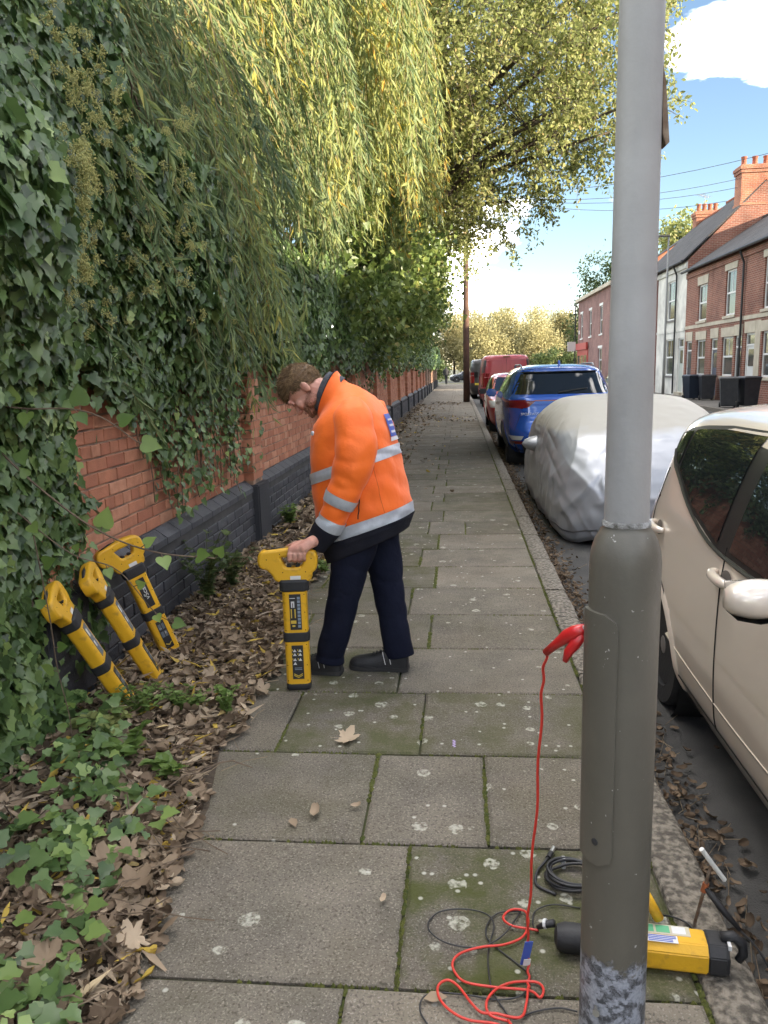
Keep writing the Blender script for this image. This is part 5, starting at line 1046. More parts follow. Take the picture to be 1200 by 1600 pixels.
text('emblem_letters', 'KIA', (-.02, su.ry(0, 1.06)-.022, 1.085), (PI/2, 0, 0), .075, M_TRIM, su.t); text('badge_lettering', 'SPORTAGE', (-.52, su.ry(-.5, .925)-.012, .90), (PI/2, 0, 0), .06, M_CHR, su.t)
MB().tube([(.02, .68, 1.66), (.02, .74, 1.74), (.02, .86, 1.68)], [.02, .02, .01], 6).build('shark_fin_aerial', M_BLUEP, su.t); b = MB(); b.tube([(-.05, su.ry(0, 1.24)-.02, 1.24), (.30, su.ry(.3, 1.29)-.02, 1.285), (.42, su.ry(.42, 1.30)-.02, 1.295)], .012, 6); b.build('rear_wiper', M_TRIM, su.t)
su.seam('tailgate_seam', -1, [(.14, .62), (.13, .9)]); MB().box((0, 1.1, .72), (1.7, 1.2, .5)).build('underbody', M_GAP, su.t)
# --- generic hatchback
def hatch(loc, rz, paint, label, name='parked_car', sc=1.0):
    c = Car(name, loc, rz, [(.2, .74, .2, 3.85, 6), (.32, .82, .05, 3.97, 6), (.52, .86, 0, 4.0, 6), (.72, .87, .03, 3.96, 6), (.85, .865, .05, 3.75, 6), (.95, .85, .08, 3.1, 6), (1.02, .83, .12, 2.95, 5), (1.22, .76, .26, 2.5, 5), (1.40, .68, .42, 2.1, 5), (1.465, .58, .55, 1.9, 4), (1.50, .38, .8, 1.6, 3)], paint, label, 'car', [.72, 3.22], .31)
    lo = [(.5, 1.08), (2.8, 1.0)]; hi = [(.5, 1.2), (.85, 1.38), (1.9, 1.39), (2.8, 1.02)]
    for sg in (-1, 1):
        c.side('rear_side_window', sg, (.6, 1.45), lo, hi, M_CGL); c.side('front_side_window', sg, (1.53, 2.7), lo, hi, M_CGL)
        c.end('headlamp', (.66, .83), [(.66, sg*.50), (.83, sg*.62)], [(.66, sg*.80), (.83, sg*.84)], M_LWH, .008, 1); c.end('tail_lamp', (.75, 1.0), [(.75, sg*.6), (1.0, sg*.65)], [(.75, sg*.84), (1.0, sg*.8)], M_LRED, .006); MB().box((sg*.95, 2.55, 1.04), (.2, .1, .14)).build('door_mirror', M_TRIM, c.t, bevel=.03)
    c.end('windscreen', (1.04, 1.40), [(1.04, -.74), (1.40, -.58)], [(1.04, .74), (1.40, .58)], M_CGL, .004, 1, 20); c.end('rear_window', (1.06, 1.38), [(1.06, -.66), (1.38, -.54)], [(1.06, .66), (1.38, .54)], M_CGL); c.end('grille', (.36, .56), [(.36, -.5), (.56, -.45)], [(.36, .5), (.56, .45)], M_TRIM, .004, 1); c.plate(0, .5, 1, mat('plate_white', (0, 0, 0))); c.plate(0, .62, -1, mat('plate_yellow', (0, 0, 0)))
    return c
hatch((1.62, 23.7, -.125), PI, mat('red_paint', (.40, .022, .018), .28, coat=1), 'red hatchback facing the camera, between the blue suv and the red van')
hatch((3.1, 88.2, -.03), PI/2, mat('dark_paint', (.02, .025, .035), .25, coat=1), 'dark car crossing at the far end of the street', 'dark_car')
hatch((7.35, 33, -.125), 0, mat('silver_paint', (.36, .38, .39), .3, metal=.5, coat=1), 'silver car parked on the opposite side beyond the blue suv')
# --- vans
def van(loc, rz, paint, label, h, w, bump):
    c = Car('parked_van', loc, rz, [(.25, w*.92, .1, 4.7, 9), (.4, w*.98, .02, 4.88, 9), (.6, w, 0, 4.9, 9), (.95, w, 0, 4.8, 9), (1.1, w*.995, .005, 4.3, 9), (1.3, w*.98, .01, 4.05, 9), (h-.25, w*.93, .03, 3.55, 8), (h-.08, w*.88, .06, 3.35, 7), (h-.02, w*.8, .12, 3.2, 6), (h, w*.6, .3, 3.0, 5)], paint, label, 'van', [.95, 3.95], .34)
    for sg in (-1, 1):
        c.end('tail_lamp', (.85, 1.42), [(.85, sg*(w-.13)), (1.42, sg*(w-.15))], [(.85, sg*(w-.012)), (1.42, sg*(w-.04))], M_LRED, .008); c.side('tail_lamp_wrap', sg, (.02, .07), [(0, .85), (.1, .85)], [(0, 1.42), (.1, 1.42)], M_LRED, .004)
        c.end('corner_post', (1.44, h-.1), [(1.44, sg*(w-.15)), (h-.1, sg*(w*.86-.1))], [(1.44, sg*(w-.03)), (h-.1, sg*(w*.88))], M_TRIM if bump else paint, .006)
        c.side('cab_window', sg, (2.9, 3.9), [(2.9, 1.2), (3.9, 1.15)], [(2.9, h-.28), (3.5, h-.3), (3.9, 1.3)], M_CGL); MB().box((sg*(w+.13), 3.7, 1.35), (.18, .1, .28)).build('door_mirror', M_TRIM, c.t, bevel=.03); c.side('side_moulding', sg, (.1, 3.3), [(.1, .62), (3.3, .62)], [(.1, .74), (3.3, .74)], M_TRIM, .01)
    c.end('rear_bumper', (.38, .62), [(.38, -w*.97), (.62, -w*.97)], [(.38, w*.97), (.62, w*.97)], mat('bumper_red', (.22, .03, .03), .5) if bump else M_TRIM, .04, nx=24); b = MB(); b.tube([(0, c.ry(0, .66)-.002, .66), (0, c.ry(0, h-.15)-.003, h-.15)], .008, 5); b.build('door_split', M_GAP, c.t)
    for x in (-.55, .55):
        b = MB(); b.tube([(x-.38, -.006, 1.25), (x-.38, .015, h-.2), (x+.38, .015, h-.2), (x+.38, -.006, 1.25), (x-.38, -.006, 1.25)], .008, 4); b.build('door_pressing', paint, c.t)
    MB().box((0, .03, h-.07), (.28, .06, .05)).build('brake_light', M_LRED, c.t); MB().box((.1, -.01, 1.0), (.16, .03, .06)).build('door_handle', M_TRIM, c.t); c.plate(-.45, .8, -1, mat('plate_yellow', (0, 0, 0)))
    MB().box((0, 2.4, .75), (1.5, 4.2, .6)).build('underbody', M_GAP, c.t)
    return c
van((2.02, 32.8, -.125), 0, mat('van_red', (.33, .035, .045), .45, coat=.5), 'red panel van with plain rear doors', 2.16, 1.04, True)
van((1.62, 42.0, -.125), 0, mat('van_dark', (.03, .028, .028), .4, coat=.5), 'dark van parked in front of the red van', 2.1, .98, False)
# --- car under a silver cover
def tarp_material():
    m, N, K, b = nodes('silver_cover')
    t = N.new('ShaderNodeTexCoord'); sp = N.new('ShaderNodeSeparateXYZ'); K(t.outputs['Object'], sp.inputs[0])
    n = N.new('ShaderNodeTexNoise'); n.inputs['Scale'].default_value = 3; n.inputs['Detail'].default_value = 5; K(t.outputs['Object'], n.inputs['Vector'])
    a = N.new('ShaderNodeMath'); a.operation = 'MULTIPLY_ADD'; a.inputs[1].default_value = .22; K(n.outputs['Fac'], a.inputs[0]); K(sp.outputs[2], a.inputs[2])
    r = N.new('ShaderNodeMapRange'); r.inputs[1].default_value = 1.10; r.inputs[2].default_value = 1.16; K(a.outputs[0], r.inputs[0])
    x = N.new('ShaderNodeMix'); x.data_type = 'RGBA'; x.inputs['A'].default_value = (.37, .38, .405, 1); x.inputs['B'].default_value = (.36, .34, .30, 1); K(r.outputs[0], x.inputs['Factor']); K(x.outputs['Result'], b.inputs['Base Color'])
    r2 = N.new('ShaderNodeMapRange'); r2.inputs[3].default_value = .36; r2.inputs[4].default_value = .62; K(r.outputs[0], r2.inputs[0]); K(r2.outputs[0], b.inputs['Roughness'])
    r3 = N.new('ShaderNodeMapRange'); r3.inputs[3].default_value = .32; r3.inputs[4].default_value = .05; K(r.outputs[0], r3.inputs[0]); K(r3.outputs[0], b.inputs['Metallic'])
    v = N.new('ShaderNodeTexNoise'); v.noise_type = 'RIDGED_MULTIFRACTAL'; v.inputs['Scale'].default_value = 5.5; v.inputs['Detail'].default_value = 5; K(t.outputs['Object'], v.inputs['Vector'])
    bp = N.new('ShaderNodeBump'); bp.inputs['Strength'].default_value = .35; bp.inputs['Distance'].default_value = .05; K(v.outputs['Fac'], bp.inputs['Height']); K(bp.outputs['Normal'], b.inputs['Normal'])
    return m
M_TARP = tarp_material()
def covered():
    t = empty('covered_car', (1.79, 7.0, -.125), 0, 'low car under a crumpled silver grey cover', 'car', 'parked vehicles')
    rows = crom([(.04, .85, .12, 4.05, 5), (.10, .88, .06, 4.12, 5), (.30, .905, .0, 4.2, 4.6), (.60, .90, .03, 4.2, 4.2), (.80, .885, .20, 4.0, 4.0), (.98, .87, .46, 3.3, 3.8), (1.10, .83, .68, 2.95, 3.6), (1.20, .75, .92, 2.7, 3.4), (1.29, .62, 1.2, 2.5, 3.2), (1.325, .42, 1.45, 2.3, 3), (1.34, .18, 1.7, 2.1, 2.6)], 150)
    fa, fb, fc_ = fnoise(61, 7, 3.), fnoise(62, 7, 7.), fnoise(63, 8, 18.); R = []; ns = 460
    for (z, w, yr, yf, n) in rows:
        ring = []
        for k in range(ns):
            a = 2*PI*(k+.5)/ns; c_, s_ = math.cos(a), math.sin(a); ring.append((w*math.copysign(abs(c_)**(2/n), c_), (yr+yf)/2+(yf-yr)/2*math.copysign(abs(s_)**(2/n), s_), z))
        R.append(ring)
    R = np.array(R); P = R.reshape(-1, 3); Q = P*np.array([1.6, .7, .55])+np.stack([P[:, 2]*.9, P[:, 2]*.6, P[:, 0]*.5], 1)
    ang = np.arctan2(P[:, 0], P[:, 1]-2.0); gath = np.sin(ang*17+3*P[:, 2]+2*fa(Q)); ridge = (1-np.abs(np.sin(ang*9+P[:, 2]*2.2*np.sign(P[:, 0])+1.4*fb(Q*.6))))**8
    d = .014*fa(Q)+.012*ridge*np.clip(1.25-P[:, 2], 0, 1)+.004*gath*np.clip(.5-P[:, 2], 0, 1)-.012*np.abs(fb(Q))+.010*fc_(Q*.8)*np.clip(1.1-P[:, 2], 0, 1)+.02; d *= np.clip(1.5-P[:, 2]*.95, .18, 1)
    rf = random.Random(31); sc_ = np.stack([ang*1.3, P[:, 2]], 1)                    # sharp creases pulled down from the roof edge
    for _ in range(150):
        p0 = np.array([rf.uniform(-PI, PI)*1.3, rf.uniform(.25, 1.2)]); th_ = -PI/2+rf.gauss(0, .55); dv = np.array([math.cos(th_), math.sin(th_)]); L0 = rf.uniform(.25, .9); rel_ = sc_-p0; al = rel_ @ dv; ac = rel_ @ np.array([-dv[1], dv[0]])+.05*np.sin(al*5)
        d += rf.choice((-1, 1, 1))*rf.uniform(.006, .024)*np.exp(-np.abs(ac)/rf.uniform(.012, .045))*np.clip(np.minimum(al, L0-al)/.15, 0, 1)
    c = np.array([0, 2.0, .5]); nr = P-c; nr[:, 1] *= .35; nr = unit(nr); P = P+nr*d[:, None]
    # tucked, uneven hem
    low = P[:, 2] < .14; hem = .05*fa(P*np.array([2, 2, 0])); P[:, 2] += np.where(P[:, 2] < .5, hem*(.5-P[:, 2])*1.6+np.where(low, .02, 0), 0)
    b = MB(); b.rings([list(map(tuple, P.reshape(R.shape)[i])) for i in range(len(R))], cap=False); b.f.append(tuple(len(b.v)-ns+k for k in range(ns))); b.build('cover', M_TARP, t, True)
    for sg in (-1, 1):   # mirrors poking out under the cover
        r = []
        for j in range(9):
            u = j/8; q = max(.05, math.sqrt(max(0, 1-(u*1.0)**2))); r.append([(sg*(.80+.26*u), 1.95+(.10+.02*math.sin(k))*q*math.cos(k*PI/8), .80+(.095+.012*math.sin(3*k))*q*math.sin(k*PI/8)) for k in range(16)])
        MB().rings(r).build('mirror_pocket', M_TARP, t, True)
    for (x, y) in ((-.72, .75), (.72, .75), (-.72, 3.2), (.72, 3.2)):
        MB().rings([[(x+o, y+q*math.cos(k*PI/10), .30+q*math.sin(k*PI/10)) for k in range(20)] for q, o in ((.2, -.09), (.3, -.09), (.3, .09), (.2, .09))]).build('tyre', M_TYRE, t)
    MB().box((0, 2.1, .32), (1.4, 3.6, .3)).build('underbody', M_GAP, t)
covered()

# ------------------------------------------------------------------ cable detectors
M_YEL = mat('yellow_plastic', (.66, .36, .018), .45, (.36, .20, .03), 26, 8, .12, 120, spec=.45, lo=.58, hi=.80); M_BLK = mat('black_rubber', (.016, .016, .018), .6, bump=.15, bscale=90); M_LBL = mat('label_black', (.02, .02, .023), .45); M_LBG = mat('label_grey', (.12, .14, .17), .45)
M_PW = mat('print_white', (.62, .62, .62), .5); M_PY = mat('print_yellow', (.60, .42, .05), .5); M_PB = mat('print_bluegrey', (.20, .25, .32), .5); M_PBL = mat('print_blue', (.05, .10, .42), .5); M_PG = mat('print_green', (.10, .38, .20), .5)
def rrect(w, d, r, z, n=5):
    p = []
    for cx, cy, a0 in ((w/2-r, d/2-r, 0), (-w/2+r, d/2-r, PI/2), (-w/2+r, -d/2+r, PI), (w/2-r, -d/2+r, 1.5*PI)):
        for k in range(n): a = a0+k*PI/2/(n-1); p.append((cx+r*math.cos(a), cy+r*math.sin(a), z))
    return p
def shape2d(name, outer, holes, depth, bev, m, parent):
    cu = bpy.data.curves.new(name, 'CURVE'); cu.dimensions = '2D'; cu.fill_mode = 'BOTH'; cu.extrude = depth/2-bev; cu.bevel_depth = bev; cu.bevel_resolution = 2
    for loop in [outer]+holes:
        P = np.array(loop+loop[:1]+loop[1:2]); P = np.vstack([loop[-1], P]); q = []
        for i in range(1, len(loop)+1):
            a, b_, c, d = P[i-1], P[i], P[i+1], P[i+2 if i+2 < len(P) else 3]
            for u in (0, .25, .5, .75): q.append(.5*((2*b_)+(-a+c)*u+(2*a-5*b_+4*c-d)*u*u+(-a+3*b_-3*c+d)*u**3))
        sp = cu.splines.new('POLY'); sp.points.add(len(q)-1); sp.use_cyclic_u = True
        for i, k in enumerate(q): sp.points[i].co = (k[0], k[1], 0, 1)
    tmp = bpy.data.objects.new('tmp', cu); COL.objects.link(tmp); bpy.context.view_layer.update()
    me = bpy.data.meshes.new_from_object(tmp.evaluated_get(bpy.context.evaluated_depsgraph_get())); bpy.data.objects.remove(tmp)
    me.name = name; me.materials.clear(); me.shade_smooth(); me.set_sharp_from_angle(angle=.6); me.materials.append(m)
    o = bpy.data.objects.new(name, me); COL.objects.link(o); o.parent = parent; return o
def detector(label, variant):
    t = empty('cable_detector', (0, 0, 0), 0, label, 'detector', 'yellow cable detectors'); w, d = .118, .078
    MB().rings([rrect(w*.97, d*.97, .018, .0), rrect(w*1.03, d*1.04, .02, .006), rrect(w*1.03, d*1.04, .02, .026), rrect(w*.98, d*.98, .02, .034)]).build('foot', M_BLK, t, .6)
    MB().rings([rrect(w, d, .022, .03), rrect(w, d, .022, .252)]).build('lower_tube', M_YEL, t, .6); MB().rings([rrect(w*1.02, d*1.02, .022, .249), rrect(w*1.09, d*1.12, .024, .253), rrect(w*1.09, d*1.12, .024, .293), rrect(w*1.02, d*1.02, .022, .297)]).build('rubber_band', M_BLK, t, .6)
    MB().rings([rrect(w, d, .022, .294), rrect(w*1.02, d, .022, .508)]).build('upper_tube', M_YEL, t, .6); MB().rings([rrect(w*1.04, d*1.03, .022, .504), rrect(w*1.18, d*1.16, .024, .510), rrect(w*1.2, d*1.16, .024, .553), rrect(w*1.12, d*1.0, .022, .562)]).build('collar', M_BLK, t, .6)
    outer = [(-.066, 0), (-.092, .028), (-.119, .058), (-.150, .072), (-.158, .098), (-.146, .131), (-.10, .138), (-.02, .146), (.05, .142), (.085, .134), (.105, .115), (.103, .06), (.082, .038), (.064, 0)]; hole = [(-.068, .120), (-.058, .085), (-.040, .055), (.0, .05), (.044, .056), (.060, .085), (.062, .118), (.0, .125)]
    h = shape2d('handle', outer, [hole], .062, .012, M_YEL, t); h.rotation_euler = (PI/2, 0, 0); h.location = (0, 0, .560)
    b = MB(); b.tube([(-.130, 0, .700), (-.06, 0, .7075), (.0, 0, .7085)], [.010, .014, .010], 8); b.build('display_strip', M_BLK, t, True); b = MB(); b.tube([(.112, 0, .62), (.090, 0, .585), (.078, 0, .558)], [.012, .016, .012], 8); b.build('rear_bumper', M_BLK, t, True)
    for x in (-.022, .022): MB().tube([(x, -.02, .618), (x, .02, .618)], .013, 10).build('trigger_button', M_BLK, t)
    yf = -d/2-.0008
    def lab(nm, z0, z1, m, w2=.056):
        L_ = MB().box((.003, yf, (z0+z1)/2), (w2, .0022, z1-z0)).build(nm, m, t, bevel=.0006); return L_
    def marks(par, nm, rects, m, tris=()):
        b = MB(); y = yf-.0018
        for x, z, a, c in rects: b.box((x, y, z), (a, .0008, c))
        for tri in tris: b.prism(tri, 'y', y-.0004, y+.0004)
        if b.v: b.build(nm, m, par)
    if variant == 'symbols':
        U = lab('upper_label', .312, .492, M_LBL); L2 = lab('lower_label', .058, .232, M_LBL)
        marks(U, 'symbol_column', [(.020, .330+.0178*k, .014, .013) for k in range(9)], M_PB); marks(U, 'white_symbols', [(-.010, .472, .026, .003), (-.014, .440, .006, .030), (-.004, .440, .006, .030), (-.009, .452, .016, .008)], M_PW); marks(U, 'yellow_symbols', [(-.017, .395, .005, .046), (.001, .395, .005, .046), (-.008, .352, .026, .016), (-.008, .332, .014, .008)], M_PY)
        tr = []; ys = []
        for z in (.206, .186, .160):
            for x in (-.012, .014): tr.append([(x-.008, z-.007), (x+.010, z-.007), (x+.002, z+.007)]); ys.append((x-.009, z+.002, .004, .008))
        tr.append([(-.020, .133), (-.002, .133), (-.010, .147)]); marks(L2, 'warning_triangles', [], M_PW, tr); marks(L2, 'yellow_symbols', ys, M_PY); marks(L2, 'text_lines', [(.004, .116, .036, .003), (.004, .108, .036, .003)], M_PB)
        marks(L2, 'chevrons', [], M_PY, [[(-.018, .088), (.003, .076), (.024, .088), (.024, .084), (.003, .072), (-.018, .084)], [(-.018, .080), (.003, .068), (.024, .080), (.024, .076), (.003, .064), (-.018, .076)]])
    else:
        dark = variant == 'name'
        U = lab('upper_label', .318, .488, M_LBL if dark else M_LBG, .052); L2 = lab('lower_label', .058, .225, M_LBL, .050)
        if dark: text('name_print', 'vScan', (.004, yf-.0016, .410), (PI/2, -PI/2, 0), .040, M_PW, U)
        else: marks(U, 'symbol_column', [(.016, .335+.0178*k, .012, .013) for k in range(8)], M_PB); marks(U, 'white_symbols', [(-.008, .45, .02, .04), (-.008, .385, .016, .03)], M_PW)
        marks(L2, 'panel_squares', [(-.008, .19, .018, .034), (.014, .19, .016, .034), (-.008, .145, .018, .034), (.014, .145, .016, .034)], M_LBG); marks(L2, 'white_symbols', [(-.008, .182, .012, .008), (.014, .150, .010, .012)], M_PW)
        marks(L2, 'chevrons', [], M_PY, [[(-.016, .092), (.003, .080), (.022, .092), (.022, .087), (.003, .075), (-.016, .087)]])
    MB().box((.01, -.0318, .572), (.05, .0012, .018)).build('asset_sticker', M_PW, t)
    b = MB()
    for z in (.05, .13, .235, .31, .40, .49):
        for x in (-.048, .048): b.add([(x+.0028*math.cos(k*PI/3), yf+.0002, z+.0028*math.sin(k*PI/3)) for k in range(6)], [tuple(range(6))])
    for x, z in ((-.125, .665), (-.05, .60), (.06, .60), (.09, .665), (-.06, .69)): b.add([(x+.003*math.cos(k*PI/3), -.0316, z+.003*math.sin(k*PI/3)) for k in range(6)], [tuple(range(6))])
    o = b.build('screw_hole', M_GAP, t); o['kind'] = 'stuff'
    return t
det = detector('yellow and black cable detector held upright on the slab by the man', 'symbols'); det.location = (-.803, 3.56, .004); det.rotation_euler = (0, 0, .12)
def lean(t, foot, top, nrm):
    foot, top = Vector(foot), Vector(top); z = (top-foot).normalized(); y = -(Vector(nrm)-z*Vector(nrm).dot(z)).normalized(); x = y.cross(z)
    x, y = x*.88, y*.88
    t.matrix_world = Matrix(((x.x, y.x, z.x, foot.x), (x.y, y.y, z.y, foot.y), (x.z, y.z, z.z, foot.z), (0, 0, 0, 1)))
lean(detector('yellow detector leaning on the wall at the left, half hidden by ivy leaves', 'grey'), (-1.55, 3.27, .02), (-1.76, 3.05, .64), (.9, .25, .35))
lean(detector('yellow detector leaning on the wall, middle of the three', 'grey'), (-1.535, 3.56, .025), (-1.755, 3.37, .66), (.9, .28, .3))
lean(detector('yellow detector leaning on the wall with its name label showing, right of the three', 'name'), (-1.585, 3.90, .035), (-1.765, 3.78, .68), (.55, -.75, .3))

# ------------------------------------------------------------------ signal generator, leads, earth spike
sg_ = empty('signal_generator', (.455, 1.835, 0), -.10, 'yellow signal transmitter box with black ends lying behind the lamp post', 'transmitter')
def octo(x, w, h, c): return [(x, y, z) for y, z in ((-w+c, 0), (w-c, 0), (w, c), (w, h-c), (w-c, h), (-w+c, h), (-w, h-c), (-w, c))]
MB().rings([octo(-.13, .048, .086, .020), octo(.170, .048, .086, .020)]).build('case', M_YEL, sg_, bevel=.003); MB().rings([octo(.1702, .050, .0885, .022), octo(.215, .050, .0885, .022), octo(.222, .044, .083, .022)]).build('end_cap', M_BLK, sg_, bevel=.003)
MB().rings([[(x, r*math.cos(k*PI/10), .040+r*math.sin(k*PI/10)) for k in range(20)] for x, r in ((-.131, .038), (-.185, .038), (-.205, .031), (-.212, .014))]).build('end_cap', M_BLK, sg_, .7)
b = MB(); b.tube([(.205, 0, .092), (.235, 0, .098), (.258, 0, .08), (.262, 0, .05), (.25, 0, .03)], [.014, .014, .013, .012, .010], 8); b.build('carry_hook', M_BLK, sg_, True)
for dy in (-.02, .014): MB().box((.222, dy, .085), (.008, .022, .012)).build('white_clip', M_PW, sg_)
b = MB(); b.tube([(-.09, .04, .095), (-.05, .045, .15), (.03, .045, .15), (.06, .04, .095)], [.014, .016, .016, .014], 10); b.build('handle', M_YEL, sg_, True); b = MB(); b.tube([(-.052, .063, .132), (.035, .063, .132)], .013, 8); b.build('handle_grip', M_BLK, sg_, True)
lab1 = MB().box((.07, .012, .0867), (.125, .036, .0012)).build('settings_label', mat('label_pale', (.48, .44, .33), .5), sg_); [MB().box((.025+.04*k, .013, .0876), (.034, .026, .0006)).build('label_square', M_PG if k < 2 else M_PW, lab1) for k in range(3)]
lab2 = MB().box((.055, -.022, .0867), (.085, .026, .0012)).build('contact_label', M_PW, sg_); [MB().box((.055, -.013-.006*k, .0876), (.078 if k < 2 else .06, .003, .0006)).build('label_line', M_PBL, lab2) for k in range(4)]
M_REDW = mat('red_lead', (.55, .035, .022), .4); M_BLKW = mat('black_lead', (.017, .017, .019), .45); M_REDP = mat('red_plastic', (.52, .018, .02), .3, spec=.6)
def ground_cable(name, pts2, r, m, parent, z0=.003, seed=0, n=None):
    rr = fnoise(seed, 4, 9.); P = crom(np.array(pts2), n or len(pts2)*8); b = MB(); b.tube([Vector((p[0], p[1], z0+r+.006*abs(rr(np.array([[p[0], p[1], 0]]))[0]))) for p in P], r, 7); return b.build(name, m, parent, True)
rl = empty('red_lead', (.16, 1.78, 0), 0, 'red connection lead hanging from the clip on the lamp post to loops on the slab', 'cable')
def at0(o, p): o.location = (-p[0], -p[1], 0); return o
hang_ = crom([(.197, 1.695, .905), (.192, 1.72, .84), (.190, 1.735, .74), (.183, 1.75, .5), (.170, 1.765, .24), (.165, 1.775, .10), (.168, 1.775, .02), (.1655, 1.74, .007), (.162, 1.709, .006)], 60)
b = MB(); b.tube([Vector((p[0]+.0025*math.sin(i*.9), p[1], p[2])) for i, p in enumerate(hang_)], .0034, 8); at0(b.build('hanging_lead', M_REDW, rl, True), (.16, 1.78))
at0(ground_cable('lead_loop', [(0.208, 1.911), (0.183, 1.915), (0.134, 1.923), (0.113, 1.952), (0.138, 1.987), (0.176, 1.986), (0.183, 1.944), (0.164, 1.885), (0.113, 1.851), (0.048, 1.836), (-0.008, 1.811), (-0.029, 1.776), (-0.016, 1.737), (0.014, 1.714), (0.082, 1.704), (0.163, 1.702), (0.189, 1.681), (0.199, 1.71), (0.181, 1.729), (0.128, 1.726), (0.083, 1.699), (0.056, 1.656), (0.062, 1.616), (0.105, 1.602)], .0034, M_REDW, rl, .004, 1), (.16, 1.78))
at0(ground_cable('lead_loop', [(0.162, 1.709), (0.152, 1.653), (0.134, 1.612), (0.078, 1.62), (0.042, 1.621), (0.017, 1.649), (-0.012, 1.696), (-0.04, 1.715), (-0.064, 1.695), (-0.06, 1.657), (-0.03, 1.619), (0.013, 1.596), (0.083, 1.588), (.13, 1.55), (.105, 1.602)], .0034, M_REDW, rl, .009, 2), (.16, 1.78))
at0(MB().box((.163, 1.772, .055), (.022, .002, .075), (0.15, .12, .3)).build('blue_tag', M_PBL, rl), (.16, 1.78)); at0(MB().box((.1635, 1.7695, .03), (.019, .002, .02), (0.15, .12, .3)).build('tag_band', M_PW, rl), (.16, 1.78))
ck = empty('crocodile_clip', (.235, 1.645, .96), 0, 'red plastic crocodile clip gripping the lamp post', 'clip')
b = MB(); b.tube([(-.040, .052, -.056), (-.018, .028, -.025), (0, 0, .002), (.016, -.018, .018), (.032, -.030, .030)], [.009, .011, .016, .016, .011], 10); b.build('upper_jaw', M_REDP, ck, True); b = MB(); b.tube([(-.006, -.012, -.052), (.002, -.014, -.028), (.014, -.020, -.008), (.030, -.028, .016)], [.006, .011, .013, .010], 10); b.build('lower_jaw', M_REDP, ck, True); MB().tube([(.026, -.026, .028), (.046, -.038, .038)], .007, 8).build('metal_teeth', mat('zinc', (0, 0, 0)), ck)
bl = empty('black_lead', (.16, 1.78, 0), 0, 'thin black lead lying in loose loops under the red lead', 'cable')
at0(ground_cable('lead_loop', [(.338, 2.017), (.261, 2.022), (.211, 1.997), (.197, 1.963), (.198, 1.927), (.208, 1.911)], .0022, M_BLKW, bl, .002, 3), (.16, 1.78))
at0(ground_cable('lead_loop', [(0.165, 1.989), (0.104, 1.982), (0.07, 1.937), (0.064, 1.885), (0.089, 1.847), (0.133, 1.802), (0.168, 1.758), (0.163, 1.719), (0.14, 1.684), (0.087, 1.672), (0.014, 1.679), (-0.065, 1.68), (-0.101, 1.662), (-0.107, 1.623), (-0.087, 1.585)], .0022, M_BLKW, bl, .001, 4), (.16, 1.78))
at0(ground_cable('lead_loop', [(0.165, 1.989), (0.124, 1.905), (0.081, 1.863), (0.016, 1.837), (-0.049, 1.848), (-0.091, 1.887), (-0.097, 1.933), (-0.068, 1.974), (0.001, 1.986), (0.065, 1.967), (0.086, 1.921), (0.071, 1.857), (0.064, 1.792), (0.07, 1.703), (0.094, 1.649), (0.12, 1.616), (0.172, 1.641), (0.231, 1.654), (0.274, 1.645)], .0022, M_BLKW, bl, .002, 5), (.16, 1.78))
at0(MB().tube([(.205, 1.912, .02), (.225, 1.905, .035), (.250, 1.900, .045)], [.006, .010, .011], 8).build('plug', M_BLK, bl, True), (.16, 1.78)); at0(MB().tube([(.222, 1.908, .036), (.229, 1.905, .038)], .013, 8).build('plug_band', M_PW, bl), (.16, 1.78))
co = empty('cable_coil', (.335, 2.14, 0), 0, 'coiled thick black cable with a metal plug beside the lamp post', 'cable')
b = MB(); pts = []
for i in range(150):
    a = i/150*2*PI*4.6+2.4; r = .075+.006*math.sin(a*.37)+.008*math.sin(i*.11); pts.append(Vector((r*math.cos(a)*1.0, r*math.sin(a)*.85+.01*math.sin(i*.05), .007+.018*abs(math.sin(i*.13))+.0001*i)))
b.tube(pts, .0048, 8); b.build('coil', M_BLKW, co, True); b = MB(); b.tube([Vector(p) for p in crom([(-.06, -.07, .006), (-.112, -.03, .006), (-.105, .03, .008), (-.078, .072, .012), (-.060, .10, .015)], 20)], .0048, 8); b.build('tail', M_BLKW, co, True)
MB().tube([(-.064, .09, .015), (-.052, .117, .016)], [.009, .0085], 10).build('plug_body', M_BLK, co); MB().tube([(-.053, .115, .016), (-.041, .142, .017)], .0075, 12).build('metal_plug', mat('zinc', (0, 0, 0)), co); MB().tube([(-.02, .066, .0), (-.02, .068, .035)], .008, 6).build('cable_tie', M_PW, co)
es = empty('earth_spike', (.63, 1.965, 0), 0, 'steel earth spike with white t handle pushed into the kerb joint', 'earth spike')
MB().tube([(0, 0, -.05), (.052, .012, .185)], .0048, 8).build('rod', mat('steel_rod', (.30, .27, .24), .45, (.18, .11, .07), 30, metal=.7), es); MB().tube([(.020, -.0, .240), (.055, .01, .188), (.092, .02, .135)], .0068, 10).build('t_handle', mat('white_plastic', (.70, .70, .68), .4), es)
MB().tube([(.034, .008, .105), (.040, .009, .130)], .009, 8).build('copper_clamp', mat('copper', (.45, .16, .08), .4, metal=.7), es); MB().tube([(.038, .006, .118), (.075, -.02, .075), (.115, -.05, .035)], [.007, .010, .006], 8).build('black_clip', M_BLK, es, True)
gl = empty('earth_lead', (.745, 1.915, 0), 0, 'black lead running from the earth spike clip over the kerb into the gutter', 'cable'); b = MB(); b.tube([Vector(p) for p in crom([(0, 0, .035), (.04, -.035, .0), (.085, -.09, -.09), (.10, -.18, -.112), (.06, -.3, -.112), (.09, -.42, -.112)], 40)], .0028, 7); b.build('lead', M_BLKW, gl, True)
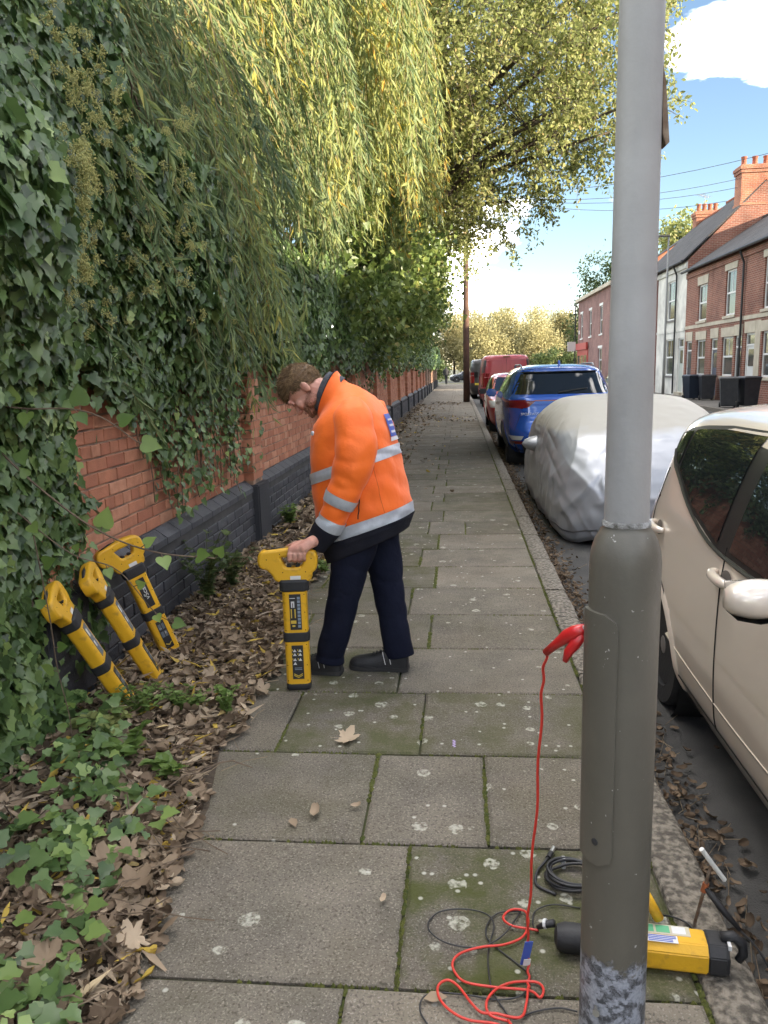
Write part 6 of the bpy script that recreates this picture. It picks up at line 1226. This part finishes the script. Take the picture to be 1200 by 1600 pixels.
b = MB(); b.tube([Vector(p) for p in crom([(-.22, .04, .03), (-.17, .075, .012), (-.125, .06, .006), (-.11, .03, .004)], 20)], .0028, 7); b.build('lead_end', M_BLKW, gl, True)

# ------------------------------------------------------------------ the man
MC, MS = math.cos(math.radians(12)), math.sin(math.radians(12))
def Wm(x, s, z): return Vector((-.5+(x+.5)*MC - s*MS, 3.85-(x+.5)*MS - s*MC, z))     # x as seen across the picture, s towards the camera
def capsule(b, path, rads, n=14, flat=None):
    path = [Vector(p) for p in path]; d0 = (path[0]-path[1]).normalized(); d1 = (path[-1]-path[-2]).normalized()
    P, R = [], []
    for k in (.95, .7, .35): P.append(path[0]+d0*rads[0]*k); R.append(rads[0]*math.sqrt(1-k*k))
    P += path; R += list(rads)
    for k in (.35, .7, .95): P.append(path[-1]+d1*rads[-1]*k); R.append(rads[-1]*math.sqrt(1-k*k))
    b.tube(P, R, n)
def ellip(b, c, ax, n=16):
    bm = bmesh.new(); bmesh.ops.create_uvsphere(bm, u_segments=n, v_segments=n//2+2, radius=1); A = Matrix((ax[0], ax[1], ax[2])).transposed()
    b.add([A @ v.co + Vector(c) for v in bm.verts], [tuple(v.index for v in f.verts) for f in bm.faces]); bm.free()
def remesh(b, name, vox, it=3):
    me = b.mesh(name, fix=True); o = bpy.data.objects.new('tmp', me); COL.objects.link(o); md = o.modifiers.new('r', 'REMESH'); md.mode = 'VOXEL'; md.voxel_size = vox; md.use_smooth_shade = True
    sm = o.modifiers.new('s', 'SMOOTH'); sm.factor = .5; sm.iterations = it; bpy.context.view_layer.update()
    r = bpy.data.meshes.new_from_object(o.evaluated_get(bpy.context.evaluated_depsgraph_get())); bpy.data.objects.remove(o); r.name = name; r.shade_smooth(); return r
M_SKIN = mat('skin', (.60, .33, .25), .5, (.50, .235, .18), 22, 4, .12, 150, sss=.15, spec=.4)
hy = math.radians(12); lat = Vector((-MS, -MC, 0))
def hdir(x, z): return Vector((x*MC, -x*MS, z))
HF, HU = hdir(-.5, -.866), hdir(-.866, .5); HC = Wm(-.80, .0, 1.462)
def H(a, f, u): return HC+lat*a+HF*f+HU*u
def hax(a, f, u): return (lat*a, HF*f, HU*u)
b = MB()
ellip(b, H(0, -.022, .012), hax(.077, .104, .104), 24); ellip(b, H(0, .012, -.045), hax(.064, .075, .075), 20); ellip(b, H(0, .040, -.092), hax(.046, .050, .036), 18)          # skull, face, jaw
for s in (-1, 1):
    ellip(b, H(s*.040, .052, -.042), hax(.026, .026, .028), 12); ellip(b, H(s*.034, .078, .012), hax(.028, .014, .012), 12); ellip(b, H(s*.048, .0, -.088), hax(.022, .045, .03), 12)  # cheek, brow, jaw corner
    ellip(b, H(s*.079, -.040, -.040), (lat*.010+HF*-.006*s*0, HF*.019, HU*.031), 12); ellip(b, H(s*.083, -.047, -.034), (lat*.009, HF*.016, HU*.026), 10)                                         # ear
    ellip(b, H(s*.033, .076, -.006), hax(.013, .010, .009), 10)
capsule(b, [H(0, .085, .004), H(0, .097, -.022), H(0, .112, -.042)], [.009, .011, .0135], 10); 
for s in (-1, 1): ellip(b, H(s*.012, .100, -.046), hax(.010, .012, .009), 10)
ellip(b, H(0, .088, -.073), hax(.025, .012, .0065), 12); ellip(b, H(0, .086, -.084), hax(.022, .011, .0065), 12); ellip(b, H(0, .078, -.108), hax(.022, .018, .016), 12)
capsule(b, [H(0, -.045, -.06), Wm(-.655, 0, 1.435), Wm(-.57, 0, 1.38)], [.060, .060, .075]); 
capsule(b, [Wm(-.54, -.11, 1.31), Wm(-.54, .11, 1.31)], [.075, .075]); capsule(b, [Wm(-.56, 0, 1.33), Wm(-.53, 0, 1.1), Wm(-.48, 0, .85)], [.12, .14, .13]); capsule(b, [Wm(-.47, -.08, .80), Wm(-.47, .08, .80)], [.12, .12])
ARM_L = [(-.47, .185, 1.30), (-.44, .235, 1.16), (-.48, .255, 1.02), (-.545, .262, .87), (-.640, .262, .745)]; ARM_R = [(-.50, -.21, 1.32), (-.45, -.25, 1.05), (-.47, -.265, .86), (-.50, -.27, .76)]
capsule(b, [Wm(*p) for p in ARM_L], [.062, .052, .046, .038, .031]); capsule(b, [Wm(*p) for p in ARM_R], [.062, .05, .042, .032]); capsule(b, [Wm(-.50, -.27, .76), Wm(-.51, -.27, .70)], [.03, .03])
LEG_L = [(-.485, .10, .80), (-.525, .115, .60), (-.560, .125, .44), (-.61, .13, .22), (-.645, .13, .07)]; LEG_R = [(-.445, -.09, .80), (-.415, -.07, .62), (-.390, -.05, .45), (-.345, -.02, .22), (-.325, -.01, .07)]
for L_ in (LEG_L, LEG_R): capsule(b, [Wm(*p) for p in L_], [.10, .085, .066, .055, .043]); f = Wm(*L_[-1]); capsule(b, [f+Vector((.0, 0, -.035)), f+Vector((-.15, .02, -.04))], [.026, .024])
# left hand closed round the detector's grip
G0 = Vector((-.803, 3.56, .690)); gx, gy = Vector((math.cos(.12), math.sin(.12), 0)), Vector((-math.sin(.12), math.cos(.12), 0)); gz_ = Vector((0, 0, 1))
def G(x, y, z): return G0+gx*x+gy*y+gz_*z
wr_ = Wm(*ARM_L[-1])
capsule(b, [wr_, G(.085, -.035, .055), G(.055, -.042, .036)], [.030, .029, .027]); capsule(b, [G(.070, -.034, .042), G(.030, -.036, .030), G(.0, -.034, .026)], [.026, .026, .021]); capsule(b, [G(.06, -.012, .046), G(.012, -.012, .042)], [.024, .020])
for i, (x, ln) in enumerate(((-.012, .9), (.012, 1.0), (.036, 1.0), (.058, .85))):
    capsule(b, [G(x+.008, -.036, .028), G(x, -.052, .006), G(x-.002, -.047, -.020*ln), G(x-.002, -.024, -.034*ln), G(x, .002, -.032)], [.0125, .0115, .0108, .0098, .0088], 10)
capsule(b, [G(.045, -.004, .046), G(.012, .018, .042), G(-.022, .038, .026), G(-.040, .040, .008)], [.017, .0135, .0118, .0098], 10)
me = remesh(b, 'person', .0046, 3); man = link('person', me, M_SKIN); tag(man, 'man in an orange high visibility jacket and dark trousers, bending over the detector', 'person')
# eyes shut down to the work: dark lids and brows
for s in (-1, 1):
    bb_ = MB(); capsule(bb_, [H(s*.020, .0905, -.006), H(s*.034, .0865, -.010), H(s*.047, .076, -.007)], [.0022, .003, .002], 6); bb_.build('eyelid', mat('lash', (.10, .05, .035), .8), man, True); bb_ = MB(); capsule(bb_, [H(s*.014, .0935, .012), H(s*.034, .0915, .017), H(s*.053, .077, .013)], [.003, .004, .0025], 6); bb_.build('eyebrow', mat('brow', (.17, .085, .04), .9), man, True)
bb_ = MB(); capsule(bb_, [H(-.022, .090, -.079), H(0, .0985, -.0785), H(.022, .090, -.079)], [.0015, .0026, .0015], 6); bb_.build('mouth_line', mat('mouth', (.16, .04, .035), .7), man, True)
# hair and stubble as short strands
def headpts(n, keep, grow=1.0):
    q = unit(RNG.normal(size=(n, 3))); q = q[keep(q)]; P = np.array(HC)+np.array(lat)*q[:, :1]*.077*grow+np.array(HF)*(q[:, 1:2]*.104*grow-.022)+np.array(HU)*(q[:, 2:]*.104*grow+.012); Nn = unit(np.array(lat)*q[:, :1]/.077+np.array(HF)*q[:, 1:2]/.104+np.array(HU)*q[:, 2:]/.104); return P, Nn, q
def hairline(q): f, u = q[:, 1]*.104-.022, q[:, 2]*.104+.012; return (u > .62*f-.006+.03*np.clip(f, 0, 1)*4) & (u > -.088)
M_HAIR = leafmat('hair', [(0, (.06, .034, .017)), (.5, (.19, .115, .056)), (1, (.36, .24, .125))], .1, .55, .3)
hb = MB(); bm = bmesh.new(); bmesh.ops.create_icosphere(bm, subdivisions=4, radius=1); vs = np.array([v.co[:] for v in bm.verts]); ok = hairline(vs); tuft = fnoise(71, 6, 9.)
gr = 1.045+.02*tuft(vs)+.075*np.clip(vs[:, 2]*.75+vs[:, 1]*.65-.15, 0, 1)
hv = np.array(HC)+np.array(lat)*vs[:, :1]*.077*gr[:, None]+np.array(HF)*(vs[:, 1:2]*.104*gr[:, None]-.022)+np.array(HU)*(vs[:, 2:]*.104*gr[:, None]+.012)
hb.v = [tuple(p) for p in hv]; hb.f = [tuple(v.index for v in f.verts) for f in bm.faces if all(ok[v.index] for v in f.verts)]; bm.free()
hair = hb.build('hair', mat('hair_base', (.075, .042, .02), .7, (.14, .08, .038), 40), man, True)
P, Nn, q = headpts(14000, hairline, 1.04); g_r = (1.03+.075*np.clip(q[:, 2]*.75+q[:, 1]*.65-.15, 0, 1))
P = np.array(HC)+np.array(lat)*q[:, :1]*.077*g_r[:, None]+np.array(HF)*(q[:, 1:2]*.104*g_r[:, None]-.022)+np.array(HU)*(q[:, 2:]*.104*g_r[:, None]+.012)
flow = np.array(HF)*np.where(q[:, 2:] > .1, .9, -.15)+np.array(HU)*np.where(q[:, 2:] > .1, .1, -.7); D = unit(unit(flow-Nn*(flow*Nn).sum(1)[:, None])+Nn*.28+RNG.normal(size=P.shape)*.28)
vv = np.clip(.45+.12*tuft(q*1.7)+RNG.normal(0, .2, len(P))+.25*(q[:, 1] < 0.1)*(q[:, 2] < .5), 0, 1)
o = scatter('hair_strands', WILLOW, P, D, RNG.normal(size=P.shape), (.016+.026*np.clip(q[:, 2]*.8+q[:, 1]*.5, 0, 1))*RNG.uniform(.6, 1.2, len(P)), M_HAIR, hair, vv, W=.10); o['kind'] = 'stuff'
# short reddish beard on the jaw
vc = np.array([v.co[:] for v in me.vertices]); vn = np.array([v.normal[:] for v in me.vertices]); rel = vc-np.array(HC); la_, f_, u_ = rel @ np.array(lat), rel @ np.array(HF), rel @ np.array(HU)
bd = (u_ < -.060-.25*np.clip(f_-.03, -.2, .03)) & (u_ > -.14) & (f_ > -.035) & (np.abs(la_) < .085) & ~((np.abs(la_) < .026) & (u_ > -.094) & (f_ > .07)) & (np.linalg.norm(rel, axis=1) < .165)
bi = RNG.choice(np.nonzero(bd)[0], 5000); D = unit(vn[bi]*.5+np.array(HU)*-.7+RNG.normal(size=(5000, 3))*.35)
M_BEARD = leafmat('beard_hair', [(0, (.10, .045, .022)), (.6, (.22, .105, .05)), (1, (.34, .18, .09))], .1, .6, .2)
o = scatter('beard', WILLOW, vc[bi]+RNG.normal(size=(5000, 3))*.001, D, RNG.normal(size=(5000, 3)), .009*RNG.uniform(.5, 1.2, 5000), M_BEARD, man, None, W=.11); o['kind'] = 'stuff'
# clothing: lofted shells with folds
M_HIV = mat('hi_vis_orange', (.90, .155, .008), .62, (.84, .13, .006), 5, 4, .45, 15, sheen=.15, bdist=.014); M_REFL = mat('reflective_band', (.52, .55, .60), .38, (.45, .48, .53), 40, 3, .2, 260, metal=.25); M_NAVY = mat('navy_cloth', (.012, .013, .020), .9, (.018, .018, .025), 12, 4, .25, 260, spec=.15); M_TROU = mat('trouser_cloth', (.0055, .007, .017), .92, (.009, .011, .023), 7, 5, .6, 16, spec=.15, bdist=.016); M_FLEECE = mat('grey_fleece', (.09, .095, .11), .95, (.05, .052, .062), 60, 4, .6, 250)
# torso rings: front (x,z), back (x,z), half width
TR = np.array([(-.667, .580, -.265, .755, .207), (-.685, .640, -.246, .805, .215), (-.692, .676, -.238, .835, .220), (-.702, .735, -.242, .892, .225), (-.725, .85, -.268, 1.00, .230), (-.735, .985, -.300, 1.135, .235), (-.738, 1.045, -.315, 1.19, .237), (-.733, 1.15, -.345, 1.295, .235), (-.722, 1.235, -.385, 1.375, .222), (-.712, 1.285, -.440, 1.435, .185), (-.703, 1.305, -.500, 1.475, .125), (-.700, 1.310, -.550, 1.495, .092), (-.703, 1.318, -.585, 1.528, .083), (-.708, 1.325, -.607, 1.556, .080)])
def torso_pts(t0, t1, nr, ns=96, off=0., fold=.8):
    T = crom(TR, 400); idx = np.linspace(t0, t1, nr)/(len(TR)-1)*399; rows = np.stack([np.interp(idx, np.arange(400), T[:, i]) for i in range(5)], 1); tt = np.linspace(t0, t1, nr); R = []
    for (fx, fz, bx, bz, hw), t in zip(rows, tt):
        c = np.array([(fx+bx)/2, (fz+bz)/2]); a = np.array([(fx-bx)/2, (fz-bz)/2]); la = np.linalg.norm(a); ring = []
        n = 2.5 if t < 9 else 2.1
        for k in range(ns):
            th = 2*PI*k/ns; c_, s_ = math.cos(th), math.sin(th); u, v = math.copysign(abs(c_)**(2/n), c_), math.copysign(abs(s_)**(2/n), s_)
            d = off
            if fold:
                fd = np.clip(1-abs(t-4.5)/5.5, 0, 1); d += fold*fd*(.004*math.sin(3*th+t*.9+.6)*math.sin(t*.8+1)+.008*(abs(math.sin(3.5*th-t*.85+.8*math.sin(t*1.3)))**.6-.75)+.006*(abs(math.sin(5.5*th+t*1.3+math.sin(3*th)*1.5))**.5-.75)+.003*math.sin(t*6.2+4*th+2*math.sin(2*th)))
            su_, sv_ = (la+d)/la, (hw+d)/hw
            p = c+a*u*su_; ring.append(tuple(Wm(p[0], v*hw*sv_, p[1])))
        R.append(ring)
    return R
jk = MB().rings(torso_pts(1.9, 13, 90), cap=False).build('jacket', M_HIV, man, True); md = jk.modifiers.new('s', 'SOLIDIFY'); md.thickness = .004; md.offset = -1
def torso_band(name, t0, t1, m, off, nr=8, par=jk): return MB().rings(torso_pts(t0, t1, nr, off=off), cap=False).build(name, m, par, True)
torso_band('hem_panel', -.0, 2.05, M_NAVY, .006, 16).modifiers.new('s', 'SOLIDIFY').thickness = .004
torso_band('hem_reflective_band', 2.0, 3.02, M_REFL, .004); torso_band('chest_reflective_band', 5.0, 5.95, M_REFL, .004)
torso_band('collar_lining', 11.2, 13.0, M_NAVY, -.010, 12); torso_band('collar_edge', 12.82, 13.04, M_NAVY, .002, 4)
b = MB(); ring0 = np.array(torso_pts(13, 13, 2, 48, -.016)[0]); b.rings([[tuple(p) for p in ring0+np.array(hdir(-.9, .42))*k+ (np.mean(ring0, 0)-ring0)*q] for k, q in ((-.06, .0), (.0, .0), (.030, .04), (.036, .10), (.022, .16), (-.05, .20))], cap=False); b.build('fleece_collar', M_FLEECE, jk, True)
def limb(path, ra, n_, ns=40, seed=1, fold=.006, flat=.9, t0=0., t1=1., off=0., ff=9.):
    P = crom([tuple(Wm(*p)) for p in path], 120); Rr = np.interp(np.linspace(0, len(ra)-1, 120), range(len(ra)), ra); fa = fnoise(seed, 7, ff); ts = np.linspace(t0, t1, n_); R = []; ref = Vector(lat)
    for t in ts:
        x = t*119; i = int(min(118, x)); p = Vector(P[i]*(1-(x-i))+P[i+1]*(x-i)); T = Vector(P[min(119, i+2)]-P[max(0, i-1)]).normalized(); a = (ref-T*ref.dot(T)).normalized(); c = T.cross(a); r = np.interp(x, range(120), Rr)
        ring = []
        for k in range(ns):
            th = 2*PI*k/ns; q = p+a*math.cos(th)*r*flat+c*math.sin(th)*r; e_ = fa(np.array([[q.x*.8, q.y*.8, q.z*1.9]]))[0]; d = fold*(.45*e_-1.0*(1-min(1., abs(e_)*1.6))**2+.25)+off; ring.append(tuple(q+(q-p).normalized()*d))
        R.append(ring)
    return R
SL = [(-.53, .055, 1.36), (-.475, .16, 1.315), (-.440, .225, 1.18), (-.472, .25, 1.04), (-.522, .260, .925), (-.582, .262, .81), (-.655, .26, .718)]; SR = [.080, .100, .102, .086, .072, .063, .055]
sl = MB().rings(limb(SL, SR, 70, seed=81, fold=.007, ff=11.)).build('sleeve', M_HIV, jk, True)
MB().rings(limb(SL, SR, 9, seed=81, fold=.007, ff=11., t0=.605, t1=.675, off=.004), cap=False).build('sleeve_reflective_band', M_REFL, sl, True); MB().rings(limb(SL, SR, 9, seed=81, fold=.007, ff=11., t0=.765, t1=.835, off=.004), cap=False).build('sleeve_reflective_band', M_REFL, sl, True)
MB().rings(limb(SL, SR, 12, seed=81, fold=.007, ff=11., t0=.832, t1=1.0, off=.003)).build('cuff', M_NAVY, sl, True)
SLr = [(-.50, -.16, 1.37), (-.49, -.20, 1.25), (-.455, -.235, 1.05), (-.47, -.25, .88), (-.50, -.255, .78)]; slr = MB().rings(limb(SLr, [.09, .115, .095, .075, .06], 40, seed=83)).build('sleeve', M_HIV, jk, True); MB().rings(limb(SLr, [.09, .115, .095, .075, .06], 8, seed=83, t0=.86, t1=1.0, off=.003)).build('cuff', M_NAVY, slr, True)
# pocket zip, side seam, back print, chest badge, hem symbols
def on_torso(t, th, off):
    r = torso_pts(t, t+.001, 2, 360, off)[0]; return Vector(r[int(th) % 360])
b = MB(); b.tube([on_torso(3.2+1.5*k/9, 96-26*k/9*0+14*k/9, .003) for k in range(10)], .0028, 5); b.build('pocket_zip', M_NAVY, jk)
b = MB(); b.tube([on_torso(3.05+1.9*k/9, 128+2*k/9, .001) for k in range(10)], .0014, 4); b.build('side_seam', mat('seam_orange', (.55, .09, .006), .8), jk)
g = [[tuple(on_torso(6.35+1.1*j/6, 176+20*i/8, .005)) for i in range(9)] for j in range(7)]; bp_ = MB().grid(g).build('back_print', M_PBL, jk, True)
g = [[tuple(on_torso(6.15+.18*j/2, 175+22*i/8, .006)) for i in range(9)] for j in range(3)]; MB().grid(g).build('print_line', M_PW, bp_, True)
for q in range(3): g = [[tuple(on_torso(6.5+.28*q+.1*j, 179+14*i/6, .007)) for i in range(7)] for j in range(2)]; MB().grid(g).build('print_line', M_PW, bp_, True)
p = on_torso(8.0, 50, .004); ellip(bb_ := MB(), p, (Vector((.010, 0, 0)), Vector((0, .006, 0)), Vector((0, 0, .012))), 10); bb_.build('chest_badge', M_REFL, jk, True)
for k in range(5):
    c0 = [tuple(on_torso(.62+.18*j, 92+6*k+3.4*i, .005)) for i, j in ((0, 0), (1, 0), (1, 1), (0, 1))]; MB().add(c0, [(0, 1, 2, 3)]).build('hem_symbol', M_PW if k in (0, 2, 3) else M_LBG, jk)
b = MB(); b.tube([on_torso(1.0+10*k/20, 358, .004) for k in range(21)], .004, 5); b.build('front_zip', M_NAVY, jk)
# trousers
tr_ = MB().rings(limb([(-.478, .085, .86), (-.492, .10, .74), (-.525, .115, .60), (-.556, .125, .46), (-.605, .13, .26), (-.640, .13, .15), (-.655, .13, .07)], [.122, .122, .102, .088, .078, .074, .078], 80, 44, 91, .007, .92, ff=7.)).build('trousers', M_TROU, man, True)
MB().rings(limb([(-.452, -.075, .86), (-.440, -.075, .74), (-.414, -.065, .62), (-.388, -.05, .47), (-.352, -.025, .27), (-.328, -.012, .15), (-.315, -.008, .075)], [.122, .120, .100, .087, .078, .074, .078], 80, 44, 92, .007, .92, ff=7.)).build('trouser_leg', M_TROU, tr_, True)
b = MB(); ellip(b, Wm(-.462, .005, .79), (lat*.19, hdir(.165, .02), Vector((0, 0, .12))), 24); b.build('trouser_seat', M_TROU, tr_, True)
# work shoes: loft along the foot
M_SHOE = mat('black_shoe', (.008, .008, .010), .55, (.014, .014, .016), 20, 4, .3, 120); M_SOLE = mat('shoe_sole', (.022, .021, .021), .75, bump=.3, bscale=80)
def shoe(heel, toe, label):
    hl, to = Vector(heel), Vector(toe); d = (to-hl); Ln = d.length; d.normalize(); sd = Vector((-d.y, d.x, 0)); s = empty('shoe'); s.parent = man
    prof = [(0, .028, .095), (.06, .038, .118), (.18, .041, .120), (.32, .040, .114), (.46, .043, .098), (.60, .049, .082), (.76, .052, .072), (.88, .048, .064), (.96, .034, .052), (1.0, .012, .034)]
    R = [];
    for t, hw, h in crom(prof, 24): R.append([tuple(hl+d*t*Ln+sd*hw*math.copysign(abs(math.cos(a))**.8, math.cos(a))+Vector((0, 0, .020+max(.01, h-.02)*max(0, math.sin(a))**.75))) for a in np.linspace(0, PI, 15)])
    MB().rings(R, close=False).build('upper', M_SHOE, s, True)
    R = [[tuple(hl+d*(t*Ln*1.012-.003)+sd*q*(max(.006, hw)+.004)+Vector((0, 0, z))) for q, z in ((-1, .002), (-1, .024), (1, .024), (1, .002))] for t, hw, h in crom(prof, 20)]; MB().rings(R).build('sole', M_SOLE, s, .6)
    for t in (.33, .42):
        b = MB(); hw, h = np.interp(t, [q[0] for q in prof], [q[1] for q in prof]), np.interp(t, [q[0] for q in prof], [q[2] for q in prof]); b.tube([hl+d*(t-.07*(1-math.sin(a)))*Ln+sd*(hw+.0015)*math.copysign(abs(math.cos(a))**.8, math.cos(a))+Vector((0, 0, .020+(h-.017)*math.sin(a)**.75)) for a in np.linspace(.15, 1.2, 8)], .0018, 5); b.build('white_stripe', M_PW, s); b = MB(); b.tube([hl+d*(t-.07*(1-math.sin(a)))*Ln+sd*(hw+.0015)*math.copysign(abs(math.cos(a))**.8, math.cos(a))+Vector((0, 0, .020+(h-.017)*math.sin(a)**.75)) for a in np.linspace(PI-1.2, PI-.15, 8)], .0018, 5); b.build('white_stripe', M_PW, s)
    for k in range(4):
        t = .40+.06*k; h = np.interp(t, [q[0] for q in prof], [q[2] for q in prof]); b = MB(); b.tube([hl+d*t*Ln+sd*(-.018)+Vector((0, 0, h-.002)), hl+d*(t+.01)*Ln+Vector((0, 0, h+.006)), hl+d*t*Ln+sd*.018+Vector((0, 0, h-.002))], .0028, 5); b.build('lace', M_GAP, s)
    b = MB(); b.tube([hl+d*.40*Ln+Vector((0, 0, .098)), hl+d*.44*Ln+sd*-.02+Vector((0, 0, .112)), hl+d*.42*Ln+sd*-.034+Vector((0, 0, .088))], .0026, 5); b.build('lace_bow', M_GAP, s)
shoe(tuple(Wm(-.590, .13, 0)[:2])+(0,), tuple(Wm(-.890, .15, 0)[:2])+(0,), 'l'); shoe(tuple(Wm(-.268, .0, 0)[:2])+(0,), tuple(Wm(-.580, .035, 0)[:2])+(0,), 'r')
# ------------------------------------------------------------------ distant pedestrian
b = MB(); q = Vector((-1.15, 78.5, 0))
capsule(b, [q+Vector((-.05, 0, .05)), q+Vector((-.06, 0, .5)), q+Vector((-.07, 0, .88))], [.06, .08, .11], 8); capsule(b, [q+Vector((.08, -.1, .05)), q+Vector((.07, -.05, .5)), q+Vector((.06, 0, .88))], [.06, .08, .11], 8); capsule(b, [q+Vector((0, 0, .9)), q+Vector((0, 0, 1.35))], [.19, .2], 10); ellip(b, q+Vector((0, 0, 1.6)), (Vector((.09, 0, 0)), Vector((0, .1, 0)), Vector((0, 0, .13))), 12); capsule(b, [q+Vector((0, 0, 1.35)), q+Vector((0, 0, 1.55))], [.08, .06], 8)
for s in (-1, 1): capsule(b, [q+Vector((s*.22, 0, 1.32)), q+Vector((s*.30, .02, 1.05)), q+Vector((s*.24, -.12, .86))], [.07, .06, .05], 8); capsule(b, [q+Vector((s*.06+.02, -.02, .05)), q+Vector((s*.06+.02, -.2, .045))], [.045, .04], 8)
tag(link('person', remesh(b, 'pedestrian', .025, 2), mat('dark_clothes', (.012, .012, .014), .85)), 'person in dark clothes standing at the far end of the pavement', 'person')
